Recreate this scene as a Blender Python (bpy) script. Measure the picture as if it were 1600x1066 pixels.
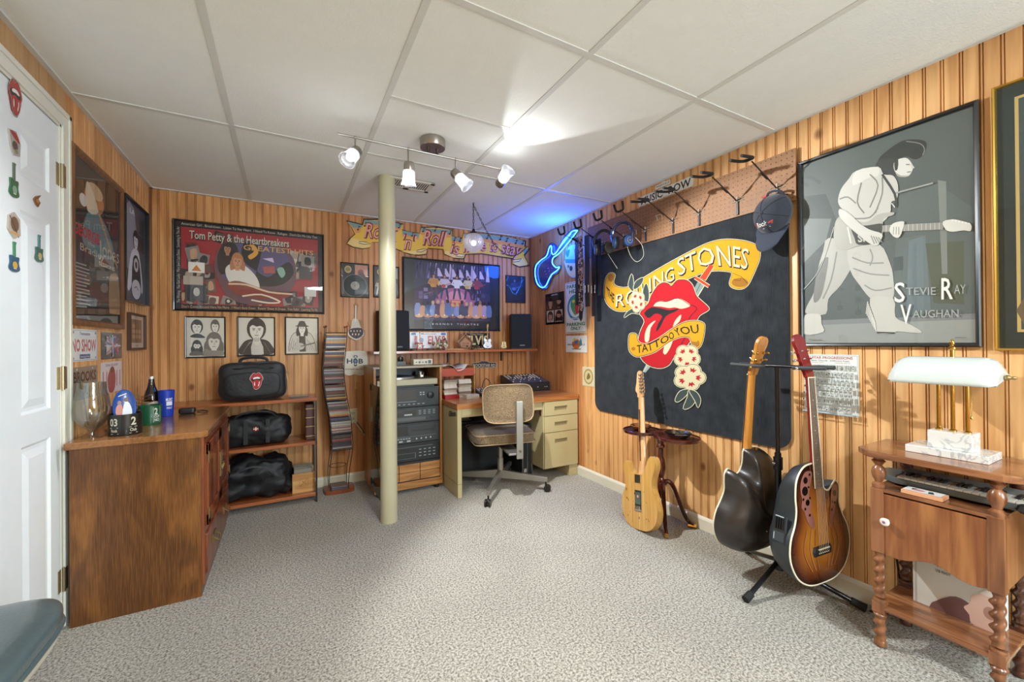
import bpy, math, random
from mathutils import Vector, Matrix
from mathutils.geometry import tessellate_polygon
random.seed(7)
scene = bpy.context.scene
for _o in list(bpy.data.objects):
    bpy.data.objects.remove(_o)
COL = scene.collection
PI = math.pi
V3 = Vector

# brightness of the lamps and the exposure
EXPO = 0.0
L_FILL_TOP, L_FILL_LOW, L_PEND, L_NEON, NEON, K_SPOT, K_PT = 84, 118, 34, 13, 9, 1.0, 0.5
SPOTA = [1.9, 2.3, 2.0, 1.26]
SPOTB = [0.6, 0.5, 0.3, 0.10]
# ------------------------------------------------------------------ camera
FPX, YAW, PITCH, ROLL = 644.2, 0.49982, 0.00331, -0.00846
CAM = V3((0, 0, 1.14))
_F0 = V3((math.sin(YAW), math.cos(YAW), 0)); _R0 = V3((math.cos(YAW), -math.sin(YAW), 0)); _U0 = V3((0, 0, 1))
_F1 = _F0 * math.cos(PITCH) + _U0 * math.sin(PITCH)
_U1 = _U0 * math.cos(PITCH) - _F0 * math.sin(PITCH)
CX = _R0 * math.cos(ROLL) + _U1 * math.sin(ROLL)
CY = _U1 * math.cos(ROLL) - _R0 * math.sin(ROLL)
cd = bpy.data.cameras.new('camera'); cam = bpy.data.objects.new('camera', cd); COL.objects.link(cam)
cam.matrix_world = Matrix(((CX.x, CY.x, -_F1.x, CAM.x), (CX.y, CY.y, -_F1.y, CAM.y), (CX.z, CY.z, -_F1.z, CAM.z), (0, 0, 0, 1)))
cd.sensor_width = 36; cd.lens = FPX / 1600 * 36; cd.clip_start = 0.02; cd.clip_end = 60
scene.camera = cam

# ------------------------------------------------------------------ world and exposure
scene.view_settings.view_transform = 'Standard'; scene.view_settings.look = 'None'
scene.view_settings.gamma = 1; scene.view_settings.use_curve_mapping = False
scene.view_settings.exposure = EXPO
world = bpy.data.worlds.new('world'); scene.world = world; world.use_nodes = True
world.node_tree.nodes['Background'].inputs[0].default_value = (0.9, 0.95, 1, 1)
world.node_tree.nodes['Background'].inputs[1].default_value = 0.3

def lamp(kind, loc, energy, color=(1, 1, 1), target=None, **kw):
    d = bpy.data.lights.new('light', kind); d.energy = energy; d.color = color
    for k, v in kw.items(): setattr(d, k, v)
    o = bpy.data.objects.new('light', d); COL.objects.link(o); o.location = loc
    if target is not None:
        o.rotation_euler = (V3(target) - V3(loc)).to_track_quat('-Z', 'Y').to_euler()
    return o
XL, XR, YB, YF, HT = -0.81, 2.204, 3.624, -2.3, 2.21
# added fill lights behind the camera
lamp('AREA', (0.6, -1.25, 2.17), L_FILL_TOP, (0.84, 0.95, 1), (0.6, -1.25, 0), shape='DISK', size=0.5)
lamp('AREA', (1.72, -2.2, 1.35), L_FILL_LOW, (0.66, 0.87, 1), (0.6, 1.5, 1.0), shape='RECTANGLE', size=1.0, size_y=1.2)
# the four heads of the ceiling track: position, where each one looks, power
HEADS = [((0.293, 2.085, 2.055), (-0.60, 1.20, 0.75), 30), ((0.548, 2.075, 2.03), (0.60, 2.60, 0.0), 26),
         ((0.804, 2.075, 2.04), (2.05, 1.15, 0.35), 165), ((1.07, 2.075, 2.05), (1.16, 1.197, 2.519), 8.5)]
HOFF = 0.10

# ------------------------------------------------------------------ materials
def lin(c):
    if isinstance(c, str):
        c = c.lstrip('#'); c = tuple(int(c[i:i + 2], 16) / 255 for i in (0, 2, 4))
    return tuple((x / 12.92 if x <= 0.04045 else ((x + 0.055) / 1.055) ** 2.4) for x in c[:3]) + (1,)
MATS = {}
def newmat(name):
    m = bpy.data.materials.new(name); m.use_nodes = True
    nt = m.node_tree; b = nt.nodes['Principled BSDF']
    return m, nt, b
def mat(name, col='#808080', rough=0.5, metal=0.0, coat=0.0, bump=0.0, bscale=200, spec=0.5, sheen=0.0, noise=0.0, nscale=20):
    if name in MATS: return MATS[name]
    m, nt, b = newmat(name)
    b.inputs['Base Color'].default_value = lin(col); b.inputs['Roughness'].default_value = rough
    b.inputs['Metallic'].default_value = metal; b.inputs['Coat Weight'].default_value = coat
    b.inputs['Coat Roughness'].default_value = 0.04; b.inputs['Specular IOR Level'].default_value = spec
    b.inputs['Sheen Weight'].default_value = sheen
    tc = nt.nodes.new('ShaderNodeTexCoord')
    n = nt.nodes.new('ShaderNodeTexNoise'); n.inputs['Scale'].default_value = nscale; n.inputs['Detail'].default_value = 4
    nt.links.new(tc.outputs['Object'], n.inputs['Vector'])
    if noise >= 0:
        mx = nt.nodes.new('ShaderNodeMix'); mx.data_type = 'RGBA'
        c = lin(col); k = max(noise, 0.03)
        mx.inputs[6].default_value = tuple(x * (1 - k) for x in c[:3]) + (1,)
        mx.inputs[7].default_value = tuple(min(1, x * (1 + k)) for x in c[:3]) + (1,)
        nt.links.new(n.outputs['Fac'], mx.inputs[0]); nt.links.new(mx.outputs[2], b.inputs['Base Color'])
    if bump:
        n2 = nt.nodes.new('ShaderNodeTexNoise'); n2.inputs['Scale'].default_value = bscale; n2.inputs['Detail'].default_value = 3
        bp = nt.nodes.new('ShaderNodeBump'); bp.inputs['Strength'].default_value = bump; bp.inputs['Distance'].default_value = 0.004
        nt.links.new(tc.outputs['Object'], n2.inputs['Vector'])
        nt.links.new(n2.outputs['Fac'], bp.inputs['Height']); nt.links.new(bp.outputs['Normal'], b.inputs['Normal'])
    MATS[name] = m; return m
def wood(name, c1, c2, c3=None, rough=0.4, coat=0.0, sc=(18, 18, 1.6), fine=90, tint=False, knots=False, ring=3.0, bump=0.15):
    if name in MATS: return MATS[name]
    m, nt, b = newmat(name); L = nt.links; N = nt.nodes
    tc = N.new('ShaderNodeTexCoord'); mp = N.new('ShaderNodeMapping'); mp.inputs['Scale'].default_value = sc
    L.new(tc.outputs['Object'], mp.inputs['Vector'])
    n1 = N.new('ShaderNodeTexNoise'); n1.inputs['Scale'].default_value = 1; n1.inputs['Detail'].default_value = 4; n1.inputs['Distortion'].default_value = 0.8
    L.new(mp.outputs[0], n1.inputs['Vector'])
    mu = N.new('ShaderNodeMath'); mu.operation = 'MULTIPLY'; mu.inputs[1].default_value = ring * 2 * PI
    L.new(n1.outputs['Fac'], mu.inputs[0])
    sn = N.new('ShaderNodeMath'); sn.operation = 'SINE'; L.new(mu.outputs[0], sn.inputs[0])
    m2 = N.new('ShaderNodeMath'); m2.operation = 'MULTIPLY_ADD'; m2.inputs[1].default_value = 0.28; m2.inputs[2].default_value = 0.5
    L.new(sn.outputs[0], m2.inputs[0])
    mp2 = N.new('ShaderNodeMapping'); mp2.inputs['Scale'].default_value = (fine, fine, fine * 0.045) if sc[2] < sc[0] else ((fine * 0.045, fine, fine) if sc[0] < sc[1] else (fine, fine * 0.045, fine))
    L.new(tc.outputs['Object'], mp2.inputs['Vector'])
    n2 = N.new('ShaderNodeTexNoise'); n2.inputs['Scale'].default_value = 1; n2.inputs['Detail'].default_value = 3
    L.new(mp2.outputs[0], n2.inputs['Vector'])
    ad = N.new('ShaderNodeMath'); ad.operation = 'ADD'; ad.use_clamp = True
    m3 = N.new('ShaderNodeMath'); m3.operation = 'MULTIPLY_ADD'; m3.inputs[1].default_value = 0.9; m3.inputs[2].default_value = -0.45
    L.new(n2.outputs['Fac'], m3.inputs[0]); L.new(m2.outputs[0], ad.inputs[0]); L.new(m3.outputs[0], ad.inputs[1])
    cr = N.new('ShaderNodeValToRGB'); cr.color_ramp.elements[0].color = lin(c1); cr.color_ramp.elements[0].position = 0.15
    cr.color_ramp.elements[1].color = lin(c2); cr.color_ramp.elements[1].position = 0.85
    L.new(ad.outputs[0], cr.inputs[0]); out = cr.outputs[0]
    if knots:
        vo = N.new('ShaderNodeTexVoronoi'); vo.inputs['Scale'].default_value = 1
        mk = N.new('ShaderNodeMapping'); mk.inputs['Scale'].default_value = (4.2, 4.2, 3.0); L.new(tc.outputs['Object'], mk.inputs['Vector'])
        L.new(mk.outputs[0], vo.inputs['Vector'])
        kr = N.new('ShaderNodeMapRange'); kr.inputs[1].default_value = 0.035; kr.inputs[2].default_value = 0.10; kr.inputs[3].default_value = 0.8; kr.inputs[4].default_value = 0
        L.new(vo.outputs['Distance'], kr.inputs[0])
        kx = N.new('ShaderNodeMix'); kx.data_type = 'RGBA'; kx.inputs[7].default_value = lin(c3 or c1)
        L.new(kr.outputs[0], kx.inputs[0]); L.new(out, kx.inputs[6]); out = kx.outputs[2]
    if tint:
        at = N.new('ShaderNodeAttribute'); at.attribute_name = 'Col'
        tx = N.new('ShaderNodeMix'); tx.data_type = 'RGBA'; tx.blend_type = 'MULTIPLY'; tx.inputs[0].default_value = 1
        L.new(out, tx.inputs[6]); L.new(at.outputs['Color'], tx.inputs[7]); out = tx.outputs[2]
    L.new(out, b.inputs['Base Color']); b.inputs['Roughness'].default_value = rough
    b.inputs['Coat Weight'].default_value = coat; b.inputs['Coat Roughness'].default_value = 0.08
    if bump:
        bp = N.new('ShaderNodeBump'); bp.inputs['Strength'].default_value = bump; bp.inputs['Distance'].default_value = 0.001
        L.new(n2.outputs['Fac'], bp.inputs['Height']); L.new(bp.outputs['Normal'], b.inputs['Normal'])
    MATS[name] = m; return m
def attrmat(name, rough=0.5, coat=0.0, metal=0.0, bump=0.0, bscale=300):
    if name in MATS: return MATS[name]
    m, nt, b = newmat(name); at = nt.nodes.new('ShaderNodeAttribute'); at.attribute_name = 'Col'
    nt.links.new(at.outputs['Color'], b.inputs['Base Color']); b.inputs['Roughness'].default_value = rough
    b.inputs['Coat Weight'].default_value = coat; b.inputs['Coat Roughness'].default_value = 0.03; b.inputs['Metallic'].default_value = metal
    if bump:
        tc = nt.nodes.new('ShaderNodeTexCoord'); n2 = nt.nodes.new('ShaderNodeTexNoise'); n2.inputs['Scale'].default_value = bscale
        bp = nt.nodes.new('ShaderNodeBump'); bp.inputs['Strength'].default_value = bump; bp.inputs['Distance'].default_value = 0.003
        nt.links.new(tc.outputs['Object'], n2.inputs['Vector']); nt.links.new(n2.outputs['Fac'], bp.inputs['Height']); nt.links.new(bp.outputs['Normal'], b.inputs['Normal'])
    MATS[name] = m; return m
def glassmat(name, tint='#ffffff', mixf=0.12, rough=0.0):
    # clear sheet or vessel: straight-through light plus a fresnel reflection
    if name in MATS: return MATS[name]
    m = bpy.data.materials.new(name); m.use_nodes = True; nt = m.node_tree; nt.nodes.clear()
    o = nt.nodes.new('ShaderNodeOutputMaterial'); t = nt.nodes.new('ShaderNodeBsdfTransparent'); g = nt.nodes.new('ShaderNodeBsdfGlossy')
    t.inputs[0].default_value = lin(tint); g.inputs['Roughness'].default_value = rough
    lw = nt.nodes.new('ShaderNodeFresnel'); lw.inputs[0].default_value = 1.45
    ad = nt.nodes.new('ShaderNodeMath'); ad.operation = 'ADD'; ad.inputs[1].default_value = mixf - 0.04; ad.use_clamp = True
    nt.links.new(lw.outputs[0], ad.inputs[0]); mn = nt.nodes.new('ShaderNodeMath'); mn.operation = 'MINIMUM'; mn.inputs[1].default_value = 0.3; nt.links.new(ad.outputs[0], mn.inputs[0]); ad = mn
    mx = nt.nodes.new('ShaderNodeMixShader'); nt.links.new(ad.outputs[0], mx.inputs[0]); nt.links.new(t.outputs[0], mx.inputs[1]); nt.links.new(g.outputs[0], mx.inputs[2])
    nt.links.new(mx.outputs[0], o.inputs[0]); MATS[name] = m; return m
def emit(name, col, s):
    if name in MATS: return MATS[name]
    m = bpy.data.materials.new(name); m.use_nodes = True; nt = m.node_tree; b = nt.nodes['Principled BSDF']
    b.inputs['Base Color'].default_value = lin(col); b.inputs['Emission Color'].default_value = lin(col); b.inputs['Emission Strength'].default_value = s
    MATS[name] = m; return m

# ------------------------------------------------------------------ geometry builder
TM = {}
class G:
    def __init__(s): s.v = []; s.f = []; s.c = []; s.mi = []; s.usecol = False
    def add(s, vs, fs, col=None, mi=0, M=None):
        n = len(s.v)
        for p in vs:
            p = V3(p); s.v.append(M @ p if M else p)
        if col is not None: s.usecol = True
        if isinstance(col, list): s.c += col
        else: s.c += [lin(col) if col is not None else (1, 1, 1, 1)] * len(vs)
        for f in fs: s.f.append([i + n for i in f]); s.mi.append(mi)
        return s
    def box(s, x0, x1, y0, y1, z0, z1, col=None, mi=0, M=None):
        return s.add([(x0, y0, z0), (x1, y0, z0), (x1, y1, z0), (x0, y1, z0), (x0, y0, z1), (x1, y0, z1), (x1, y1, z1), (x0, y1, z1)],
                     [(0, 3, 2, 1), (4, 5, 6, 7), (0, 1, 5, 4), (1, 2, 6, 5), (2, 3, 7, 6), (3, 0, 4, 7)], col, mi, M)
    def lathe(s, prof, c=(0, 0, 0), n=20, col=None, mi=0, M=None, ax='z', sx=1, sy=1, cap=True):
        vs = []; fs = []
        for r, z in prof:
            for k in range(n):
                a = 2 * PI * k / n; p = (r * math.cos(a) * sx, r * math.sin(a) * sy, z)
                if ax == 'x': p = (p[2], p[0], p[1])
                elif ax == 'y': p = (p[1], p[2], p[0])
                vs.append((p[0] + c[0], p[1] + c[1], p[2] + c[2]))
        for i in range(len(prof) - 1):
            for k in range(n):
                a, b = i * n + k, i * n + (k + 1) % n; fs.append((a, b, b + n, a + n))
        if cap:
            if prof[0][0] > 1e-5: fs.append(tuple(range(n))[::-1])
            if prof[-1][0] > 1e-5: fs.append(tuple((len(prof) - 1) * n + k for k in range(n)))
        return s.add(vs, fs, col, mi, M)
    def cyl(s, p0, p1, r0, r1=None, n=12, col=None, mi=0, M=None):
        p0, p1 = V3(p0), V3(p1); r1 = r0 if r1 is None else r1
        q = (p1 - p0).to_track_quat('Z', 'Y').to_matrix().to_4x4(); T = Matrix.Translation(p0) @ q
        return s.lathe([(r0, 0), (r1, (p1 - p0).length)], n=n, col=col, mi=mi, M=(M @ T if M else T))
    def tube(s, pts, r, n=8, col=None, mi=0, M=None, closed=False):
        pts = [V3(p) for p in pts]; N = len(pts); vs = []; fs = []
        up = None
        for i, p in enumerate(pts):
            a = pts[(i - 1) % N] if closed else pts[max(0, i - 1)]; b = pts[(i + 1) % N] if closed else pts[min(N - 1, i + 1)]
            t = (b - a).normalized() if (b - a).length > 1e-9 else V3((0, 0, 1))
            if up is None: up = V3((0, 0, 1)) if abs(t.z) < 0.9 else V3((1, 0, 0))
            up = (up - t * up.dot(t)); up = up.normalized() if up.length > 1e-6 else t.orthogonal().normalized()
            w = t.cross(up); rr = r[i] if isinstance(r, (list, tuple)) else r
            for k in range(n):
                an = 2 * PI * k / n; vs.append(p + (up * math.cos(an) + w * math.sin(an)) * rr)
        for i in range(N if closed else N - 1):
            for k in range(n):
                a, b = i * n + k, i * n + (k + 1) % n; c, d = ((i + 1) % N) * n + (k + 1) % n, ((i + 1) % N) * n + k
                fs.append((a, b, c, d))
        if not closed: fs += [tuple(range(n))[::-1], tuple((N - 1) * n + k for k in range(n))]
        return s.add(vs, fs, col, mi, M)
    def prism(s, pts, z0, z1, col=None, mi=0, M=None):
        n = len(pts); vs = [(p[0], p[1], z0) for p in pts] + [(p[0], p[1], z1) for p in pts]
        tri = tessellate_polygon([[V3((p[0], p[1], 0)) for p in pts]])
        fs = [tuple(t)[::-1] for t in tri] + [tuple(i + n for i in t) for t in tri]
        fs += [(i, (i + 1) % n, (i + 1) % n + n, i + n) for i in range(n)]
        return s.add(vs, fs, col, mi, M)
    def sph(s, c, r, n=14, col=None, mi=0, M=None, sz=1, sx=1, sy=1):
        m = max(5, n // 2)
        return s.lathe([(r * math.sin(PI * i / m) if 0 < i < m else 1e-5, -r * sz * math.cos(PI * i / m)) for i in range(m + 1)], c, n, col, mi, M, sx=sx, sy=sy, cap=False)
    def torus(s, c, R, r, n=20, m=8, col=None, mi=0, M=None, ax='z', a0=0, a1=2 * PI, sx=1, sy=1):
        k = n if abs(a1 - a0 - 2 * PI) < 1e-4 else n + 1
        P = []
        for i in range(k):
            a = a0 + (a1 - a0) * i / n; q = (R * math.cos(a) * sx, R * math.sin(a) * sy, 0)
            if ax == 'x': q = (0, q[0], q[1])
            if ax == 'y': q = (q[0], 0, q[1])
            P.append(V3(q) + V3(c))
        return s.tube(P, r, m, col, mi, M, closed=(k == n))
    def build(s, name, mats, parent=None, smooth=False, bev=0, seg=2, local=False, kind=None, sub=0, solid=0):
        if not isinstance(mats, (list, tuple)): mats = [mats]
        me = bpy.data.meshes.new(name); vs = s.v; loc = None
        if parent is not None:
            if not local:
                inv = TM[parent.name].inverted(); vs = [inv @ p for p in vs]
        else:
            xs = [p.x for p in vs]; ys = [p.y for p in vs]; zs = [p.z for p in vs]
            loc = V3(((min(xs) + max(xs)) / 2, (min(ys) + max(ys)) / 2, min(zs))); vs = [p - loc for p in vs]
        me.from_pydata([tuple(p) for p in vs], [], s.f)
        for m in mats: me.materials.append(m)
        me.polygons.foreach_set('material_index', s.mi)
        if s.usecol:
            ca = me.color_attributes.new('Col', 'FLOAT_COLOR', 'POINT')
            ca.data.foreach_set('color', [x for c in s.c for x in c])
        if smooth:
            me.polygons.foreach_set('use_smooth', [True] * len(me.polygons))
            if smooth != 'full':
                try: me.set_sharp_from_angle(angle=0.7)
                except Exception: pass
        me.update(); me.validate()
        o = bpy.data.objects.new(name, me); COL.objects.link(o)
        if parent is not None: o.parent = parent; TM[o.name] = TM[parent.name]
        else: o.location = loc; TM[o.name] = Matrix.Translation(loc)
        if solid:
            md = o.modifiers.new('s', 'SOLIDIFY'); md.thickness = solid; md.offset = 0
        if bev:
            md = o.modifiers.new('b', 'BEVEL'); md.width = bev; md.segments = seg; md.limit_method = 'ANGLE'; md.angle_limit = 0.6; md.harden_normals = False
        if sub:
            md = o.modifiers.new('u', 'SUBSURF'); md.levels = sub; md.render_levels = sub
        if kind: o['kind'] = kind
        return o
def thing(name, label, cat, loc=(0, 0, 0), M=None, group=None):
    o = bpy.data.objects.new(name, None); COL.objects.link(o); o.empty_display_size = 0.05
    M = M or Matrix.Translation(V3(loc)); o.matrix_world = M; TM[o.name] = M
    o['label'] = label; o['category'] = cat
    if group: o['group'] = group
    return o
def tag(o, label, cat, group=None):
    o['label'] = label; o['category'] = cat
    if group: o['group'] = group
    return o
def spline(pts, n=6, closed=True):
    P = [V3((p[0], p[1], p[2] if len(p) > 2 else 0)) for p in pts]; N = len(P); out = []
    for i in range(N if closed else N - 1):
        g = lambda k: P[(i + k) % N] if closed else P[min(max(i + k, 0), N - 1)]
        a, b, c, d = g(-1), g(0), g(1), g(2)
        for k in range(n):
            t = k / n; out.append(0.5 * ((2 * b) + (c - a) * t + (2 * a - 5 * b + 4 * c - d) * t * t + (3 * b - a - 3 * c + d) * t ** 3))
    if not closed: out.append(P[-1])
    return out
def frame_mat(loc, Y, Z):
    Y = V3(Y).normalized(); Z = V3(Z); Z = (Z - Y * Z.dot(Y)).normalized(); X = Y.cross(Z)
    return Matrix(((X.x, Y.x, Z.x, loc[0]), (X.y, Y.y, Z.y, loc[1]), (X.z, Y.z, Z.z, loc[2]), (0, 0, 0, 1)))

# ------------------------------------------------------------------ wall planes: photograph measurements turned into metres on the wall
class Wall:
    def __init__(s, ax, val, sg): s.ax = ax; s.val = val; s.sg = sg
    def uv(s, px, py, d=0):
        a, b = (px - 800) / FPX, -(py - 533) / FPX
        r = CX * a + CY * b + _F1; v = s.val + s.sg * d; i = 0 if s.ax == 'x' else 1
        p = CAM + r * ((v - CAM[i]) / r[i]); return (p.y if s.ax == 'x' else p.x), p.z
    def pt(s, u, z, d=0):
        v = s.val + s.sg * d
        return V3((v, u, z)) if s.ax == 'x' else V3((u, v, z))
    def rect(s, q, d=0):   # tl, tr, br, bl -> left, right, bottom, top
        p = [s.uv(x, y, d) for x, y in q]
        return (p[0][0] + p[3][0]) / 2, (p[1][0] + p[2][0]) / 2, (p[2][1] + p[3][1]) / 2, (p[0][1] + p[1][1]) / 2
WR, WB, WL = Wall('x', XR, -1), Wall('y', YB, -1), Wall('x', XL, 1)

_T = {}
def text_mesh(s, bold=0.0, shear=0.0):
    k = (s, bold, shear)
    if k in _T: return _T[k]
    cu = bpy.data.curves.new('t', 'FONT'); cu.body = s; cu.size = 1; cu.offset = bold; cu.shear = shear; cu.resolution_u = 2; cu.fill_mode = 'FRONT'
    cu.dimensions = '2D'
    o = bpy.data.objects.new('t', cu); COL.objects.link(o)
    me = bpy.data.meshes.new_from_object(o.evaluated_get(bpy.context.evaluated_depsgraph_get()))
    vs = [tuple(v.co)[:2] for v in me.vertices]; fs = [tuple(p.vertices) for p in me.polygons]
    bpy.data.objects.remove(o); bpy.data.curves.remove(cu); bpy.data.meshes.remove(me)
    x0 = min(v[0] for v in vs); x1 = max(v[0] for v in vs)
    vs = [((v[0] - x0) / (x1 - x0), v[1] / 0.69) for v in vs]
    _T[k] = (vs, fs); return _T[k]
def along(P, t):
    n = len(P) - 1; i = min(int(t * n), n - 1); f = t * n - i
    return (P[i][0] + (P[i + 1][0] - P[i][0]) * f, P[i][1] + (P[i + 1][1] - P[i][1]) * f)
class Art:
    """flat printed matter: coloured shapes in one mesh. mp maps drawing units to the surface."""
    def __init__(s, pt, mp, d0=0.0, eps=0.00008, g=None):
        s.pt = pt; s.mp = mp; s.d = d0; s.eps = eps; s.g = g or G(); s.g.usecol = True; s.c = lambda p: p
    def poly(s, pts, col, smooth=0, hold=False):
        if smooth: pts = [(p.x, p.y) for p in spline(pts, smooth)]
        q = [s.mp(*s.c(p)) for p in pts]
        tri = tessellate_polygon([[V3((a, b, 0)) for a, b in q]])
        s.g.add([s.pt(a, b, s.d) for a, b in q], [tuple(t) for t in tri], col)
        if not hold: s.d += s.eps
        return s
    def line(s, pts, w, col, closed=False, smooth=0):
        if smooth: pts = [(p.x, p.y) for p in spline(pts, smooth, closed)]
        n = len(pts); L = []; R = []
        for i in range(n):
            a = pts[(i - 1) % n] if closed else pts[max(i - 1, 0)]; b = pts[(i + 1) % n] if closed else pts[min(i + 1, n - 1)]
            dx, dy = b[0] - a[0], b[1] - a[1]; l = math.hypot(dx, dy) or 1; nx, ny = -dy / l * w / 2, dx / l * w / 2
            L.append((pts[i][0] + nx, pts[i][1] + ny)); R.append((pts[i][0] - nx, pts[i][1] - ny))
        m = n if closed else n - 1
        vs = [s.pt(*s.mp(*s.c(p)), s.d) for p in L + R]
        s.g.add(vs, [(i, (i + 1) % n, n + (i + 1) % n, n + i) for i in range(m)], col); s.d += s.eps; return s
    def ell(s, cx, cy, rx, ry, col, n=18, a0=0, rot=0):
        c, d = math.cos(rot), math.sin(rot)
        return s.poly([(cx + rx * math.cos(2 * PI * k / n + a0) * c - ry * math.sin(2 * PI * k / n + a0) * d, cy + rx * math.cos(2 * PI * k / n + a0) * d + ry * math.sin(2 * PI * k / n + a0) * c) for k in range(n)], col)
    def rect(s, x0, y0, x1, y1, col, hold=False): return s.poly([(x0, y0), (x1, y0), (x1, y1), (x0, y1)], col, hold=hold)
    def txt(s, t, base, top, col, bold=0.0, shear=0.0, off=(0, 0)):
        vs, fs = text_mesh(t, bold, shear); out = []
        for u, v in vs:
            a = along(base, min(max(u, 0), 1)); b = along(top, min(max(u, 0), 1))
            x, y = a[0] + (b[0] - a[0]) * v + off[0], a[1] + (b[1] - a[1]) * v + off[1]
            out.append(s.pt(*s.mp(*s.c((x, y))), s.d))
        s.g.add(out, fs, col); s.d += s.eps; return s
    def t(s, t, x0, x1, y0, y1, col, bold=0.0, shear=0.0):   # straight text between x0..x1, baseline y0, cap line y1
        return s.txt(t, [(x0, y0), (x1, y0)], [(x0, y1), (x1, y1)], col, bold, shear)
def pxmap(w, d=0.0): return lambda x, y: w.uv(x, y, d)
def uvmap(L_, R_, B_, T_): return lambda u, v: (L_ + (R_ - L_) * u, B_ + (T_ - B_) * v)
# ================================================================== ROOM SHELL
M_WALLW = wood('wall_panel_wood', '#b98a58', '#d9ae7a', '#6b3a1c', rough=0.42, sc=(9, 9, 1.1), fine=70, tint=True, knots=True, ring=2.2, bump=0.1)
def beadboard(name, axis, val, sg, s0, s1, z0, z1, sheets):
    g = G(); P = 0.0508; n = int(math.ceil((s1 - s0) / P)); rnd = random.Random(5 if axis == 'x' else 8)
    prof = [(0, 0), (0.0378, 0), (0.0384, 0.008), (0.0404, 0.008), (0.0416, 0.0008), (0.0456, 0.0008), (0.0468, 0.008), (0.0496, 0.008), (P, 0)]
    for i in range(n):
        a = s0 + i * P; t = rnd.uniform(0.93, 1.05)
        base = [c for lim, c in sheets if a < lim][0]
        cl = tuple(x * t for x in base) + (1,)
        vs = []; cs = []
        for u, d in prof:
            q = a + u; v = val - sg * d
            for z in (z0, z1):
                vs.append((v, q, z) if axis == 'x' else (q, v, z)); cs.append(cl)
        g.add(vs, [(2 * k, 2 * k + 2, 2 * k + 3, 2 * k + 1) for k in range(len(prof) - 1)], cs)
    return g.build(name, M_WALLW, kind='structure')
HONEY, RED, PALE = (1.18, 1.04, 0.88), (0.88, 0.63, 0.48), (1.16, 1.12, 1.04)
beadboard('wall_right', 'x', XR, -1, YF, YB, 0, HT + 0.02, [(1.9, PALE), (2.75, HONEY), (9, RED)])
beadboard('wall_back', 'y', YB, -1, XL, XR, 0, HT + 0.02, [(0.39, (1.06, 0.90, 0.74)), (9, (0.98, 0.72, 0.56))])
beadboard('wall_left', 'x', XL, 1, 2.40, YB, 0, HT + 0.02, [(9, (1.12, 0.98, 0.86))])
g = G(); g.box(XL - 0.1, XL, YF, 1.52, 0, HT + 0.02); g.box(XL - 0.1, XL, 1.52, 2.40, 2.045, HT + 0.02)
g.build('wall_left', wood('wall_panel_flat', '#a67a4c', '#c49a68', sc=(9, 9, 1.1), fine=70), kind='structure')
G().box(XL - 0.1, XR + 0.1, YF - 0.1, YF, 0, HT + 0.02).build('wall_front', MATS['wall_panel_flat'], kind='structure')

# carpet
m, nt, b = newmat('carpet'); N = nt.nodes; L = nt.links
tc = N.new('ShaderNodeTexCoord')
n1 = N.new('ShaderNodeTexNoise'); n1.inputs['Scale'].default_value = 120; n1.inputs['Detail'].default_value = 5; n1.inputs['Roughness'].default_value = 0.8
n2 = N.new('ShaderNodeTexNoise'); n2.inputs['Scale'].default_value = 2.2; n2.inputs['Detail'].default_value = 3
cr = N.new('ShaderNodeValToRGB'); E_ = cr.color_ramp.elements; E_[0].position = 0.40; E_[0].color = lin('#5e574b'); E_[1].position = 0.57; E_[1].color = lin('#d2cdc0')
e = E_.new(0.48); e.color = lin('#a39c8e')
for n in (n1, n2): L.new(tc.outputs['Object'], n.inputs['Vector'])
L.new(n1.outputs['Fac'], cr.inputs[0])
mr = N.new('ShaderNodeMapRange'); mr.inputs[1].default_value = 0.3; mr.inputs[2].default_value = 0.7; mr.inputs[3].default_value = 0.86; mr.inputs[4].default_value = 1.06; L.new(n2.outputs['Fac'], mr.inputs[0])
mx = N.new('ShaderNodeMix'); mx.data_type = 'RGBA'; mx.blend_type = 'MULTIPLY'; mx.inputs[0].default_value = 1
L.new(cr.outputs[0], mx.inputs[6]); L.new(mr.outputs[0], mx.inputs[7]); L.new(mx.outputs[2], b.inputs['Base Color'])
b.inputs['Roughness'].default_value = 0.95; b.inputs['Specular IOR Level'].default_value = 0.1; b.inputs['Sheen Weight'].default_value = 0.15
bp = N.new('ShaderNodeBump'); bp.inputs['Strength'].default_value = 0.9; bp.inputs['Distance'].default_value = 0.008
L.new(n1.outputs['Fac'], bp.inputs['Height']); L.new(bp.outputs[0], b.inputs['Normal'])
G().box(XL - 0.1, XR + 0.1, YF - 0.1, YB + 0.1, -0.1, 0).build('floor', m, kind='structure')

# dropped ceiling: tiles between white metal runners
M_TILE = mat('ceiling_tile', '#eaece8', 0.8, bump=0.35, bscale=160, spec=0.2)
M_BAR = mat('ceiling_bar', '#d4d5d0', 0.45)
LX = [XL, -0.23, 0.39, 0.996, 1.60, XR]; TY = [YF, -1.23, -0.01, 1.205, 2.419, YB]
ceil = G().box(XL - 0.1, XR + 0.1, YF - 0.1, YB + 0.1, HT + 0.03, HT + 0.1).build('ceiling', M_TILE, kind='structure')
for i in range(5):
    for j in range(5):
        ys = [TY[j], 1.814, TY[j + 1]] if (i == 2 and j == 3) else [TY[j], TY[j + 1]]
        for k in range(len(ys) - 1):
            G().box(LX[i] + 0.004, LX[i + 1] - 0.004, ys[k] + 0.004, ys[k + 1] - 0.004, HT + 0.002, HT + 0.018).build('ceiling_tile', M_TILE, ceil, bev=0.003, seg=1)
for x in LX[1:-1]:
    G().box(x - 0.012, x + 0.012, YF, YB, HT - 0.001, HT + 0.003).build('runner', M_BAR, ceil)
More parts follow.
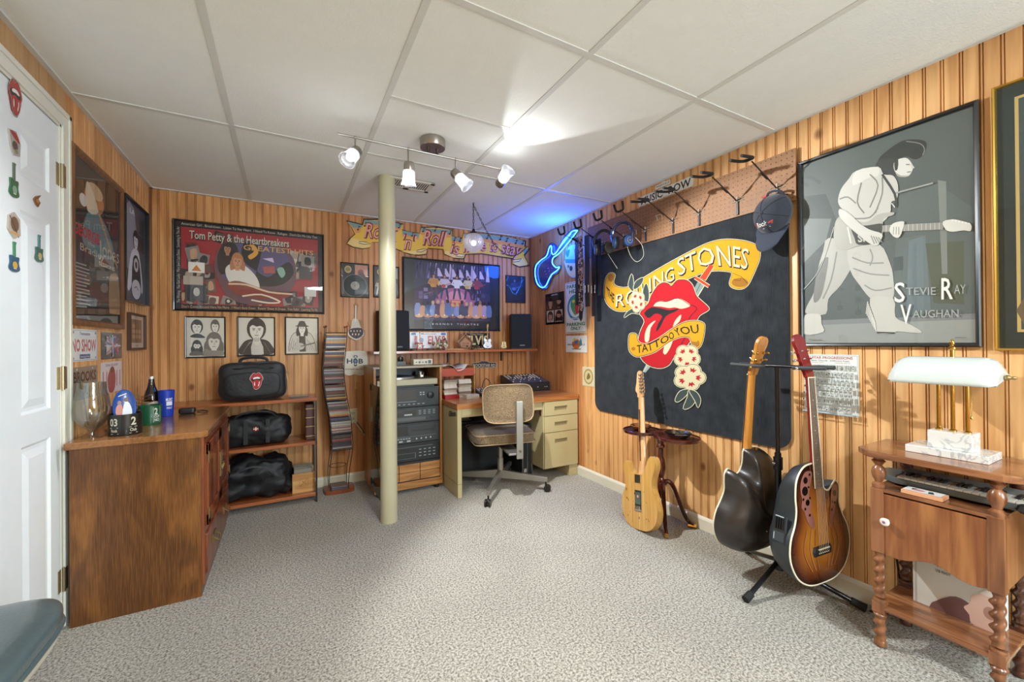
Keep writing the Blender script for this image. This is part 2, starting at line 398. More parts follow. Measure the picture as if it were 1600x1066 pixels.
for y in TY[1:-1]:
    G().box(XL, XR, y - 0.012, y + 0.012, HT - 0.0015, HT + 0.0025).build('cross_tee', M_BAR, ceil)
G().box(LX[2], LX[3], 1.804, 1.824, HT - 0.0015, HT + 0.0025).build('cross_tee', M_BAR, ceil)
g = G(); t = 0.02
g.box(XL, XR, YB - t, YB, HT - 0.004, HT + 0.002); g.box(XL, XL + t, YF, YB, HT - 0.004, HT + 0.002); g.box(XR - t, XR, YF, YB, HT - 0.004, HT + 0.002)
g.build('wall_angle', M_BAR, ceil)

# baseboards
M_BB = mat('cream_paint', '#dcd5bf', 0.4)
BP = [(0, 0), (0.014, 0), (0.014, 0.062), (0.010, 0.070), (0.006, 0.074), (0, 0.078)]
def baseboard(name, axis, val, sg, a0, a1):
    g = G(); vs = []
    for s in (a0, a1):
        for d, z in BP: vs.append((val + sg * d, s, z) if axis == 'x' else (s, val + sg * d, z))
    n = len(BP); fs = [(i, (i + 1) % n, n + (i + 1) % n, n + i) for i in range(n)] + [tuple(range(n)), tuple(range(n, 2 * n))]
    g.add(vs, fs); return g.build(name, M_BB, kind='structure')
baseboard('baseboard_right', 'x', XR, -1, YF, YB); baseboard('baseboard_back', 'y', YB, -1, XL, XR); baseboard('baseboard_left', 'x', XL, 1, 2.412, YB)
# corner bead strips
G().box(XR - 0.014, XR, YB - 0.014, YB, 0, HT).build('trim_1', wood('corner_wood', '#7a4a2a', '#93603a'), kind='structure')
G().box(XL, XL + 0.012, YB - 0.012, YB, 0, HT).build('trim_2', MATS['corner_wood'], kind='structure')

# door with casing and hinges on the left wall
M_WH = mat('door_paint', '#f0f6f7', 0.35, coat=0.1); M_CAS = mat('casing_paint', '#e6e4d6', 0.35)
M_BRS = mat('dull_brass', '#b6a888', 0.3, metal=0.9)
y0d, y1d, zt = 1.60, 2.332, 2.026
dr = thing('door_1', '', '', (XL, 2.332, 0)); del dr['label'], dr['category']; dr['kind'] = 'structure'
g = G(); xf = XL + 0.004
# panels: two columns by three rows, each sunk with a sloping border and a raised field
cols = [(1.67, 1.895), (2.060, 2.262)]; rows = [(0.14, 0.79), (0.90, 1.615), (1.735, 1.910)]
g.box(XL - 0.036, XL - 0.012, y0d, y1d, 0.012, zt)
ye = [y0d, cols[0][0], cols[0][1], cols[1][0], cols[1][1], y1d]; ze = [0.012, rows[0][0], rows[0][1], rows[1][0], rows[1][1], rows[2][0], rows[2][1], zt]
for i in range(5):
    for j in range(7):
        if i in (1, 3) and j in (1, 3, 5):
            a, b_, c, d = ye[i], ye[i + 1], ze[j], ze[j + 1]
            rings = [(0, xf), (0.010, xf - 0.007), (0.022, xf - 0.007), (0.050, xf - 0.001)]
            vs = []
            for w, x in rings: vs += [(x, a + w, c + w), (x, b_ - w, c + w), (x, b_ - w, d - w), (x, a + w, d - w)]
            fs = [(4 * k + q, 4 * k + (q + 1) % 4, 4 * k + 4 + (q + 1) % 4, 4 * k + 4 + q) for k in range(3) for q in range(4)] + [(12, 13, 14, 15)]
            g.add(vs, fs)
        else:
            g.add([(xf, ye[i], ze[j]), (xf, ye[i + 1], ze[j]), (xf, ye[i + 1], ze[j + 1]), (xf, ye[i], ze[j + 1])], [(0, 1, 2, 3)])
g.add([(xf, y1d, 0.012), (xf - 0.03, y1d, 0.012), (xf - 0.03, y1d, zt), (xf, y1d, zt)], [(0, 1, 2, 3)])
g.build('door_slab', M_WH, dr)
g = G()
for (a, b_, c, d) in ((2.350, 2.412, 0, 2.104), (1.52, 1.565, 0, 2.104), (1.565, 2.350, 2.042, 2.104)):
    g.box(XL, XL + 0.014, a, b_, c, d); 
g.box(XL + 0.014, XL + 0.019, 2.392, 2.412, 0, 2.104); g.box(XL + 0.014, XL + 0.019, 1.52, 2.412, 2.084, 2.104)
g.box(XL - 0.03, XL + 0.008, 2.336, 2.40, 0, 2.042); g.box(XL - 0.03, XL + 0.008, 1.565, 2.40, 2.03, 2.042)
g.build('door_casing', M_CAS, dr, bev=0.002)
for z in (1.833, 1.011, 0.196):
    g = G(); g.cyl((XL + 0.012, 2.342, z - 0.048), (XL + 0.012, 2.342, z + 0.048), 0.007, n=10)
    g.box(XL + 0.004, XL + 0.0065, 2.312, 2.338, z - 0.045, z + 0.045); g.box(XL + 0.0142, XL + 0.0160, 2.347, 2.366, z - 0.045, z + 0.045)
    for k in (-0.018, 0, 0.018): g.cyl((XL + 0.012, 2.342, z + k - 0.001), (XL + 0.012, 2.342, z + k + 0.001), 0.0078, n=10)
    g.build('hinge', M_BRS, dr, smooth=True)

# support pole
g = G(); g.cyl((0.57, 2.71, 0), (0.57, 2.71, HT), 0.053, n=40)
pole = g.build('support_pole', mat('pole_paint', '#bab394', 0.35, noise=0.05, nscale=9, bump=0.05, bscale=30), smooth=True)
tag(pole, 'cream painted steel support pole standing in the middle of the carpet', 'pole')
# ceiling vent
v = thing('ceiling_vent', 'white louvred air vent in the ceiling behind the track light', 'vent', (0.71, 2.75, HT - 0.004))
M_VW = mat('vent_white', '#d8d5ca', 0.4)
g = G(); x0, x1, ya, yb = 0.56, 0.88, 2.66, 2.84
g.box(x0, x1, ya, ya + 0.03, HT - 0.010, HT - 0.004); g.box(x0, x1, yb - 0.03, yb, HT - 0.010, HT - 0.004); g.box(x0, x0 + 0.03, ya, yb, HT - 0.010, HT - 0.004); g.box(x1 - 0.03, x1, ya, yb, HT - 0.010, HT - 0.004); g.box(0.70, 0.74, ya, yb, HT - 0.010, HT - 0.004)
g.build('frame', M_VW, v, bev=0.002)
g = G()
for k in range(18):
    x = 0.60 + k * 0.0145
    if 0.695 < x < 0.745: continue
    g.add([(x, ya + 0.03, HT - 0.009), (x + 0.0115, ya + 0.03, HT - 0.0045), (x + 0.0115, yb - 0.03, HT - 0.0045), (x, yb - 0.03, HT - 0.009)], [(0, 1, 2, 3)])
g.build('louvres', M_VW, v, solid=0.001)
G().box(x0 + 0.02, x1 - 0.02, ya + 0.02, yb - 0.02, HT - 0.0018, HT - 0.0012).build('duct_shade_sheet', mat('duct_shade', '#2a2927', 0.8), v)  # thin dark sheet painted as the shade inside the duct

# ------------------------------------------------------------------ track light
M_NI = mat('brushed_nickel', '#a8a29a', 0.3, metal=1.0); M_NID = mat('nickel_dark', '#6e675f', 0.35, metal=1.0)
m = bpy.data.materials.new('frosted_shade'); m.use_nodes = True; nt = m.node_tree; nt.nodes.clear()
o_ = nt.nodes.new('ShaderNodeOutputMaterial'); tr = nt.nodes.new('ShaderNodeBsdfTranslucent'); tp = nt.nodes.new('ShaderNodeBsdfTransparent'); gl = nt.nodes.new('ShaderNodeBsdfGlossy')
tr.inputs[0].default_value = (0.95, 0.97, 1, 1); gl.inputs['Roughness'].default_value = 0.1
a1 = nt.nodes.new('ShaderNodeMixShader'); a1.inputs[0].default_value = 0.62; a2 = nt.nodes.new('ShaderNodeMixShader'); a2.inputs[0].default_value = 0.08
nt.links.new(tr.outputs[0], a1.inputs[1]); nt.links.new(tp.outputs[0], a1.inputs[2]); nt.links.new(a1.outputs[0], a2.inputs[1]); nt.links.new(gl.outputs[0], a2.inputs[2]); nt.links.new(a2.outputs[0], o_.inputs[0])
M_SHADE = m; M_BULB = emit('lit_bulb', '#f4fbff', 3.5)
tl = thing('track_light', 'brushed nickel ceiling track light with four frosted glass heads', 'ceiling light', (0.68, 2.09, HT))
g = G(); g.lathe([(0.064, HT - 0.045), (0.066, HT - 0.042), (0.066, HT - 0.001)], (0.68, 2.10, 0), 32); g.build('canopy', M_NI, tl, smooth=True)
g = G(); g.cyl((0.655, 2.10, HT - 0.075), (0.655, 2.10, HT - 0.04), 0.007); g.cyl((0.705, 2.10, HT - 0.075), (0.705, 2.10, HT - 0.04), 0.007); g.build('stem', M_NID, tl, smooth=True)
G().cyl((0.215, 2.09, 2.13), (1.15, 2.09, 2.13), 0.005, n=10).build('rail', M_NI, tl, smooth=True)
for i, (p, tg, pw) in enumerate(HEADS):
    p = V3(p); d = (V3(tg) - p).normalized(); q = d.to_track_quat('Z', 'Y').to_matrix().to_4x4(); T = Matrix.Translation(p) @ q
    hd = G(); hd.cyl((p.x, 2.09, 2.13), (p.x, 2.09, p.z + 0.015), 0.004, n=8); hd.sph((p.x, 2.09, 2.13), 0.008)
    hd.lathe([(0.004, -0.03), (0.020, -0.028), (0.026, -0.018), (0.027, 0.012), (0.022, 0.014)], M=T, n=24)
    h = hd.build('lamp_head', M_NI, tl, smooth=True)
    G().lathe([(0.024, 0.012), (0.030, 0.018), (0.031, 0.05), (0.033, 0.070), (0.040, 0.088), (0.038, 0.088), (0.031, 0.070), (0.029, 0.05), (0.028, 0.02)], M=T, n=28, cap=False).build('glass_shade', M_SHADE, h, smooth=True)
    G().lathe([(0.010, 0.012), (0.018, 0.03), (0.022, 0.048), (0.018, 0.06), (0.0001, 0.066)], M=T, n=20).build('bulb', M_BULB, h, smooth=True)
    lp = p + d * HOFF
    lamp('SPOT', lp, pw * K_SPOT, (0.94, 0.98, 1), tg, spot_size=SPOTA[i], spot_blend=SPOTB[i], shadow_soft_size=0.018)
    lamp('POINT', lp, K_PT, (0.94, 0.98, 1), shadow_soft_size=0.02)

# ------------------------------------------------------------------ swag pendant globe
pg = thing('pendant_lamp', 'ribbed clear glass globe pendant hanging on a swagged chain near the back wall', 'hanging lamp', (1.25, 2.90, HT))
pc = V3((1.257, 2.90, 1.905))
def chain(g, pts, link=0.022, r=0.0016):
    tot = 0
    for i in range(len(pts) - 1):
        a, b_ = V3(pts[i]), V3(pts[i + 1]); n = max(1, int((b_ - a).length / link)); d = (b_ - a).normalized()
        for k in range(n):
            c = a.lerp(b_, (k + 0.5) / n); tot += 1
            e = d.orthogonal().normalized(); f = d.cross(e); w = e if tot % 2 else f
            P = [c + d * (0.0145 * math.cos(t * PI / 5)) + w * (0.0065 * math.sin(t * PI / 5)) for t in range(10)]
            g.tube(P, r, 5, closed=True)
M_CH = mat('chain_dark', '#4a4238', 0.4, metal=0.8)
g = G(); chain(g, [(1.257, 2.90, 2.20), (1.257, 2.90, 2.01)])
sw = [(1.257, 2.90, 2.195)]
for k in range(1, 15):
    t = k / 14; sw.append((1.257 + t * (2.15 - 1.257), 2.90 + t * 0.70, 2.195 - 0.42 * t + 0.34 * t * t * 1.0 - 0.14 * math.sin(PI * t)))
chain(g, sw); g.tube([V3(p) + V3((0, 0, 0.003)) for p in sw], 0.0015, 5); g.tube([(1.257, 2.9, 2.2), (1.257, 2.9, 2.0)], 0.0015, 5)
g.build('chain', M_CH, pg)
g = G(); g.torus((1.257, 2.90, 2.205), 0.010, 0.002, ax='x'); g.build('ceiling_hook', M_CH, pg, smooth=True)
g = G(); g.lathe([(0.006, 0.105), (0.010, 0.10), (0.012, 0.085), (0.026, 0.080), (0.030, 0.070), (0.030, 0.058)], pc, 24); g.build('cap', mat('pendant_cap', '#3a3128', 0.35, metal=0.7), pg, smooth=True)
vs = G(); nr, nl = 44, 16; R_ = 0.074
pts = []
for i in range(nl + 1):
    a = PI * (0.13 + 0.86 * i / nl)
    for k in range(nr * 2):
        r = R_ * (1 + (0.035 if k % 2 else 0)); an = PI * k / nr
        pts.append(pc + V3((r * math.sin(a) * math.cos(an), r * math.sin(a) * math.sin(an), R_ * math.cos(a))))
w = nr * 2
vs.add(pts, [(i * w + k, i * w + (k + 1) % w, (i + 1) * w + (k + 1) % w, (i + 1) * w + k) for i in range(nl) for k in range(w)])
gm = M_SHADE.copy(); gm.name = 'ribbed_glass'; [n.inputs.__getitem__(0).__setattr__('default_value', v_) for n, v_ in zip([n for n in gm.node_tree.nodes if n.type == 'MIX_SHADER'], (0.42, 0.25))]
vs.build('glass_globe', gm, pg)
G().sph(pc + V3((0, 0, -0.004)), 0.022).build('bulb', emit('warm_bulb', '#fff3e0', 4), pg, smooth=True)
lamp('POINT', pc, L_PEND, (1, 0.93, 0.84), shadow_soft_size=0.018)
# ================================================================== WALL PIECES
M_PRINT = attrmat('printed_paper', 0.45); M_GLOSS = attrmat('printed_gloss', 0.3, coat=0.5); M_PLATE = attrmat('painted_plate', 0.25, coat=0.3)
M_GLASS = glassmat('picture_glass', '#ffffff', 0.05, 0.0)
M_BLK = mat('black_frame', '#121212', 0.3, coat=0.3); M_BLK2 = mat('black_satin', '#1a1a1b', 0.45)
def mk(wall, q, name, label, cat, fw=0.012, fd=0.02, fm=None, art=None, glass=True, mat_=None, base=0.0, group=None, back='#101010', aname='print'):
    """framed picture on a wall. q = four outer corners tl,tr,br,bl measured in the photograph."""
    l, r, bt, tp = wall.rect(q, base + fd); sg = 1 if r > l else -1
    t = thing(name, label, cat, wall.pt((l + r) / 2, bt, base), group=group)
    if fw:
        g = G(); a = abs(r - l); lo, hi = min(l, r), max(l, r)
        sec = [(0, 0), (0, fd * 0.85), (fw * 0.25, fd), (fw * 0.7, fd * 0.92), (fw, fd * 0.55), (fw, 0)]
        vs = []
        for w_, d in sec:
            for (u, z) in ((lo + w_, bt + w_), (hi - w_, bt + w_), (hi - w_, tp - w_), (lo + w_, tp - w_)): vs.append(wall.pt(u, z, base + d))
        n = len(sec); g.add(vs, [(4 * k + j, 4 * k + (j + 1) % 4, 4 * ((k + 1) % n) + (j + 1) % 4, 4 * ((k + 1) % n) + j) for k in range(n) for j in range(4)])
        g.build('frame', fm or M_BLK, t)
    L_, R_ = l + sg * fw * 0.9, r - sg * fw * 0.9; B_, T_ = bt + fw * 0.9, tp - fw * 0.9
    g = G(); pl = wall.pt; d1 = base + fd * 0.35
    A = Art(pl, uvmap(L_, R_, B_, T_), d1, g=g)
    if not fw:  # unframed sheet or plate: give it its own thickness
        lo, hi = min(L_, R_), max(L_, R_)
        c8 = [pl(u, z, d) for d in (base, d1) for u, z in ((lo, B_), (hi, B_), (hi, T_), (lo, T_))]
        g.add(c8, [(0, 1, 2, 3), (0, 1, 5, 4), (1, 2, 6, 5), (2, 3, 7, 6), (3, 0, 4, 7), (4, 5, 6, 7)], back); A.d += 0.0001
    else: A.rect(0, 0, 1, 1, back)
    A.asp = abs(R_ - L_) / (T_ - B_); A.L, A.R, A.B, A.T = L_, R_, B_, T_
    if art: art(A)
    g.build(aname, mat_ or M_PRINT, t)
    if glass and fw:
        dg = max(base + fd * 0.6, A.d + 0.001)
        G().add([pl(u, z, dg) for u, z in ((L_, B_), (R_, B_), (R_, T_), (L_, T_))], [(0, 1, 2, 3)]).build('glass_pane', M_GLASS, t)
    return t
def fig(A, x, y, h, top, leg, skin='#c98f6d', hair='#2a1a12', w=None, lean=0.0, guitar=None, spread=0.12):
    """a standing figure of height h (drawing units, v up), feet at x,y."""
    a = A.asp; w = w or h * 0.16 / a; s = h * spread / a
    for k in (-1, 1): A.poly([(x + k * w * .1, y + h * .5), (x + k * s, y), (x + k * (s + w * .45), y), (x + k * w * .75, y + h * .5)], leg, hold=k < 0)
    A.poly([(x - w * .7, y + h * .46), (x + w * .7, y + h * .46), (x + w + lean, y + h * .82), (x - w + lean, y + h * .82)], top)
    A.poly([(x - w + lean, y + h * .82), (x - w * 1.6, y + h * .6), (x - w * .4, y + h * .52), (x - w * .4, y + h * .6), (x - w * 1.1, y + h * .64), (x - w * .55 + lean, y + h * .8)], top)
    A.poly([(x + w + lean, y + h * .82), (x + w * 1.9, y + h * .62), (x + w * .9, y + h * .56), (x + w * .5, y + h * .78)], top)
    A.ell(x + lean, y + h * .92, h * .065 / a, h * .085, hair, 12); A.ell(x + lean, y + h * .9, h * .045 / a, h * .06, skin, 10)
    if guitar:
        A.ell(x - w * .3, y + h * .53, h * .1 / a, h * .07, guitar, 12); A.line([(x, y + h * .56), (x + w * 2.6, y + h * .7)], h * .022, guitar)
def face(A, cx, cy, w, h, skin, hair, beard=None, long=False, hat=None, ink='#222222', brow=True):
    A.ell(cx, cy + h * .08, w * .62, h * .58, hair, 20)
    if long: A.poly([(cx - w * .62, cy + h * .1), (cx - w * .72, cy - h * .6), (cx - w * .2, cy - h * .5), (cx + w * .2, cy - h * .5), (cx + w * .72, cy - h * .6), (cx + w * .62, cy + h * .1)], hair, 4)
    A.poly([(cx - w * .2, cy - h * .2), (cx - w * .22, cy - h * .62), (cx + w * .22, cy - h * .62), (cx + w * .2, cy - h * .2)], skin)
    A.poly([(cx - w * .42, cy + h * .2), (cx - w * .40, cy - h * .15), (cx - w * .2, cy - h * .42), (cx, cy - h * .47), (cx + w * .2, cy - h * .42), (cx + w * .40, cy - h * .15), (cx + w * .42, cy + h * .2), (cx + w * .1, cy + h * .36), (cx - w * .25, cy + h * .34)], skin, 4)
    if beard: A.poly([(cx - w * .40, cy), (cx - w * .36, cy - h * .35), (cx, cy - h * .58), (cx + w * .36, cy - h * .35), (cx + w * .40, cy), (cx + w * .2, cy - h * .2), (cx, cy - h * .14), (cx - w * .2, cy - h * .2)], beard, 3)
    for k in (-1, 1):
        A.ell(cx + k * w * .18, cy + h * .03, w * .075, h * .025, ink, 8)
        if brow: A.line([(cx + k * w * .28, cy + h * .10), (cx + k * w * .08, cy + h * .09)], h * .03, ink)
    A.line([(cx + w * .02, cy + h * .02), (cx + w * .05, cy - h * .12), (cx - w * .03, cy - h * .13)], h * .018, ink)
    A.line([(cx - w * .13, cy - h * .25), (cx + w * .13, cy - h * .25)], h * .03, ink)
    A.poly([(cx - w * .45, cy + h * .18), (cx - w * .3, cy + h * .55), (cx + w * .3, cy + h * .56), (cx + w * .46, cy + h * .16), (cx + w * .25, cy + h * .24), (cx, cy + h * .2), (cx - w * .25, cy + h * .28)], hair, 3)
    if hat:
        A.poly([(cx - w * .9, cy + h * .22), (cx - w * .4, cy + h * .3), (cx + w * .4, cy + h * .3), (cx + w * .95, cy + h * .2), (cx + w * .4, cy + h * .16), (cx - w * .4, cy + h * .16)], hat, 3)
        A.poly([(cx - w * .42, cy + h * .26), (cx - w * .38, cy + h * .62), (cx + w * .38, cy + h * .62), (cx + w * .42, cy + h * .26)], hat)

def tongue(A, cx, cy, w, h, out='#f4f0e8', red='#d8121c'):
    """lips-and-tongue mark; drawing units, y up."""
    P = lambda L_: [(cx + (x - 50) / 100 * w, cy + (50 - y) / 100 * h) for x, y in L_]
    o = [(4, 38), (14, 18), (30, 4), (44, 6), (50, 9), (58, 3), (74, 4), (88, 18), (97, 36), (92, 48), (86, 55), (84, 70), (72, 88), (54, 99), (38, 97), (28, 84), (24, 66), (16, 54)]
    c = (cx, cy); A.poly([(c[0] + (x - c[0]) * 1.09, c[1] + (y - c[1]) * 1.07) for x, y in P(o)], out, 4)
    A.poly([(c[0] + (x - c[0]) * 1.03, c[1] + (y - c[1]) * 1.03) for x, y in P(o)], '#141010', 4)
    A.poly(P(o), red, 4)
    A.poly(P([(12, 38), (30, 27), (48, 24), (68, 24), (88, 36), (78, 48), (56, 44), (36, 46), (22, 52)]), '#161012', 3)
    A.poly(P([(24, 34), (34, 28), (48, 26), (64, 26), (80, 34), (68, 37), (54, 36), (40, 38), (28, 39)]), '#f7f3ea', 3)
    A.poly(P([(26, 52), (40, 45), (54, 47), (62, 58), (52, 66), (48, 56), (40, 52), (30, 56)]), red, 3)
    A.line(P([(50, 48), (50, 70), (54, 84)]), w * .02, '#3c0508')
    A.poly(P([(34, 58), (38, 58), (40, 76), (36, 80), (33, 70)]), '#f7f3ea', 3); A.poly(P([(70, 56), (75, 56), (70, 76), (64, 84), (62, 78), (68, 68)]), '#f7f3ea', 3)

# ---- back wall ----
rr = random.Random(5)
def art_collage(A):
    A.rect(0, 0, 1, 1, '#0e0d0d'); A.rect(.035, .06, .965, .94, '#a5262c')
    for k in range(46):
        x = rr.choice([rr.uniform(.04, .24), rr.uniform(.76, .93), rr.uniform(.04, .93)]); y = rr.uniform(.08, .72) if (x < .22 or x > .74) else rr.choice([rr.uniform(.07, .12), rr.uniform(.82, .86)])
        w, h = rr.uniform(.05, .10), rr.uniform(.09, .17); r = rr.uniform(-.3, .3); c = rr.choice(['#2b2625', '#4b4542', '#8f8780', '#b9afa4', '#1c1a1a', '#6b5a50', '#d6c9b2', '#7c2a28'])
        q = [(-w / 2, -h / 2), (w / 2, -h / 2), (w / 2, h / 2), (-w / 2, h / 2)]
        f = lambda a, b: (min(.96, max(.04, x + a * math.cos(r) - b * math.sin(r) * .5)), min(.93, max(.07, y + a * math.sin(r) * 1.8 + b * math.cos(r))))
        A.poly([f(*p) for p in q], c)
        A.poly([f(p[0] * .5 + rr.uniform(-.01, .01), p[1] * .6) for p in q], rr.choice(['#15110f', '#a8998a', '#5f4b40', '#c99c77', '#2f2c30']), 2)
        if rr.random() < .6: A.ell(x, min(.88, y + h * .1), w * .12, h * .16, rr.choice(['#c7a184', '#d8d2c8', '#191514']), 9)
    A.poly([(.24, .5), (.27, .72), (.36, .84), (.5, .87), (.66, .84), (.77, .7), (.8, .48), (.76, .28), (.64, .12), (.48, .07), (.34, .14), (.27, .32)], '#6d4a52', 5)
    A.poly([(.26, .5), (.29, .70), (.37, .80), (.5, .83), (.65, .80), (.75, .68), (.77, .48), (.70, .36), (.5, .33), (.32, .36)], '#5d527a', 5)
    A.poly([(.26, .62), (.3, .78), (.37, .8), (.4, .66), (.38, .5), (.28, .42)], '#2a1d1c', 3); face(A, .325, .72, .05, .12, '#b87f5e', '#1a1110', long=True)
    A.poly([(.43, .80), (.48, .82), (.55, .76), (.53, .55), (.5, .34), (.58, .3), (.7, .34), (.78, .48), (.75, .62), (.68, .55), (.6, .42), (.5, .5), (.42, .62)], '#191415', 4)
    A.poly([(.47, .80), (.51, .79), (.53, .70), (.48, .62), (.46, .66), (.5, .72)], '#e0a13c', 3)
    A.poly([(.31, .48), (.36, .56), (.44, .54), (.52, .40), (.53, .26), (.42, .28), (.34, .32)], '#e4ddd2', 4); face(A, .39, .58, .065, .17, '#cf9470', '#b77a48', long=True)
    A.poly([(.32, .30), (.4, .35), (.6, .25), (.76, .23), (.7, .16), (.5, .15), (.38, .2)], '#8e3b2c', 4)
    A.line([(.33, .31), (.45, .31), (.6, .235), (.77, .22)], .02, '#e3c9a3', smooth=3); A.line([(.42, .17), (.55, .20), (.68, .12), (.6, .10), (.48, .13)], .018, '#ecd9bd', smooth=3)
    A.poly([(.66, .52), (.70, .55), (.72, .47), (.69, .42)], '#8fb8a4', 3); A.poly([(.56, .54), (.64, .56), (.65, .47), (.57, .46)], '#b35a52')
    A.poly([(.56, .64), (.63, .66), (.64, .60), (.6, .62)], '#d9c9e0')
    A.t('Tom Petty & the Heartbreakers', .092, .752, .80, .89, '#121212', .02); A.t('Tom Petty & the Heartbreakers', .088, .748, .81, .90, '#d7cdb9', .012)
    A.t('GREATEST HITS', .43, .93, .73, .79, '#d9a25b', .012)
    for (x, y, w, h, c) in ((.08, .42, .1, .12, '#efe9dc'), (.05, .28, .12, .1, '#bcae9c'), (.06, .1, .13, .18, '#3a3a3d'), (.82, .42, .1, .15, '#4d4846'), (.86, .2, .09, .12, '#d8d3cc')): A.rect(x, y, x + w, y + h, c)
    A.ell(.13, .2, .02, .05, '#c4beb6'); A.poly([(.1, .44), (.13, .51), (.16, .44)], '#d9762a')
    A.t('American Girl . Breakdown . Listen To Her Heart . I Need To Know . Refugee . Don\'t Do Me Like That', .04, .96, .955, .985, '#d6cfc2')
    A.t('Don\'t Come Around Here No More . I Won\'t Back Down . Runnin\' Down A Dream . Free Fallin\' . Learning To Fly', .04, .96, .015, .045, '#d9a887')
    A.txt('The Waiting . You Got Lucky . Mary Jane\'s Last Dance . Something In The Air', [(.03, .07), (.03, .93)], [(.012, .07), (.012, .93)], '#cfc8bb')
mk(WB, [(268, 342), (506, 365), (507, 489), (271, 487)], 'framed_poster', 'wide red music poster crowded with small photos in a black frame on the back wall', 'poster', 0.013, 0.022, art=art_collage)
def art_four(A):
    A.rect(0, 0, 1, 1, '#d9d4c6')
    face(A, .27, .74, .26, .32, '#e6e1d4', '#1f1d1c'); A.poly([(.1, .5), (.2, .58), (.35, .58), (.48, .48)], '#2a2827', 3)
    face(A, .75, .76, .2, .3, '#e6e1d4', '#5d5a55'); face(A, .27, .26, .2, .26, '#e0dbcf', '#26221f', beard='#35302c', long=True)
    face(A, .72, .36, .34, .42, '#dcd7ca', '#6f6a63', long=True); A.poly([(.4, .02), (.5, .2), (.6, .16), (.95, .14), (.95, .02)], '#8b867c', 3)
    A.poly([(.08, .04), (.16, .14), (.38, .12), (.42, .04)], '#57524b', 3)
mk(WB, [(288, 494), (352.5, 495), (352.5, 559.5), (289, 559)], 'framed_drawing', 'black and white pencil drawing of four heads in a square black frame', 'picture', 0.009, 0.016, art=art_four, group='three small drawings below the wide poster')
def art_one(A):
    A.rect(0, 0, 1, 1, '#d8d3c4')
    A.poly([(.04, .02), (.1, .3), (.3, .42), (.7, .42), (.9, .3), (.96, .02)], '#2b2a28', 4); A.poly([(.35, .02), (.4, .4), (.6, .4), (.7, .02)], '#cfcabd', 2)
    for k in range(9): A.line([(.1 + k * .02, .04 + k * .03), (.3 + k * .01, .36)], .008, '#77736a'); A.line([(.9 - k * .02, .04 + k * .03), (.7, .36)], .008, '#77736a')
    face(A, .5, .66, .44, .52, '#e2ddcf', '#2a2724'); A.poly([(.42, .34), (.48, .5), (.56, .5), (.6, .38), (.52, .25)], '#d9d4c6', 3)
    for k in range(4): A.line([(.44 + k * .04, .46), (.43 + k * .04, .36)], .01, '#333333')
mk(WB, [(370, 494.5), (430, 495.5), (430, 556), (371, 557)], 'framed_drawing', 'black and white drawing of one pensive man in a black frame, middle of three', 'picture', 0.009, 0.016, art=art_one, group='three small drawings below the wide poster')
def art_hat(A):
    A.rect(0, 0, 1, 1, '#d6d1c2'); A.poly([(.08, .05), (.12, .4), (.3, .6), (.7, .6), (.88, .4), (.95, .05)], '#c9c4b6', 4)
    A.line([(.08, .05), (.12, .4), (.3, .6), (.7, .6), (.88, .4), (.95, .05)], .014, '#2b2a28', smooth=3)
    for k in range(12): A.line([(.12 + .07 * k, .08), (.2 + .05 * k, .42 - (k % 3) * .05)], .009, '#4a4742')
    A.poly([(.42, .05), (.4, .55), (.6, .55), (.62, .05)], '#2f2d2a'); face(A, .5, .7, .24, .34, '#e4dfd1', '#26231f', hat='#2b2926', long=True)
    A.ell(.42, .2, .16, .1, '#bcb7aa'); A.line([(.45, .2), (.92, .3)], .04, '#6a665e'); A.line([(.3, .3), (.2, .12), (.1, .3)], .01, '#3b3833')
mk(WB, [(445, 495), (497.5, 496), (498.5, 553.5), (445.5, 554.5)], 'framed_drawing', 'black and white drawing of a guitarist in a wide brimmed hat, black frame', 'picture', 0.009, 0.016, art=art_hat, group='three small drawings below the wide poster')
def art_record(A, c1='#c98a72'):
    A.rect(0, 0, 1, 1, '#3a3834'); A.rect(.5, .62, .97, .97, c1); A.ell(.72, .75, .12, .09, '#8c4a3a'); A.poly([(.6, .62), (.66, .74), (.8, .74), (.88, .62)], '#5d3a34', 2)
    A.ell(.25, .82, .13, .11, '#c9b58a'); A.ell(.25, .82, .09, .075, '#a8955e'); A.t('AWARD', .18, .32, .80, .84, '#5c4d20', .01)
    for r, c in ((.44, '#8d8a83'), (.425, '#0f0f10'), (.37, '#232324'), (.36, '#0f0f10'), (.29, '#242425'), (.28, '#101011'), (.16, '#a8a294')): A.ell(.5, .34, r, r * A.asp, c, 36)
    A.ell(.5, .34, .02, .02 * A.asp, '#222222'); A.t('GREATEST HITS', .38, .62, .38, .41, '#44403a')
mk(WB, [(531, 410), (577, 412), (577, 465), (533, 465)], 'framed_record', 'framed black vinyl record beside the pole, gold seal at its top left', 'framed record', 0.006, 0.014, art=art_record, group='framed records near the pole')
def art_rec2(A): art_record(A, '#a9a49a'); fig(A, .2, .05, .5, '#c9b8a2', '#d9d2c4')
mk(WB, [(583, 414), (624, 417), (624, 466), (584, 465)], 'framed_record', 'framed picture half hidden behind the pole', 'framed record', 0.008, 0.014, art=art_rec2, group='framed records near the pole')
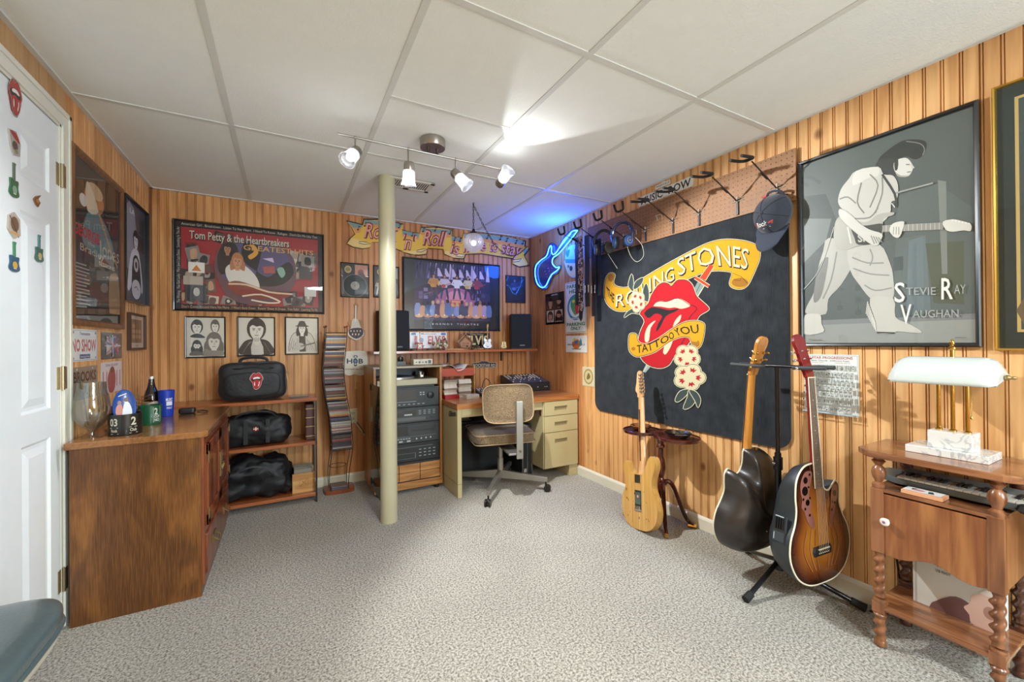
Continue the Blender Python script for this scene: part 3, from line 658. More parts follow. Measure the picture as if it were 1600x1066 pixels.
def art_stage(A):
    r = random.Random(3)
    A.rect(0, 0, 1, 1, '#15141c'); A.rect(.10, .13, .90, .97, '#3a2f58')
    A.poly([(.1, .55), (.5, .62), (.9, .55), (.9, .97), (.1, .97)], '#2a2444')
    for k in range(26):
        x = .14 + k * .029; A.poly([(x, .97), (x + .012, .97), (x + .03 * (1 if k % 2 else -1), .74), (x - .014, .74)], r.choice(['#7d6a9e', '#54497a', '#a48fc0', '#c6b5d6', '#3c3560']))
    for k in range(7): A.poly([(.33 + k * .075, .90), (.345 + k * .075, .90), (.385 + k * .075, .78), (.33 + k * .075, .78)], '#d6c3e2')
    A.poly([(.3, .42), (.42, .60), (.62, .60), (.74, .42), (.64, .3), (.4, .3)], '#b06a9a', 3); A.poly([(.42, .42), (.46, .56), (.58, .56), (.62, .42)], '#e39ab2', 3)
    for k in range(5):
        for s_ in (0, 1): A.rect(.14 + .05 * (k % 3) + .56 * s_, .44 + .055 * (k // 2), .18 + .05 * (k % 3) + .56 * s_, .49 + .055 * (k // 2), ['#6c5b8c', '#8f7fb0', '#4f4570'][k % 3])
    for x, c, l_, gq in ((.29, '#c98a52', '#5a3346', '#d9a04a'), (.40, '#cfc6d8', '#3a2c54', '#c23a3a'), (.53, '#e6e2ee', '#3a3a5e', None), (.65, '#d8c9b8', '#453050', '#e0b060'), (.75, '#8f3f50', '#2e2440', '#b04040')):
        fig(A, x, .45, .36, c, l_, guitar=gq)
    A.rect(.46, .26, .60, .44, '#c45648'); A.rect(.47, .40, .59, .43, '#f0a880'); A.rect(.47, .34, .59, .365, '#e88a70')
    for k in range(16):
        x = .13 + k * .05; y = .30 + .06 * r.random(); c = r.choice(['#3e5a94', '#6a7fb0', '#b8a0c0', '#5c3a5c', '#d9a07a', '#8898c8', '#2e3a68'])
        A.poly([(x - .03, .2), (x - .028, y), (x, y + .04), (x + .028, y), (x + .03, .2)], c, 2); A.ell(x, y + .06, .016, .03, r.choice(['#3a2418', '#b06a3a', '#1c1420', '#d8b080']), 10)
    for k in range(9):
        x = .14 + k * .085; A.ell(x, .19, .04, .022, r.choice(['#c98a5a', '#e0b080', '#8a5a6a'])); A.ell(x, .21, .007, .014, '#ffe9c0', 8)
    A.rect(.1, .03, .9, .13, '#121118'); A.t('L E G E N D S    T H E A T R E', .24, .76, .065, .09, '#c9c3d6')
    A.poly([(.33, .64), (.345, .64), (.345, .70), (.33, .70)], '#e8c46a')
mk(WB, [(629, 401), (782, 414), (782, 517), (630, 517)], 'framed_poster', 'purple framed poster of a band on stage, hung above the wall shelf', 'poster', 0.014, 0.024, art=art_stage, mat_=M_PRINT)
def art_blue(A):
    A.rect(0, 0, 1, 1, '#0d1530'); fig(A, .45, .08, .82, '#23346a', '#141c3c', '#5a6fa8', guitar='#5a6fb0'); A.line([(.5, .3), (.9, .9)], .03, '#3f7fd8'); A.ell(.7, .7, .18, .1, '#182a5c')
mk(WB, [(791, 430), (822, 432), (821, 474), (790.5, 473)], 'framed_photo', 'small dark blue photo of a guitarist in the back corner', 'picture', 0.005, 0.014, art=art_blue)

# wooden banner sign, cut out of board: outline traced in zoom units of the photograph
def zc(ox, oy, sc): return lambda p: (ox + p[0] / sc, oy + p[1] / sc)
c4 = zc(530, 330, 5.161)
bn = thing('banner_sign', 'yellow wooden ribbon banner sign with red lettering along the top of the back wall', 'sign', WB.pt(1.1, 1.95, 0.004))
def cutout(wall, conv, pts, d0, d1, name, m, parent, col, sm=4):
    P = [wall.uv(*conv(p), d0) for p in pts]; P = [(p.x, p.y) for p in spline(P, sm)] if sm else P
    n = len(P); g = G(); vs = [wall.pt(u, z, d) for d in (d0, d1) for u, z in P]
    tri = tessellate_polygon([[V3((a, b, 0)) for a, b in P]])
    g.add(vs, [tuple(t) for t in tri] + [tuple(i + n for i in t) for t in tri] + [(i, (i + 1) % n, (i + 1) % n + n, i + n) for i in range(n)], col)
    return g.build(name, m, parent)
out = [(62, 80), (120, 92), (190, 110), (200, 66), (330, 66), (450, 90), (515, 105), (505, 152), (580, 172), (650, 180), (660, 132), (780, 128), (912, 150), (905, 202), (995, 218), (1005, 182), (1150, 180), (1350, 205), (1500, 240), (1495, 290), (1530, 300), (1490, 360), (1528, 440), (1450, 450), (1400, 430), (1402, 385), (1300, 370), (1150, 345), (1020, 350), (1005, 385), (940, 382), (850, 350), (840, 310), (715, 300), (700, 350), (640, 358), (560, 345), (440, 300), (330, 250), (260, 252), (250, 295), (190, 305), (110, 290), (60, 262), (95, 215), (128, 185), (100, 130)]
cutout(WB, c4, [(745 + (x - 745) * 1.005, 215 + (y - 215) * 1.02) for x, y in out], 0.004, 0.016, 'board', attrmat('sign_board', 0.5), bn, '#33201c', 0)
g = G(); A = Art(WB.pt, pxmap(WB, 0.0165), 0.0165, g=g); A.c = c4
rc = (0.64, 0.16, 0.13)
A.poly([(745 + (x - 745) * .996, 215 + (y - 215) * .955) for x, y in out], '#e8b93c')
for q in ([(68, 84), (190, 114), (180, 135), (110, 135)], [(205, 70), (450, 93), (510, 108), (500, 135), (200, 100)], [(508, 156), (648, 184), (640, 215), (508, 185)], [(663, 135), (908, 154), (900, 190), (660, 165)], [(905, 205), (995, 222), (990, 245), (905, 235)], [(1008, 186), (1150, 184), (1350, 209), (1496, 243), (1490, 275), (1350, 245), (1150, 218), (1005, 215)], [(1490, 305), (1525, 305), (1500, 340), (1485, 335)]): A.poly(q, '#7d9a94')
for q in ([(110, 135), (180, 135), (165, 175), (135, 180)], [(200, 100), (500, 135), (495, 155), (195, 125)], [(508, 185), (640, 215), (640, 232), (508, 205)], [(660, 165), (900, 190), (900, 215), (655, 190)], [(905, 235), (990, 245), (990, 265), (905, 258)], [(1005, 215), (1150, 218), (1350, 245), (1490, 275), (1485, 300), (1300, 268), (1150, 245), (1005, 240)]): A.poly(q, '#e0934f')
for q in ([(100, 215), (150, 230), (250, 260), (245, 290), (190, 300), (110, 285), (70, 262)], [(630, 318), (710, 305), (695, 345), (600, 350), (500, 325), (560, 325)], [(850, 318), (950, 345), (1010, 352), (998, 380), (920, 375), (850, 345)], [(1408, 390), (1480, 380), (1500, 410), (1515, 436), (1450, 446), (1405, 425)]): A.poly(q, '#eac97e')
for q in ([(160, 245), (215, 250), (255, 262), (200, 268), (160, 258)], [(625, 318), (680, 305), (712, 308), (660, 330), (625, 330)], [(1020, 350), (960, 345), (940, 362), (990, 370)], [(1402, 395), (1470, 385), (1450, 405), (1405, 412)]):
    A.poly(q, '#f0d79a'); A.line(q, 5, '#33201c', closed=True)
def lett(s, b, t):
    for off, c, bo in ((0, '#7c1f24', .05), (0, '#e7a08c', .0)): A.txt(s, b, t, c, bo, 0.25)
lett('Rock', [(200, 212), (330, 222), (475, 245)], [(205, 95), (330, 105), (480, 125)]); lett("'n'", [(515, 305), (620, 312)], [(515, 190), (625, 205)])
lett('Roll', [(672, 270), (860, 280)], [(675, 152), (870, 168)]); lett('is', [(890, 335), (970, 355)], [(895, 240), (975, 262)])
lett('here', [(1000, 330), (1185, 318)], [(1000, 215), (1185, 235)]); lett('to', [(1210, 325), (1280, 332)], [(1210, 225), (1285, 240)]); lett('stay', [(1300, 340), (1465, 365)], [(1300, 240), (1480, 275)])
for x, y in ((205, 120), (150, 150), (480, 135), (585, 200), (675, 165), (770, 160), (890, 185), (970, 245), (925, 240), (1190, 222), (1295, 230), (1420, 262), (1475, 265), (1345, 245)):
    A.ell(x, y, 8, 6, '#1c1a22', 10); A.line([(x + 6, y), (x + 6, y - 28)], 4, '#1c1a22'); A.line([(x + 6, y - 28), (x + 20, y - 22)], 6, '#1c1a22')
g.build('lettering', attrmat('sign_board', 0.5), bn)

# small items hung on the back wall
def plate(wall, q, label, cat, fn, name='licence_plate', th=0.003, base=0.001, back='#e9e6dc', mat_=None, group=None):
    return mk(wall, q, name, label, cat, 0, th, art=fn, glass=False, mat_=mat_ or M_PLATE, base=base, group=group, back=back)
og = thing('guitar_ornament', 'small flat guitar shaped wall plaque with a picnic scene, left of the pole', 'wall ornament', WB.pt(0.47, 1.10, 0.001))
cz = zc(520, 420, 4.571)
cutout(WB, cz, [(150, 255), (178, 255), (176, 290), (170, 360), (205, 370), (212, 400), (200, 420), (228, 445), (225, 480), (190, 505), (168, 518), (140, 505), (105, 480), (102, 445), (125, 420), (108, 395), (112, 375), (148, 362), (155, 300)], 0.001, 0.01, 'board', attrmat('sign_board', 0.5), og, '#a87a42')
g = G(); A = Art(WB.pt, pxmap(WB, 0.0105), 0.0105, g=g); A.c = cz
A.poly([(140, 362), (178, 362), (200, 420), (222, 450), (218, 480), (168, 512), (112, 480), (110, 450), (130, 420)], '#d9cfc0', 3); A.poly([(125, 430), (205, 425), (215, 470), (168, 500), (118, 470)], '#3c2a30', 3)
A.line([(164, 262), (162, 380)], 9, '#efe6d8'); 
for k in range(14): A.ell(130 + k * 5.5, 445 + (k * 7 % 4) * 12, 5, 7, ['#d9c9b4', '#8a3038', '#e9e2da', '#5a4038'][k % 4], 8)
g.build('picture', attrmat('sign_board', 0.5), og)
hf = thing('paper_fan', 'cream paddle fan printed H and B with a wooden stick', 'hand fan', WB.pt(0.5, 0.76, 0.001))
cz = zc(500, 500, 5.922)
cutout(WB, cz, [(232, 298), (300, 288), (380, 286), (428, 296), (438, 360), (432, 480), (415, 505), (370, 515), (320, 505), (270, 516), (228, 500), (218, 470), (216, 360)], 0.010, 0.012, 'paddle', attrmat('sign_board', 0.5), hf, '#e3dccb')
cutout(WB, cz, [(312, 500), (342, 500), (344, 560), (338, 600), (342, 638), (314, 638), (318, 600), (312, 560)], 0.002, 0.009, 'stick', attrmat('sign_board', 0.5), hf, '#cda05a')
g = G(); A = Art(WB.pt, pxmap(WB, 0.0124), 0.0124, g=g); A.c = cz; dk = '#26303f'
A.txt('H', [(248, 402), (300, 402)], [(248, 360), (300, 360)], dk, .03); A.txt('B', [(356, 402), (400, 402)], [(356, 360), (400, 360)], dk, .03); A.ell(328, 382, 22, 26, dk); A.ell(328, 382, 12, 14, '#5b8bb0'); A.ell(328, 340, 20, 14, '#4c5560'); A.ell(328, 342, 11, 8, '#e3dccb'); A.ell(328, 415, 15, 14, dk); A.ell(328, 410, 8, 8, '#e3dccb')
A.txt('HOUSE BLEND. REAL. COFFEE.', [(232, 462), (415, 462)], [(232, 450), (415, 450)], '#6d5a35', .01); g.build('print', attrmat('sign_board', 0.5), hf)
def outlet(wall, px, label):
    u, z = wall.uv(*px); o = thing('wall_outlet', label, 'outlet', wall.pt(u, z - .06, 0.0))
    g = G(); c = [wall.pt(u + a * .036, z + b_ * .06, d) for d in (0.0, .006) for a, b_ in ((-1, -1), (1, -1), (1, 1), (-1, 1))]
    g.add(c, [(0, 3, 2, 1), (4, 5, 6, 7), (0, 1, 5, 4), (1, 2, 6, 5), (2, 3, 7, 6), (3, 0, 4, 7)]); g.build('cover_plate', mat('ivory_plastic', '#d8cda4', 0.35), o, bev=0.002)
    for s in (-1, 1):
        g = G(); A = Art(wall.pt, lambda x, y: (x, y), 0.0065, g=g); A.ell(u, z + s * .024, .016, .014, '#c9bd92'); A.rect(u - .007, z + s * .024 - .004, u - .005, z + s * .024 + .005, '#2a261c'); A.rect(u + .005, z + s * .024 - .004, u + .007, z + s * .024 + .005, '#2a261c'); g.build('socket', attrmat('sign_board', 0.5), o)
    return o
outlet(WB, (551, 650), 'ivory wall outlet with a white cord plugged in, right of the disc tower')
outlet(WB, (583, 648), 'ivory wall outlet seen beside the pole through smoked glass')
M_WC = mat('white_cord', '#d9d3c2', 0.5); M_BC = mat('black_cord', '#121212', 0.5)
a = WB.pt(*WB.uv(553, 657), 0.02)
cdw = G().tube(spline([tuple(a), (0.48, 3.59, 0.50), (0.55, 3.55, 0.40), (0.60, 3.56, 0.28), (0.62, 3.58, 0.24)], 6, False), 0.003, 6).build('electric_cable', M_WC); tag(cdw, 'white power cord drooping from the wall outlet behind the pole', 'cord')
b_ = WB.pt(*WB.uv(586, 655), 0.02)
cdb = G().tube(spline([tuple(b_), (0.585, 3.56, 0.46), (0.55, 3.54, 0.41), (0.535, 3.55, 0.44), (0.50, 3.57, 0.50)], 6, False), 0.003, 6).build('electric_cable', M_BC); tag(cdb, 'black power cord hanging from the outlet beside the pole', 'cord')
rs = thing('street_sign', 'small dark road name sign on the wall between shelf and desk', 'sign', WB.pt(1.42, 0.9, 0.001))
cz = zc(720, 560, 10)
cutout(WB, cz, [(170, 90), (180, 65), (270, 62), (320, 40), (400, 38), (450, 62), (555, 62), (560, 90), (560, 130), (550, 148), (185, 150), (170, 130)], 0.001, 0.006, 'board', attrmat('sign_board', 0.5), rs, '#b9ada0', 0)
g = G(); A = Art(WB.pt, pxmap(WB, 0.0064), 0.0064, g=g); A.c = cz; A.poly([(180, 92), (190, 72), (275, 70), (325, 48), (398, 46), (445, 70), (546, 70), (550, 92), (550, 128), (540, 141), (195, 142), (180, 128)], '#3c302b')
A.txt('ROCKSTAR RD', [(195, 132), (540, 132)], [(195, 88), (540, 88)], '#cfc4b6', .02); g.build('lettering', attrmat('sign_board', 0.5), rs)

# ---- left wall ----
M_OAK = wood('oak_frame', '#65401f', '#8a5c34', rough=0.35, coat=0.2)
def art_gj(A):
    A.rect(0, 0, 1, 1, '#3b342f'); A.poly([(0, .55), (1, .6), (1, .8), (0, .85)], '#2a2421')
    A.poly([(.2, .48), (.25, .66), (.45, .74), (.7, .66), (.85, .5), (.6, .44)], '#5f8c93', 4); A.ell(.42, .80, .2, .09, '#c9875a'); A.ell(.44, .86, .16, .05, '#d9c09a'); A.poly([(.28, .70), (.25, .86), (.33, .88), (.5, .74)], '#e9dcc4', 3)
    A.line([(.5, .74), (.8, .50), (.95, .42)], .03, '#b89a70'); A.ell(.2, .75, .07, .04, '#e2e4e2')
    A.t('GEORGE', .02, .52, .52, .585, '#c2363a', .03, .0); A.t('Jones', .5, .98, .455, .56, '#cfc9ae'); A.t('the', .28, .42, .485, .51, '#cfc9ae'); A.t('Bradley', .14, .62, .43, .475, '#cfc9ae'); A.t('BARN', .6, .8, .425, .45, '#7d4a48'); A.t('SESSIONS', .5, .86, .385, .41, '#e6e0cf', .02)
    for k in range(13): A.line([(.04, .34 - k * .022), (.25 + .06 * (k % 3), .345 - k * .022)], .008, '#b9b2a4')
    A.poly([(.3, .1), (.3, .38), (.7, .36), (.7, .1)], '#4f4a3c'); A.poly([(.32, .16), (.4, .26), (.7, .24), (.7, .14)], '#6b4030', 2); A.poly([(.74, .04), (.72, .3), (.8, .36), (.95, .34), (.98, .04)], '#b08c5c', 3); A.rect(0, 0, 1, .07, '#1c1a18')
mk(WL, [(116, 222), (195, 296), (196.5, 512), (116, 511)], 'framed_poster', 'concert poster in a broad oak frame on the left wall beside the door', 'poster', 0.03, 0.026, fm=M_OAK, art=art_gj)
def art_bw(A):
    A.rect(0, 0, 1, 1, '#4a4a52'); A.poly([(.05, .35), (.1, .9), (.5, .95), (.6, .4)], '#8e8f98', 2); A.rect(.68, .55, .95, .72, '#2b2c33'); A.rect(.72, .74, .95, .9, '#30323a')
    A.poly([(.2, .12), (.3, .42), (.48, .55), (.7, .52), (.86, .2), (.8, .12), (.66, .4), (.5, .4), (.36, .16)], '#d2d2d4', 3); A.poly([(.4, .1), (.44, .45), (.7, .45), (.78, .08)], '#202024', 3)
    face(A, .56, .63, .2, .18, '#cfcfd2', '#17171a', long=False); A.ell(.56, .39, .1, .07, '#c2c2c6'); A.ell(.56, .39, .05, .035, '#2a2a2e'); A.ell(.56, .14, .2, .1, '#c9c9cb'); A.line([(.48, .15), (.56, .17), (.66, .14)], .01, '#222226')
    A.t('LA', .3, .5, .88, .93, '#e9e9ec', .01)
t_ = mk(WL, [(198, 303), (234, 334), (234, 478), (199, 470)], 'canvas_print', 'black and white canvas photo of a person, nearest the left back corner', 'picture', 0.003, 0.034, art=art_bw, glass=False)
def art_sep(A): A.rect(0, 0, 1, 1, '#d8ccb8'); A.rect(.15, .16, .85, .88, '#6e5338'); [A.ell(.3 + .2 * (k % 3), .35 + .16 * (k // 3), .09, .07, '#b89468') for k in range(7)]; A.t('1950', .4, .6, .06, .1, '#5a4a3a')
mk(WL, [(205, 489), (229.5, 492), (229, 547), (205.5, 547)], 'framed_photo', 'small sepia group photo in a dark frame under the canvas', 'picture', 0.014, 0.02, fm=mat('walnut_frame', '#4a3020', 0.4), art=art_sep)
def p_noshow(A):
    A.rect(.0, 0, 1, 1, '#e6e8e6'); A.line([(.03, .04), (.97, .04), (.97, .96), (.03, .96)], .02, '#7a8aa0', True); A.t('NO SHOW', .03, .95, .32, .68, '#b5322f', .035); A.t('Tennessee', .3, .7, .82, .92, '#2c3e63', .02)
    A.rect(.3, .08, .7, .22, '#2c4a80'); A.t('George Jones', .33, .67, .12, .18, '#e8e8e8', .01); A.ell(.08, .9, .025, .04, '#555b60'); A.ell(.92, .9, .025, .04, '#555b60'); A.ell(.08, .1, .025, .04, '#9aa0a2'); A.ell(.92, .1, .025, .04, '#9aa0a2')
plate(WL, [(112, 513.5), (153, 516.5), (152.5, 563), (112, 566)], 'white licence plate reading NO SHOW in red letters', 'licence plate', p_noshow, group='plates on the left wall')
def p_flag(A):
    A.rect(0, 0, 1, 1, '#201c1e'); r = random.Random(4)
    for k in range(30): A.poly([(.15 + .7 * r.random(), .1 + .8 * r.random()) for _ in range(3)], r.choice(['#b8383c', '#c8c4c6', '#4a5a8c', '#8fa3b8', '#d8d4d0']))
    for k in range(8): A.line([(.5, .5), (.5 + .4 * math.cos(k * .785), .5 + .42 * math.sin(k * .785))], .04, '#c94a4c' if k % 2 else '#d9d4d0')
    A.t('USA', .35, .65, .8, .9, '#d8d4d0')
plate(WL, [(159.5, 519.5), (191, 521), (191, 559.5), (159.5, 562)], 'dark plate with red and white burst pattern beside the white plate', 'licence plate', p_flag, back='#201c1e', group='plates on the left wall')
def p_bd(A): A.rect(0, 0, 1, 1, '#8d8276'); A.t('BROOKS', .08, .95, .55, .85, '#2e2a26', .03); A.t('& DUNN', .2, .95, .12, .42, '#2e2a26', .03); A.ell(.2, .93, .02, .03, '#d9d4c8'); A.ell(.8, .93, .02, .03, '#d9d4c8')
plate(WL, [(112, 577), (153, 569), (152.5, 620), (112, 627)], 'grey weathered plate with black lettering, lowest beside the door casing', 'licence plate', p_bd, back='#8d8276', group='plates on the left wall')
def p_tx(A):
    A.rect(0, 0, 1, 1, '#e4dcdc'); A.t('GRACELAND', .2, .8, .86, .94, '#5a6a8c', .01); A.poly([(.35, .05), (.3, .5), (.45, .82), (.6, .8), (.68, .45), (.6, .05)], '#a03c4c', 3); A.ell(.5, .74, .08, .1, '#6a2a34')
    for k in range(6): A.t('I', .08 + k * .16, .11 + k * .16, .2, .7, '#b0485a', .02)
plate(WL, [(158.5, 566.5), (191, 564.5), (191, 611), (158.5, 616)], 'white plate with a pink red figure, behind the mugs', 'licence plate', p_tx, group='plates on the left wall')
# magnets on the door
def magnet(px, w, h, label, fn, th=0.004):
    u, z = WL.uv(*px);
    g = G(); A = Art(WL.pt, lambda x, y: (u + x * w, z + y * h), 0.0045 + th, g=g); A.asp = w / h
    fn(A, g, u, z, w, h); o = g.build('door_magnet', M_PLATE); tag(o, label, 'magnet', 'magnets on the white door'); return o
def slab(g, u, z, w, h, pts, col, d0=0.0045, d1=0.0083):
    P = [(u + x * w, z + y * h) for x, y in pts]; n = len(P); tri = tessellate_polygon([[V3((a, b, 0)) for a, b in P]])
    g.add([WL.pt(a, b, d) for d in (d0, d1) for a, b in P], [tuple(t) for t in tri] + [tuple(i + n for i in t) for t in tri] + [(i, (i + 1) % n, (i + 1) % n + n, i + n) for i in range(n)], col)
def m_tongue(A, g, u, z, w, h): slab(g, u, z, w, h, [(-.4, .2), (-.2, .48), (.2, .48), (.48, .2), (.4, -.1), (.15, -.48), (-.2, -.4), (-.4, 0)], '#7a2420'); tongue(A, 0, 0, .95, .95, '#c8c2b6', '#b8342e')
magnet((18.5, 152), .085, .125, 'red lips and tongue magnet, highest on the door', m_tongue)
def m_logo(A, g, u, z, w, h): slab(g, u, z, w, h, [(-.45, .4), (.1, .5), (.45, .1), (.4, -.4), (-.1, -.5), (-.3, -.2)], '#b8aea4'); A.poly([(-.4, .38), (.1, .42), (.4, .1), (0, .15)], '#a8322e', 2); A.ell(0, -.1, .22, .18, '#5c4a40'); A.ell(.1, -.3, .12, .1, '#8c8c6a')
magnet((18, 223), .075, .085, 'red topped round portrait magnet below the lips magnet', m_logo)
def gmag(c, c2, neck):
    def f(A, g, u, z, w, h):
        slab(g, u, z, w, h, [(p.x, p.y) for p in spline([(-.1, .0), (-.42, .02), (-.4, -.2), (-.5, -.4), (-.2, -.5), (.2, -.5), (.5, -.4), (.38, -.2), (.42, 0), (.1, 0)], 3)], c); slab(g, u, z, w, h, [(-.08, -.02), (.08, -.02), (.08, .4), (.14, .5), (-.1, .5), (-.08, .4)], neck, 0.0047, 0.0086)
        A.ell(0, -.28, .24, .12, c2); A.line([(-.15, -.4), (.15, -.4)], .03, '#d8d4c8')
    return f
magnet((17.5, 281), .055, .115, 'dark green guitar magnet standing upright below the portrait magnet', gmag('#2f6a4a', '#7fa890', '#5a6a58'))
def m_piano(A, g, u, z, w, h): slab(g, u, z, w, h, [(-.5, -.1), (-.2, .2), (.5, .5), (.1, .1), (.4, -.1), (.1, -.5), (-.2, -.4)], '#8a5a34'); A.poly([(-.3, -.1), (0, .1), (.3, -.05), (0, -.3)], '#b88a54')
magnet((54, 312), .05, .05, 'tiny brown piano magnet, between the two columns of magnets', m_piano)
def m_badge(A, g, u, z, w, h): slab(g, u, z, w, h, [(-.4, .3), (0, .5), (.4, .3), (.45, -.3), (0, -.5), (-.45, -.2)], '#c3b8a8'); A.ell(0, .05, .3, .28, '#7a5c46'); A.line([(-.35, .3), (.3, -.4)], .05, '#4a4038'); A.rect(-.3, -.35, .3, -.25, '#d8a868')
magnet((17.5, 352), .08, .09, 'cream and brown crest magnet on the left edge of the door', m_badge)
magnet((18, 401), .06, .10, 'green and yellow guitar magnet lowest on the left edge', gmag('#2a5a78', '#e0b03a', '#3f8a5a'))
magnet((57.5, 388), .055, .10, 'small multicoloured guitar magnet inside the middle door panel', gmag('#3c6a5c', '#c8b46a', '#4a7a78'))

# ---- right wall ----
def art_srv(A):
    A.rect(0, 0, 1, 1, '#5a6360')
    A.rect(0, .0, 1, .12, '#9a9f9a'); A.rect(0, .10, 1, .125, '#84898a')
    def c(p):
        u, z = WR.uv(1230 + p[0] / 2.316, 100 + p[1] / 2.316, 0.009); return (u - A.L) / (A.R - A.L), (z - A.B) / (A.T - A.B)
    A.c = c
    for q, k in (([(45, 480), (140, 470), (200, 620), (120, 900), (45, 910)], '#454d4a'), ([(45, 560), (160, 560), (140, 640), (60, 720)], '#6f7774'), ([(400, 480), (540, 430), (670, 520), (690, 900), (380, 920)], '#626d6a'), ([(440, 640), (500, 620), (520, 900), (430, 910)], '#6c7b7e'), ([(500, 650), (640, 640), (640, 870), (530, 865)], '#5a6253'), ([(545, 420), (575, 425), (580, 760), (560, 760)], '#858b85'), ([(385, 700), (420, 695), (420, 745), (385, 750)], '#4a5555')): A.poly(q, k)
    A.poly([(380, 300), (430, 275), (500, 280), (495, 325), (465, 345), (430, 335), (395, 350), (350, 370), (330, 345)], '#2f3432', 4)
    A.line([(430, 280), (480, 288), (497, 308), (490, 330)], 3, '#8c918d', smooth=3)
    A.poly([(330, 350), (385, 345), (400, 400), (350, 405), (320, 385)], '#3a3f3d', 3)
    A.poly([(390, 352), (430, 340), (452, 362), (455, 380), (440, 405), (412, 408), (388, 385)], '#dcdcd4', 4)
    A.poly([(388, 350), (402, 346), (400, 380), (390, 385)], '#3a3f3d', 2); A.poly([(448, 358), (462, 376), (450, 380)], '#d0d0c8'); A.line([(430, 364), (444, 364)], 3, '#55575a'); A.line([(434, 392), (448, 390)], 3, '#6a6c68'); A.poly([(392, 392), (412, 404), (440, 404), (420, 410), (400, 406)], '#a8a8a0', 2)
    # far leg, near leg
    A.poly([(150, 630), (245, 655), (240, 720), (195, 800), (150, 850), (140, 905), (72, 905), (70, 880), (100, 820), (112, 740), (130, 680)], '#b9b9b1', 3)
    A.poly([(112, 740), (150, 700), (130, 820), (110, 860), (95, 850)], '#7d7e79', 3); A.line([(180, 680), (160, 780), (130, 850)], 5, '#8a8b85', smooth=3)
    A.poly([(225, 660), (330, 650), (372, 720), (385, 780), (383, 850), (330, 862), (298, 845), (262, 800), (228, 745)], '#c4c4bc', 3)
    for q in ([(235, 700), (290, 720), (350, 720)], [(240, 740), (300, 760), (370, 765)], [(280, 800), (320, 820), (380, 810)], [(300, 670), (310, 700), (300, 730)]): A.line(q, 5, '#93948e', smooth=3)
    A.poly([(300, 850), (385, 850), (392, 915), (440, 940), (483, 965), (478, 974), (400, 968), (385, 975), (330, 975), (322, 935)], '#c9c9c0', 3); A.line([(325, 972), (390, 974)], 6, '#4a4a46')
    for k in range(10): A.line([(292 + k * 3, 860 + k * 8), (286 + k * 4, 905 + k * 7)], 3, '#dcdcd4')
    A.poly([(62, 920), (75, 905), (120, 908), (125, 940), (132, 970), (62, 978)], '#cfcfc6', 3)
    A.line([(170, 590), (120, 740), (48, 830)], 2.5, '#b5b8b4', smooth=4)
    # jacket
    A.poly([(185, 500), (195, 455), (225, 415), (250, 388), (330, 372), (350, 400), (385, 405), (402, 440), (398, 490), (378, 500), (372, 545), (330, 585), (280, 590), (240, 570), (225, 540), (200, 525)], '#cbcbc3', 3)
    A.poly([(250, 388), (328, 374), (330, 405), (300, 410), (240, 440)], '#dadad2', 3)
    for q in ([(300, 400), (330, 440), (300, 520)], [(345, 410), (345, 470), (320, 540)], [(190, 490), (220, 482), (250, 505)], [(240, 560), (300, 556), (330, 520)], [(270, 430), (255, 500), (280, 540)]): A.line(q, 5, '#85867f', smooth=3)
    A.line([(345, 400), (390, 470), (395, 520)], 9, '#3c403d', smooth=3)
    # guitar with strap, neck and hands
    A.poly([(172, 590), (182, 560), (205, 548), (240, 565), (290, 572), (330, 545), (385, 537), (383, 548), (350, 560), (348, 590), (340, 640), (300, 652), (255, 660), (215, 672), (182, 665), (170, 630)], '#b5b5ac', 4)
    A.poly([(235, 590), (290, 585), (345, 578), (345, 600), (330, 645), (260, 655), (245, 630)], '#3f413d', 3); A.line([(220, 590), (232, 650)], 6, '#e0e0d8')
    A.txt('SRV', [(258, 645), (322, 640)], [(255, 618), (318, 614)], '#c9c9c0', .03)
    A.poly([(345, 585), (565, 574), (566, 600), (346, 609)], '#9c9d95'); 
    for k in range(13): A.line([(360 + k * 16, 584 - k * .7), (360 + k * 16, 608 - k * .7)], 2, '#d8d8d0')
    A.poly([(565, 572), (600, 563), (630, 568), (666, 580), (665, 605), (640, 603), (600, 608), (575, 600)], '#dadad2', 3)
    for k in range(6): A.ell(600 + k * 12, 566 + k * 2.5, 4, 3, '#efefe8', 8)
    A.poly([(192, 525), (225, 540), (262, 575), (300, 600), (345, 615), (340, 640), (325, 658), (300, 650), (260, 620), (215, 580), (190, 550)], '#d3d3cb', 3)
    for k in range(4): A.line([(305 + k * 9, 622 + k * 2), (318 + k * 9, 652 - k * 2)], 4, '#8f908a')
    A.poly([(372, 600), (385, 578), (420, 570), (425, 582), (410, 625), (392, 628), (378, 615)], '#dcdcd4', 3)
    for k in range(3): A.line([(388 + k * 9, 590), (386 + k * 10, 618)], 2.5, '#8f908a')
    A.line([(380, 505), (392, 520)], 4, '#d8d8d0'); A.line([(395, 468), (530, 432)], 6, '#9fa39e')
    W_ = '#eceee8'
    A.txt('S', [(390, 862), (428, 862)], [(390, 792), (428, 792)], W_, .01); A.txt('TEVIE', [(432, 836), (540, 836)], [(432, 810), (540, 808)], '#aab0ac'); A.txt('R', [(560, 852), (602, 850)], [(560, 776), (602, 774)], W_, .01); A.txt('AY', [(606, 832), (648, 832)], [(606, 800), (648, 798)], '#aab0ac')
    A.txt('V', [(412, 940), (452, 940)], [(412, 872), (452, 870)], W_, .01); A.txt('AUGHAN', [(456, 918), (622, 916)], [(456, 892), (622, 888)], '#aab0ac')
    A.line([(80, 998), (130, 999)], 1.5, '#4a4a46'); A.line([(610, 990), (650, 990)], 1.5, '#4a4a46'); A.c = lambda p: p
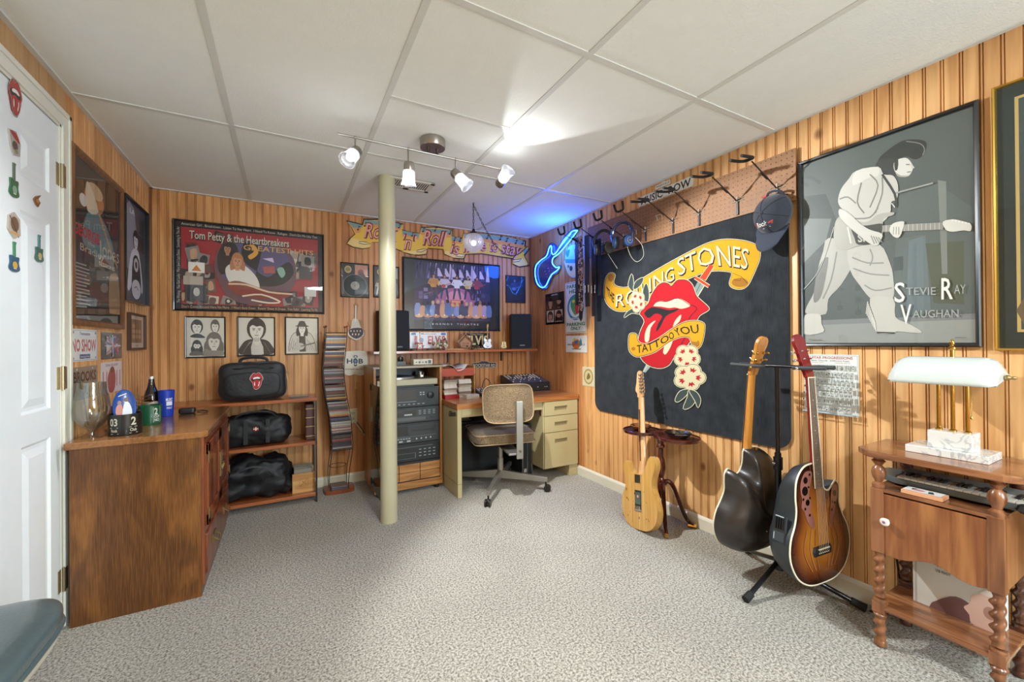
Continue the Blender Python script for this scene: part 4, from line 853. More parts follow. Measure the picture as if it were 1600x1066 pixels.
mk(WR, [(1247, 253), (1529, 155), (1532, 543), (1247, 541)], 'framed_poster', 'large black and white poster of a guitarist in a hat, black frame', 'poster', 0.016, 0.024, art=art_srv)
_l, _r, _b, _t = WR.rect([(1551, 138), (1599, 118), (1599, 549), (1551, 547)], 0.024)
def px_of(w, u, z, d=0.024):
    p = w.pt(u, z, d) - CAM; a = p.dot(CX); b = p.dot(CY); c = p.dot(_F1); return (800 + a / c * FPX, 533 - b / c * FPX)
def art_mirror(A):
    A.rect(0, 0, 1, 1, '#24302e'); A.rect(.07, .06, .93, .95, '#c2a765'); A.rect(.085, .07, .915, .94, '#3e4a4a'); A.poly([(.1, .08), (.2, .3), (.5, .35), (.8, .1)], '#6a5a44', 3); A.ell(.5, .6, .22, .2, '#55605f')
mk(WR, [px_of(WR, _l, _t), px_of(WR, _l - .6, _t), px_of(WR, _l - .6, _b), px_of(WR, _l, _b)], 'framed_picture', 'dark picture under reflective glass in a thin gold frame at the right edge', 'picture', 0.010, 0.024, fm=mat('gold_frame', '#c9a54c', 0.25, metal=0.9), art=art_mirror)
def art_chart(A):
    A.rect(0, 0, 1, 1, '#dcdfdc'); A.line([(.02, .02), (.98, .02), (.98, .98), (.02, .98)], .012, '#8fb0b8', True); A.t('GUITAR PROGRESSIONS', .06, .90, .925, .965, '#a8402c', .025); A.t('Basic Chords . Different Keys', .14, .84, .885, .908, '#3c5a64', .01)
    A.t('MAJOR KEYS', .15, .38, .855, .87, '#b05a3c'); A.t('MINOR KEYS', .58, .85, .855, .87, '#b05a3c')
    r = random.Random(9)
    for j in range(7):
        A.ell(.05, .79 - j * .112, .018, .018, '#5a6062', 8)
        for i in range(11):
            x, y = .1 + i * .078, .745 - j * .112; A.rect(x, y, x + .06, y + .085, '#c6cbc4', hold=True)
            for k in range(4): A.line([(x + .006 + k * .015, y + .01), (x + .006 + k * .015, y + .07)], .003, '#7c8280')
            for k in range(3): A.ell(x + .008 + r.random() * .045, y + .015 + r.random() * .05, .009, .009 * A.asp, '#2c3032', 6)
    A.rect(.05, .03, .95, .05, '#a8c4d0')
plate(WR, [(1257, 552.5), (1342, 556), (1342, 653), (1257, 642.5)], 'pale chord chart poster with red heading on the right wall', 'poster', art_chart, 'chord_chart', 0.0015, 0.0012, '#dcdfdc', M_GLOSS)
def art_faces4(A):
    A.rect(0, 0, 1, 1, '#131313'); A.t('MEMORIES', .34, .66, .92, .96, '#d8d4cc', .01)
    for i, (x, y, bg, sk, hr, bd) in enumerate(((.08, .5, '#4a2c22', '#c08a62', '#1c120e', None), (.53, .5, '#2c2a2a', '#b88058', '#120d0b', '#241712'), (.08, .07, '#b8a890', '#c89068', '#181210', None), (.53, .07, '#c4a27c', '#c0845c', '#2a1a12', '#3a241a'))):
        A.rect(x, y, x + .39, y + .38, bg); face(A, x + .2, y + .18, .24, .28, sk, hr, beard=bd, long=i % 2 == 1)
plate(WR, [(852, 461), (881.5, 454), (881.5, 506), (852, 507.5)], 'black tin sign with four faces in squares under the neon guitar', 'sign', art_faces4, 'tin_sign', 0.003, 0.002, '#d9c9b0', group='tin signs near the back corner')
def art_parrot(A):
    A.rect(0, 0, 1, 1, '#d9d8c6'); A.line([(.04, .02), (.96, .02), (.96, .98), (.04, .98)], .012, '#7a5a48', True)
    A.t('PARROT', .08, .92, .88, .95, '#2e7a48', .03); A.t('HEAD', .2, .8, .78, .85, '#2e7a48', .03); A.ell(.5, .5, .40, .25, '#3a7f9a', 26); A.ell(.5, .5, .32, .195, '#d5dcc6', 24)
    A.poly([(.28, .5), (.3, .66), (.5, .72), (.7, .64), (.6, .5), (.5, .34)], '#3f9a54', 3); A.poly([(.5, .6), (.66, .55), (.7, .42), (.55, .36), (.48, .46)], '#c8342c', 3); A.ell(.4, .62, .07, .03, '#e2c23c'); A.t('PARROTHEAD', .2, .8, .27, .30, '#d9d8c6', .02)
    A.t('PARKING', .07, .93, .145, .205, '#2e7a48', .03); A.t('ONLY', .26, .74, .065, .125, '#2e7a48', .03)
plate(WR, [(883, 443), (915.5, 436), (916, 519.5), (883.5, 522)], 'tall white and green tin sign with a parrot, PARKING ONLY below', 'sign', art_parrot, 'tin_sign', 0.003, 0.002, '#d9d8c6', group='tin signs near the back corner')
def art_marg(A): A.rect(0, 0, 1, 1, '#dcd9cf'); A.ell(.5, .5, .2, .3, '#c8683c'); A.poly([(.34, .62), (.4, .86), (.55, .7)], '#d9c24a', 2); A.poly([(.62, .4), (.72, .85), (.78, .45)], '#2f8a8a', 2); A.line([(.3, .2), (.72, .2)], .05, '#3f7a4a'); A.ell(.5, .62, .1, .1, '#4a6aa0'); A.t('MARGARITAVILLE', .1, .9, .42, .52, '#7a5c46', .01)
plate(WR, [(884, 526), (917, 523), (917, 551), (884, 550.5)], 'small white plate with a tropical drink below the parrot sign', 'licence plate', art_marg, 'tin_sign', 0.003, 0.002, '#dcd9cf', group='tin signs near the back corner')
ms = plate(WR, [(997.5, 309), (1083, 274), (1083, 291), (997.5, 323)], 'white street sign reading MUSIC ROW above the pegboard', 'sign', lambda A: (A.rect(0, 0, 1, 1, '#dfe0d6'), A.t('MUSIC', .05, .47, .14, .86, '#17181a', .02), A.t('ROW', .58, .96, .14, .86, '#17181a', .02)), 'street_sign', 0.004, 0.002, '#dfe0d6')
l2, r2, b2, t2 = WR.rect([(1024, 290), (1047.5, 281), (1047.5, 286.5), (1024, 297)], 0.004)
g = G(); A = Art(WR.pt, uvmap(l2, r2, b2, t2), 0.0036, g=g); A.poly([(0, 0), (1, 0), (1, 1), (.7, 1), (.55, 1.35), (.4, 1), (0, 1)], '#dfe0d6'); A.t('NASHVILLE', .06, .94, .35, .75, '#2a2b2d', .01); g.build('crest', M_PLATE, ms)
sw = plate(WR, [(909.5, 575), (928.5, 572), (928.5, 604), (909.5, 603.5)], 'brass outlet cover plate with a round bird medallion left of the black banner', 'wall plate', lambda A: (A.rect(0, 0, 1, 1, '#d3c9a2'), A.ell(.5, .5, .38, .4, '#a88850'), A.ell(.5, .5, .30, .32, '#cdbd88'), A.poly([(.35, .4), (.5, .7), (.66, .5), (.5, .35)], '#7a6a3c', 3)), 'medallion_plate', 0.006, 0.001, '#d3c9a2')
# round tropical sign
rd = thing('round_sign', 'round beach scene sign with a red parrot behind the guitar straps', 'sign', WR.pt(2.74, 1.66, 0.002))
cz = zc(820, 340, 4.843)
cutout(WR, cz, [(300 + 68 + 68 * math.cos(k * PI / 8), 330 + 130 * math.sin(k * PI / 8)) for k in range(16)], 0.002, 0.006, 'board', attrmat('sign_board', 0.5), rd, '#8a7a50')
g = G(); A = Art(WR.pt, pxmap(WR, 0.0064), 0.0064, g=g); A.c = cz; A.ell(368, 330, 64, 126, '#8fc0dc', 26); A.poly([(306, 320), (430, 320), (428, 380), (400, 430), (368, 452), (330, 430), (310, 380)], '#d9c48c', 3); A.poly([(306, 315), (432, 315), (432, 345), (306, 345)], '#3f86b8')
A.poly([(375, 240), (400, 250), (412, 290), (400, 350), (385, 330), (378, 280)], '#d03028', 3); A.poly([(385, 290), (405, 300), (400, 340), (388, 320)], '#e0b030', 2); A.poly([(310, 260), (340, 240), (335, 280), (320, 300)], '#2f7048', 2); A.ell(350, 385, 12, 20, '#2c3a30'); A.ell(330, 370, 8, 12, '#5a7a4a'); g.build('picture', attrmat('sign_board', 0.5), rd)

# neon guitar
ng = thing('neon_sign', 'glowing blue neon guitar sign on a clear backing near the back corner', 'neon sign', WR.pt(3.1, 1.45, 0.002))
gout = [(372, 88), (398, 92), (400, 108), (330, 195), (300, 215), (262, 262), (240, 300), (212, 320), (214, 350), (238, 370), (275, 360), (255, 410), (215, 440), (190, 500), (160, 538), (120, 530), (82, 490), (70, 420), (78, 360), (120, 320), (160, 280), (180, 220), (205, 195), (232, 205), (255, 225), (300, 150), (340, 110)]
cutout(WR, cz, [(230 + (x - 230) * 1.03, 310 + (y - 310) * 1.03) for x, y in gout], 0.012, 0.018, 'backing', mat('neon_backing', '#2a3f78', 0.15, coat=0.5), ng, None, 3)
def wtube(pts, d, r, cl=False):
    P = [WR.pt(*WR.uv(*cz(p), d), d) for p in pts]; P = spline(P, 4, cl); P = [V3((WR.val - d, p.y, p.z)) for p in P]; return P
M_NEON = emit('neon_tube', '#3a96ff', NEON)
g = G(); g.tube(wtube([(395, 98), (360, 104), (330, 135), (300, 165), (275, 205), (240, 262), (215, 280), (203, 262), (200, 215), (185, 228), (165, 290), (120, 325), (85, 365), (78, 430), (95, 500), (130, 530), (160, 515), (182, 470), (205, 430), (245, 400), (262, 375), (235, 378), (208, 345), (215, 305), (250, 280), (300, 225), (345, 170), (392, 108)], 0.035, 0, True), 0.0045, 8, closed=True)
g.tube(wtube([(350, 120), (310, 168), (262, 232)], 0.035, 0), 0.0042, 8)
g.build('glass_tube', M_NEON, ng, smooth=True)
g = G()
for k in range(14):
    p = [(150 + (k * 37 % 60), 380 + (k * 23 % 90))][0]; q = WR.pt(*WR.uv(*cz(p), 0.02), 0.02); g.sph(q, 0.0022, 6)
for p in ((120, 350), (130, 500), (250, 280), (340, 140)): q = WR.uv(*cz(p)); g.cyl(WR.pt(*q, 0.001), WR.pt(*q, 0.034), 0.003, n=8)
g.build('stud', mat('pale_stud', '#c9d6f0', 0.4), ng)
q = WR.pt(*WR.uv(*cz((250, 230)), 0.10), 0.12) + V3((0, 0, 0.02)); lamp('POINT', q, L_NEON, (0.02, 0.14, 1.0), shadow_soft_size=0.12)

# pegboard with hooks
pb = thing('pegboard', 'long brown pegboard strip mounted high on the right wall', 'pegboard', (XR, 1.9, 1.83))
PBX = XR - 0.022; m, nt, b = newmat('pegboard_brown'); N = nt.nodes; L = nt.links
b.inputs['Roughness'].default_value = 0.6; tc = N.new('ShaderNodeTexCoord'); n1 = N.new('ShaderNodeTexNoise'); n1.inputs['Scale'].default_value = 60; cr = N.new('ShaderNodeValToRGB'); cr.color_ramp.elements[0].color = lin('#7a5232'); cr.color_ramp.elements[1].color = lin('#946a42')
L.new(tc.outputs['Object'], n1.inputs[0]); L.new(n1.outputs[0], cr.inputs[0]); L.new(cr.outputs[0], b.inputs['Base Color']); M_PEG = m
G().box(PBX, PBX + 0.005, 1.095, 2.68, 1.823, 2.078).build('board', M_PEG, pb)
g = G(); A = Art(WR.pt, lambda x, y: (x, y), 0.0224, eps=0, g=g)
for i in range(62):
    for j in range(10): A.ell(1.11 + i * 0.0254, 1.838 + j * 0.0254, 0.0032, 0.0032, '#241408', 7)
g.build('holes', M_PRINT, pb)
for z in (1.83, 2.058): G().box(PBX + 0.005, XR, 1.11, 2.67, z, z + .02).build('furring_strip', M_OAK, pb)
HOOKY = [1.18, 1.39, 1.63, 1.82, 2.05, 2.26, 2.49, 2.70]
M_HM = mat('dark_steel', '#3c2e26', 0.4, metal=0.6); M_FOAM = mat('black_foam', '#161514', 0.8, bump=0.2, bscale=400); M_ZN = mat('zinc_wire', '#d8d2c4', 0.35, metal=0.7)
HL = ['nearest the big poster', 'second from the right, above the cap', 'above the right half of the street sign', 'at the left end of the street sign', 'holding the blue headphones', 'holding the black headphones', 'carrying the animal print strap', 'farthest, over the neon guitar']
for i, y in enumerate(HOOKY):
    h = thing('guitar_hook', 'black forked guitar hook on the pegboard, ' + HL[i], 'hook', (PBX, y, 1.86), group='guitar hooks along the pegboard')
    zb = 1.905; xf = PBX
    if i == 7: zb = 1.93
    M_ = G(); M_.cyl((xf - 0.006, y, zb), (1.965, y, 2.0), 0.0035, n=8); M_.cyl((xf - 0.09, y, zb + 0.035), (xf - 0.14, y, zb + 0.055), 0.006, n=8); M_.build('arm', M_HM, h, smooth=True)
    M_ = G(); M_.box(xf - 0.008, xf - 0.002, y - 0.006, y + 0.006, zb - 0.075, zb + 0.01); M_.build('back_bar', M_BLK2, h, bev=0.001)
    M_ = G()
    for dz in (0.0, 0.014): M_.cyl((xf - 0.005, y - 0.035, zb + dz), (xf - 0.005, y + 0.035, zb + dz), 0.0018, n=6)
    M_.cyl((xf - 0.009, y, zb - 0.01), (xf - 0.009, y, zb + 0.025), 0.003, n=6); M_.build('wire_bracket', M_ZN, h)
    c = V3((1.945, y, 2.005)); FK = ((-0.105, 0.028, 0.006), (-0.05, 0.028, 0.002), (-0.012, 0.024, 0), (0, 0.010, 0), (0, -0.010, 0), (-0.012, -0.024, 0), (-0.05, -0.028, 0.002), (-0.105, -0.028, 0.006))
    if i >= 4: FK = ((-0.018, 0.040, 0.052), (-0.012, 0.038, 0.03), (-0.004, 0.032, 0.006), (0, 0.015, 0), (0, -0.015, 0), (-0.004, -0.032, 0.006), (-0.012, -0.038, 0.03), (-0.018, -0.040, 0.052))
    U_ = [c + V3((p[0], p[1], p[2] - (0.2 * abs(p[0]) if i < 4 else 0))) for p in FK]
    G().tube(spline(U_, 3, False), 0.0075, 8).build('foam_fork', M_FOAM, h, smooth=True)
for (y, z) in ((1.93, 1.975), (2.16, 1.93)):
    w_ = G().tube([(PBX, y + .02, z - .03), (PBX - .004, y + .02, z), (PBX - .02, y + .02, z), (PBX - .02, y - .02, z), (PBX - .004, y - .02, z), (PBX, y - .02, z - .03)], 0.0018, 6).build('wire_peg', M_ZN)
    tag(w_, 'small bent silver wire peg in the pegboard ' + ('left of the street sign' if y < 2 else 'beside the blue headphones'), 'peg', 'loose wire pegs')

# towel banner
TW = 0.012
towel = thing('wall_banner', 'large black towel banner with red lips, tongue and yellow ribbons on the right wall', 'banner', WR.pt(1.88, 0.6, 0.003))
l, r, bt, tp = WR.rect([(930, 378), (1228, 318), (1234, 697), (931, 637)], TW)
r = 1.138; bt = 0.592; tp = 1.845; l = 2.612
m, nt, b = newmat('towel_black'); N = nt.nodes; L = nt.links
tc = N.new('ShaderNodeTexCoord'); mp = N.new('ShaderNodeMapping'); mp.inputs['Scale'].default_value = (1, 300, 12); n1 = N.new('ShaderNodeTexNoise'); n1.inputs['Scale'].default_value = 1; n3 = N.new('ShaderNodeTexNoise'); n3.inputs['Scale'].default_value = 14; n3.inputs['Detail'].default_value = 5
L.new(tc.outputs['Object'], mp.inputs[0]); L.new(mp.outputs[0], n1.inputs[0]); L.new(tc.outputs['Object'], n3.inputs[0])
ad = N.new('ShaderNodeMath'); ad.operation = 'ADD'; L.new(n1.outputs[0], ad.inputs[0]); L.new(n3.outputs[0], ad.inputs[1]); hf_ = N.new('ShaderNodeMath'); hf_.operation = 'MULTIPLY'; hf_.inputs[1].default_value = 0.5; L.new(ad.outputs[0], hf_.inputs[0])
cr = N.new('ShaderNodeValToRGB'); cr.color_ramp.elements[0].position = 0.35; cr.color_ramp.elements[1].position = 0.7; cr.color_ramp.elements[0].color = lin('#1b1e22'); cr.color_ramp.elements[1].color = lin('#33373b'); L.new(hf_.outputs[0], cr.inputs[0]); L.new(cr.outputs[0], b.inputs['Base Color'])
b.inputs['Roughness'].default_value = 0.95; b.inputs['Sheen Weight'].default_value = 0.25; b.inputs['Specular IOR Level'].default_value = 0.1; M_TOW = m
g = G(); nx, nz = 60, 50; rc_ = 0.07
P = []
for (cu, cz_, a0) in ((r + rc_, bt + rc_, 180), (l - rc_, bt + rc_, 270), (l - 0.01, tp - 0.01, 0), (r + rc_, tp - rc_, 90)):
    rad = rc_ if cu != l - 0.01 else 0.01
    for k in range(7): a = math.radians(a0 + k * 15); P.append((cu + rad * math.cos(a), cz_ + rad * math.sin(a)))
n = len(P); vs = [WR.pt(u, z, d) for d in (0.003, TW) for u, z in P]
tri = tessellate_polygon([[V3((a, b_, 0)) for a, b_ in P]])
g.add(vs, [tuple(t) for t in tri] + [tuple(i + n for i in t) for t in tri] + [(i, (i + 1) % n, (i + 1) % n + n, i + n) for i in range(n)])
g.build('cloth', M_TOW, towel)
g = G(); g.tube([WR.pt(u, z, TW) for u, z in P], 0.003, 6, closed=True); g.build('hem', mat('towel_hem', '#20232a', 0.9), towel)
g = G(); A = Art(WR.pt, pxmap(WR, TW), TW + 0.0004, eps=0.00006, g=g)
z1, z2 = zc(940, 370, 6.154), zc(960, 420, 4.635)
YEL, CRM, BRN, DK, RD, SLT = '#c9900e', '#c4bd9c', '#96641a', '#131416', '#ae0716', '#35423f'
A.c = z1
bo = [(55, 375), (90, 350), (128, 368), (112, 440), (150, 480), (240, 490), (330, 450), (400, 400), (550, 310), (700, 225), (850, 145), (1000, 72), (1100, 40), (1200, 27), (1320, 33), (1420, 52), (1490, 85), (1522, 130), (1518, 210), (1490, 290), (1455, 370), (1415, 450), (1370, 492), (1310, 502), (1250, 482), (1232, 440), (1255, 352), (1200, 330), (1090, 325), (980, 345), (850, 395), (700, 460), (560, 540), (440, 650), (300, 695), (200, 716), (120, 700), (60, 650), (28, 570), (30, 450)]
A.line(bo, 16, CRM, True, 3); A.poly(bo, YEL, 3); A.line(bo, 4, '#241c08', True, 3)
A.poly([(60, 385), (88, 358), (122, 378), (98, 432), (70, 420)], BRN, 3); A.ell(1330, 440, 80, 45, BRN); A.line([(1262, 350), (1345, 385), (1335, 420), (1270, 415)], 4, '#241c08'); A.line([(1345, 385), (1405, 450)], 4, '#241c08')
def rl(s, b_, t_, w):
    A.txt(s, b_, t_, DK, w, off=(10, 12)); A.txt(s, b_, t_, DK, w + .02, off=(4, 6)); A.txt(s, b_, t_, CRM, w)
A.txt('THE', [(58, 562), (118, 640)], [(45, 480), (125, 560)], DK, .03)
rl('ROLLING', [(135, 675), (300, 655), (400, 570), (560, 480), (700, 415)], [(140, 560), (300, 505), (390, 440), (560, 340), (690, 285)], .0)
rl('STONES', [(740, 375), (870, 325), (1000, 275), (1180, 280), (1290, 290), (1400, 315)], [(725, 220), (850, 155), (980, 105), (1150, 82), (1290, 90), (1420, 120)], .0)
for q in ([(290, 358), (258, 455), (275, 500), (305, 520), (308, 430)], [(398, 393), (330, 430), (308, 500), (350, 490), (392, 440)], [(218, 778), (250, 720), (330, 680), (400, 700), (370, 742), (290, 735)], [(430, 450), (400, 520), (410, 600), (450, 620), (455, 520)]):
    A.line(q, 10, CRM, True, 3); A.poly(q, SLT, 3); A.line([q[0], q[2]], 3, DK)
A.poly([(925, 435), (985, 465), (915, 590), (880, 520)], '#74847e'); A.line([(955, 450), (900, 555)], 4, DK); A.line([(990, 470), (920, 585)], 8, CRM)
A.line([(1035, 275), (1080, 290), (1000, 420), (950, 395)], 12, CRM, True); A.poly([(1035, 272), (1060, 268), (1078, 290), (1000, 420), (948, 395)], '#c43a14'); A.line([(900, 392), (1035, 478)], 38, CRM); A.line([(900, 392), (1035, 478)], 26, '#c43a14')
A.c = z2
lips = [(190, 325), (212, 290), (250, 250), (270, 195), (312, 130), (350, 103), (390, 108), (415, 128), (450, 90), (490, 80), (530, 88), (565, 122), (590, 190), (620, 225), (682, 282), (670, 305), (620, 335), (595, 378), (580, 450), (545, 530), (480, 605), (430, 640), (400, 690), (350, 716), (290, 712), (240, 690), (200, 650), (180, 590), (180, 510), (195, 450), (222, 385), (205, 345)]
A.poly([(235, 685), (272, 700), (228, 752), (205, 748)], '#8b9a96'); A.line([(245, 690), (212, 745)], 5, CRM)
A.line(lips, 16, CRM, True, 3); A.line(lips, 7, DK, True, 3); A.poly(lips, RD, 3)
A.poly([(218, 322), (270, 280), (340, 288), (400, 300), (470, 288), (440, 312), (375, 345), (335, 420), (305, 456), (318, 400), (348, 345), (300, 325), (252, 358)], '#17191b', 3)
A.poly([(282, 268), (315, 238), (345, 234), (385, 238), (420, 224), (465, 214), (510, 232), (552, 268), (490, 290), (440, 280), (400, 285), (340, 275)], CRM, 3); A.line([(282, 268), (315, 238), (385, 238), (465, 214), (552, 268)], 4, DK, smooth=3)
A.line([(560, 262), (600, 290), (550, 350), (530, 420)], 6, '#4a0a12', smooth=3); A.line([(530, 470), (480, 560), (445, 630)], 6, '#4a0a12', smooth=3)
for q in ([(302, 375), (265, 430), (252, 520), (226, 530), (222, 480), (248, 412)], [(487, 335), (474, 380), (428, 420), (440, 380), (468, 345)], [(428, 495), (412, 560), (375, 620), (355, 605), (368, 555), (395, 510)]): A.poly(q, CRM, 3)
tb = [(110, 485), (130, 468), (162, 478), (178, 530), (240, 545), (330, 500), (430, 430), (520, 385), (600, 378), (648, 395), (656, 430), (642, 520), (612, 575), (572, 568), (546, 500), (480, 495), (400, 530), (300, 600), (230, 625), (160, 636), (115, 600), (106, 550)]
A.line(tb, 12, CRM, True, 3); A.poly(tb, YEL, 3); A.line(tb, 4, '#241c08', True, 3); A.ell(590, 542, 30, 28, BRN); A.ell(140, 580, 15, 13, BRN)
A.poly([(570, 500), (610, 510), (600, 530), (568, 528)], YEL)
A.txt('TATTOO YOU', [(165, 612), (270, 592), (400, 520), (480, 478), (615, 465)], [(165, 555), (260, 540), (390, 475), (450, 430), (610, 402)], '#2a1c10', .012)
def flower(cx, cy, rx, ry, rot=0):
    for pas, (k, c) in enumerate(((1.16, CRM), (1.06, DK), (1.0, '#c4bb96'))):
        for j in range(5): a = rot + j * 2 * PI / 5; A.ell(cx + rx * .55 * math.cos(a), cy + ry * .55 * math.sin(a), rx * .52 * k, ry * .52 * k, c, 14)
    A.ell(cx, cy, rx * .5, ry * .5, '#c4bb96', 14)
    for j in range(5):
        a = rot + j * 2 * PI / 5; A.poly([(cx + rx * q * math.cos(a + w), cy + ry * q * math.sin(a + w)) for q, w in ((.42, -.25), (.5, 0), (.42, .25), (.78, .3), (.66, .1), (.84, 0), (.66, -.12), (.78, -.32))], '#a81420')
flower(530, 640, 88, 85, .3); flower(548, 785, 108, 90, .1); flower(170, 238, 55, 72, .5)
for q in ([(545, 876), (480, 888), (446, 950), (470, 962), (522, 920)], [(545, 880), (535, 930), (505, 1012), (555, 1002), (590, 950)], [(548, 880), (600, 895), (630, 950), (612, 1005), (590, 955)]):
    A.line(q, 10, CRM, True, 3); A.poly(q, SLT, 3)
g.build('print', attrmat('towel_print', 0.9), towel)
# ================================================================== FURNITURE AND THINGS
def softbox(g, c, size, e=4.0, n=14, lump=0.0, seed=0, col=None, M=None, ls=9.0):
    """rounded, slightly lumpy box: superellipsoid on a cube grid."""
    from mathutils import noise
    c = V3(c); vs = []; fs = []; idx = {}
    def put(i, j, k):
        key = (i, j, k)
        if key in idx: return idx[key]
        p = V3((2 * i / n - 1, 2 * j / n - 1, 2 * k / n - 1)); l = (abs(p.x) ** e + abs(p.y) ** e + abs(p.z) ** e) ** (1 / e); p = p / l
        q = V3((p.x * size[0] / 2, p.y * size[1] / 2, p.z * size[2] / 2))
        if lump: q += p.normalized() * lump * noise.noise(q * ls + V3((seed, seed * 2.1, 0))); q += p.normalized() * lump * .4 * noise.noise(q * ls * 3 + V3((seed, 0, 3)))
        idx[key] = len(vs); vs.append(c + q); return idx[key]
    for a in range(n):
        for b in range(n):
            for k in (0, n):
                fs.append((put(a, b, k), put(a + 1, b, k), put(a + 1, b + 1, k), put(a, b + 1, k))[::1 if k else -1])
                fs.append((put(a, k, b), put(a + 1, k, b), put(a + 1, k, b + 1), put(a, k, b + 1))[::-1 if k else 1])
                fs.append((put(k, a, b), put(k, a + 1, b), put(k, a + 1, b + 1), put(k, a, b + 1))[::1 if k else -1])
    return g.add(vs, fs, col, M=M)
def boxthing(name, label, cat, dims, m, bev=0.002, group=None):
    return tag(G().box(*dims).build(name, m, bev=bev), label, cat, group)

# ---- left cabinet ----
M_CAB = wood('figured_walnut', '#573212', '#95602c', rough=0.35, coat=0.15, sc=(7, 7, 2.6), fine=230, ring=1.3, bump=0.1)
M_CTOP = wood('cabinet_top_wood', '#6a3f20', '#9c6a3c', rough=0.25, coat=0.3, sc=(8, 1.6, 8), fine=90, ring=2)
M_CRED = wood('red_brown_wood', '#6a3018', '#94502c', rough=0.3, coat=0.3, sc=(14, 14, 1.6), fine=90)
M_ABR = mat('aged_brass', '#a58f60', 0.35, metal=0.85)
cb = thing('storage_cabinet', 'dark figured wood cabinet with brass fittings standing against the left wall', 'cabinet', (-0.57, 2.75, 0))
G().box(-0.775, -0.345, 2.32, 3.18, 0.0, 0.722).build('body', M_CAB, cb, bev=0.002)
g = G(); g.prism([(-0.785, 2.30), (-0.345, 2.30), (-0.318, 2.32), (-0.318, 3.17), (-0.345, 3.19), (-0.785, 3.19)], 0.722, 0.75); g.build('top', M_CTOP, cb, bev=0.004)
g = G(); x0, x1 = -0.345, -0.334
for a in ((2.32, 2.355, 0.05, 0.722), (3.145, 3.18, 0.05, 0.722), (2.355, 3.145, 0.685, 0.722), (2.355, 3.145, 0.05, 0.08), (2.355, 3.145, 0.27, 0.30)): g.box(x0, x1, *a)
g.build('face_frame', M_CRED, cb, bev=0.002)
for y0, y1, s in ((2.36, 2.748, 1), (2.752, 3.14, -1)):
    g = G(); g.box(x0, -0.332, y0, y1, 0.305, 0.68)
    for a in ((y0, y0 + .05, .305, .68), (y1 - .05, y1, .305, .68), (y0, y1, .63, .68), (y0, y1, .305, .355)): g.box(-0.332, -0.322, *a)
    d = g.build('door', M_CRED, cb, bev=0.002)
    hy = y1 - 0.02 if s == 1 else y0 + 0.02
    h = G(); h.box(-0.322, -0.316, hy - 0.016, hy + 0.016, 0.43, 0.56); h.torus((-0.312, hy, 0.48), 0.02, 0.003, ax='x'); h.build('latch_plate', M_ABR, d, bev=0.001)
    for z in (0.36, 0.62):
        hy = y0 + 0.005 if s == 1 else y1 - 0.005; G().box(-0.323, -0.319, hy - 0.012, hy + 0.012, z - 0.025, z + 0.025).build('hinge', M_ABR, d, bev=0.001)
d = G().box(x0, -0.328, 2.36, 3.14, 0.085, 0.265).build('drawer', M_CRED, cb, bev=0.003)
for y in (2.55, 2.95):
    h = G(); h.box(-0.328, -0.324, y - 0.045, y + 0.045, 0.16, 0.20); h.tube([(-0.324, y - 0.035, 0.185), (-0.306, y - 0.035, 0.17), (-0.304, y, 0.155), (-0.306, y + 0.035, 0.17), (-0.324, y + 0.035, 0.185)], 0.003, 6); h.build('bail_pull', M_ABR, d, smooth=True)

M_CLR = glassmat('clear_glass', '#f2f5f2', 0.14, 0.02)
ZC = 0.7505
def cup(name, label, cat, c, r0, r1, h, m, handle=None, group=None, liquid=None, th=0.003, foot=0.0):
    t = thing(name, label, cat, c, group=group)
    g = G(); g.lathe([(0.001, 0), (r0, 0), (r0 + .001, .003), ((r0 + r1) / 2, h / 2), (r1, h - .001), (r1 - th / 2, h), (r1 - th, h - .001), (r0 - th, .006), (0.001, .005)], c, 28, cap=False); g.build('bowl', m, t, smooth=True)
    if handle is not None:
        a = handle; cx, cy = c[0] + math.cos(a) * r1 * .95, c[1] + math.sin(a) * r1 * .95; P = []
        for k in range(9): b = -PI / 2 + PI * k / 8; P.append((cx + math.cos(a) * .028 * math.cos(b), cy + math.sin(a) * .028 * math.cos(b), c[2] + h * .5 + h * .32 * math.sin(b)))
        G().tube(P, 0.005, 8).build('handle', m, t, smooth=True)
    return t
gb = thing('glass_goblet', 'tall clear footed glass goblet at the near end of the cabinet top', 'glass', (-0.73, 2.40, ZC))
G().lathe([(0.034, 0), (0.034, 0.003), (0.008, 0.010), (0.006, 0.022), (0.014, 0.032), (0.040, 0.055), (0.056, 0.085), (0.060, 0.12), (0.055, 0.16), (0.047, 0.205), (0.045, 0.235), (0.043, 0.235), (0.045, 0.20), (0.053, 0.16), (0.058, 0.12), (0.054, 0.087), (0.038, 0.058), (0.001, 0.036)], (-0.73, 2.40, ZC), 32, cap=False).build('glass_vessel', M_CLR, gb, smooth=True)
tag(G().cyl((-0.745, 2.41, ZC + 0.05), (-0.765, 2.39, ZC + 0.27), 0.002, n=6).build('stirring_rod', mat('stirrer', '#4a4640', 0.4)), 'thin dark stirring rod leaning in the clear goblet', 'stirrer')
tag(G().lathe([(0.036, 0), (0.038, 0.004), (0.042, 0.012), (0.040, 0.014), (0.036, 0.008), (0.001, 0.006)], (-0.68, 2.50, ZC), 28, cap=False).build('glass_dish', M_CLR, smooth=True), 'small clear glass dish between the goblet and the black mug', 'dish')
def onlathe(c, r, d=0.0006):   # print on a round body: u metres around, v height; 0 faces the camera
    a0 = math.atan2(CAM.y - c[1], CAM.x - c[0]); return lambda u, v, dd=0: V3((c[0] + (r + d + dd) * math.cos(a0 - u / r * -1), c[1] + (r + d + dd) * math.sin(a0 + u / r), c[2] + v))
bc = (-0.628, 2.42, ZC)
t = cup('mug', 'black mug with cream numerals holding a blue plate, on the cabinet', 'mug', bc, 0.056, 0.057, 0.092, mat('black_ceramic', '#1c1e1c', 0.3, coat=0.3))
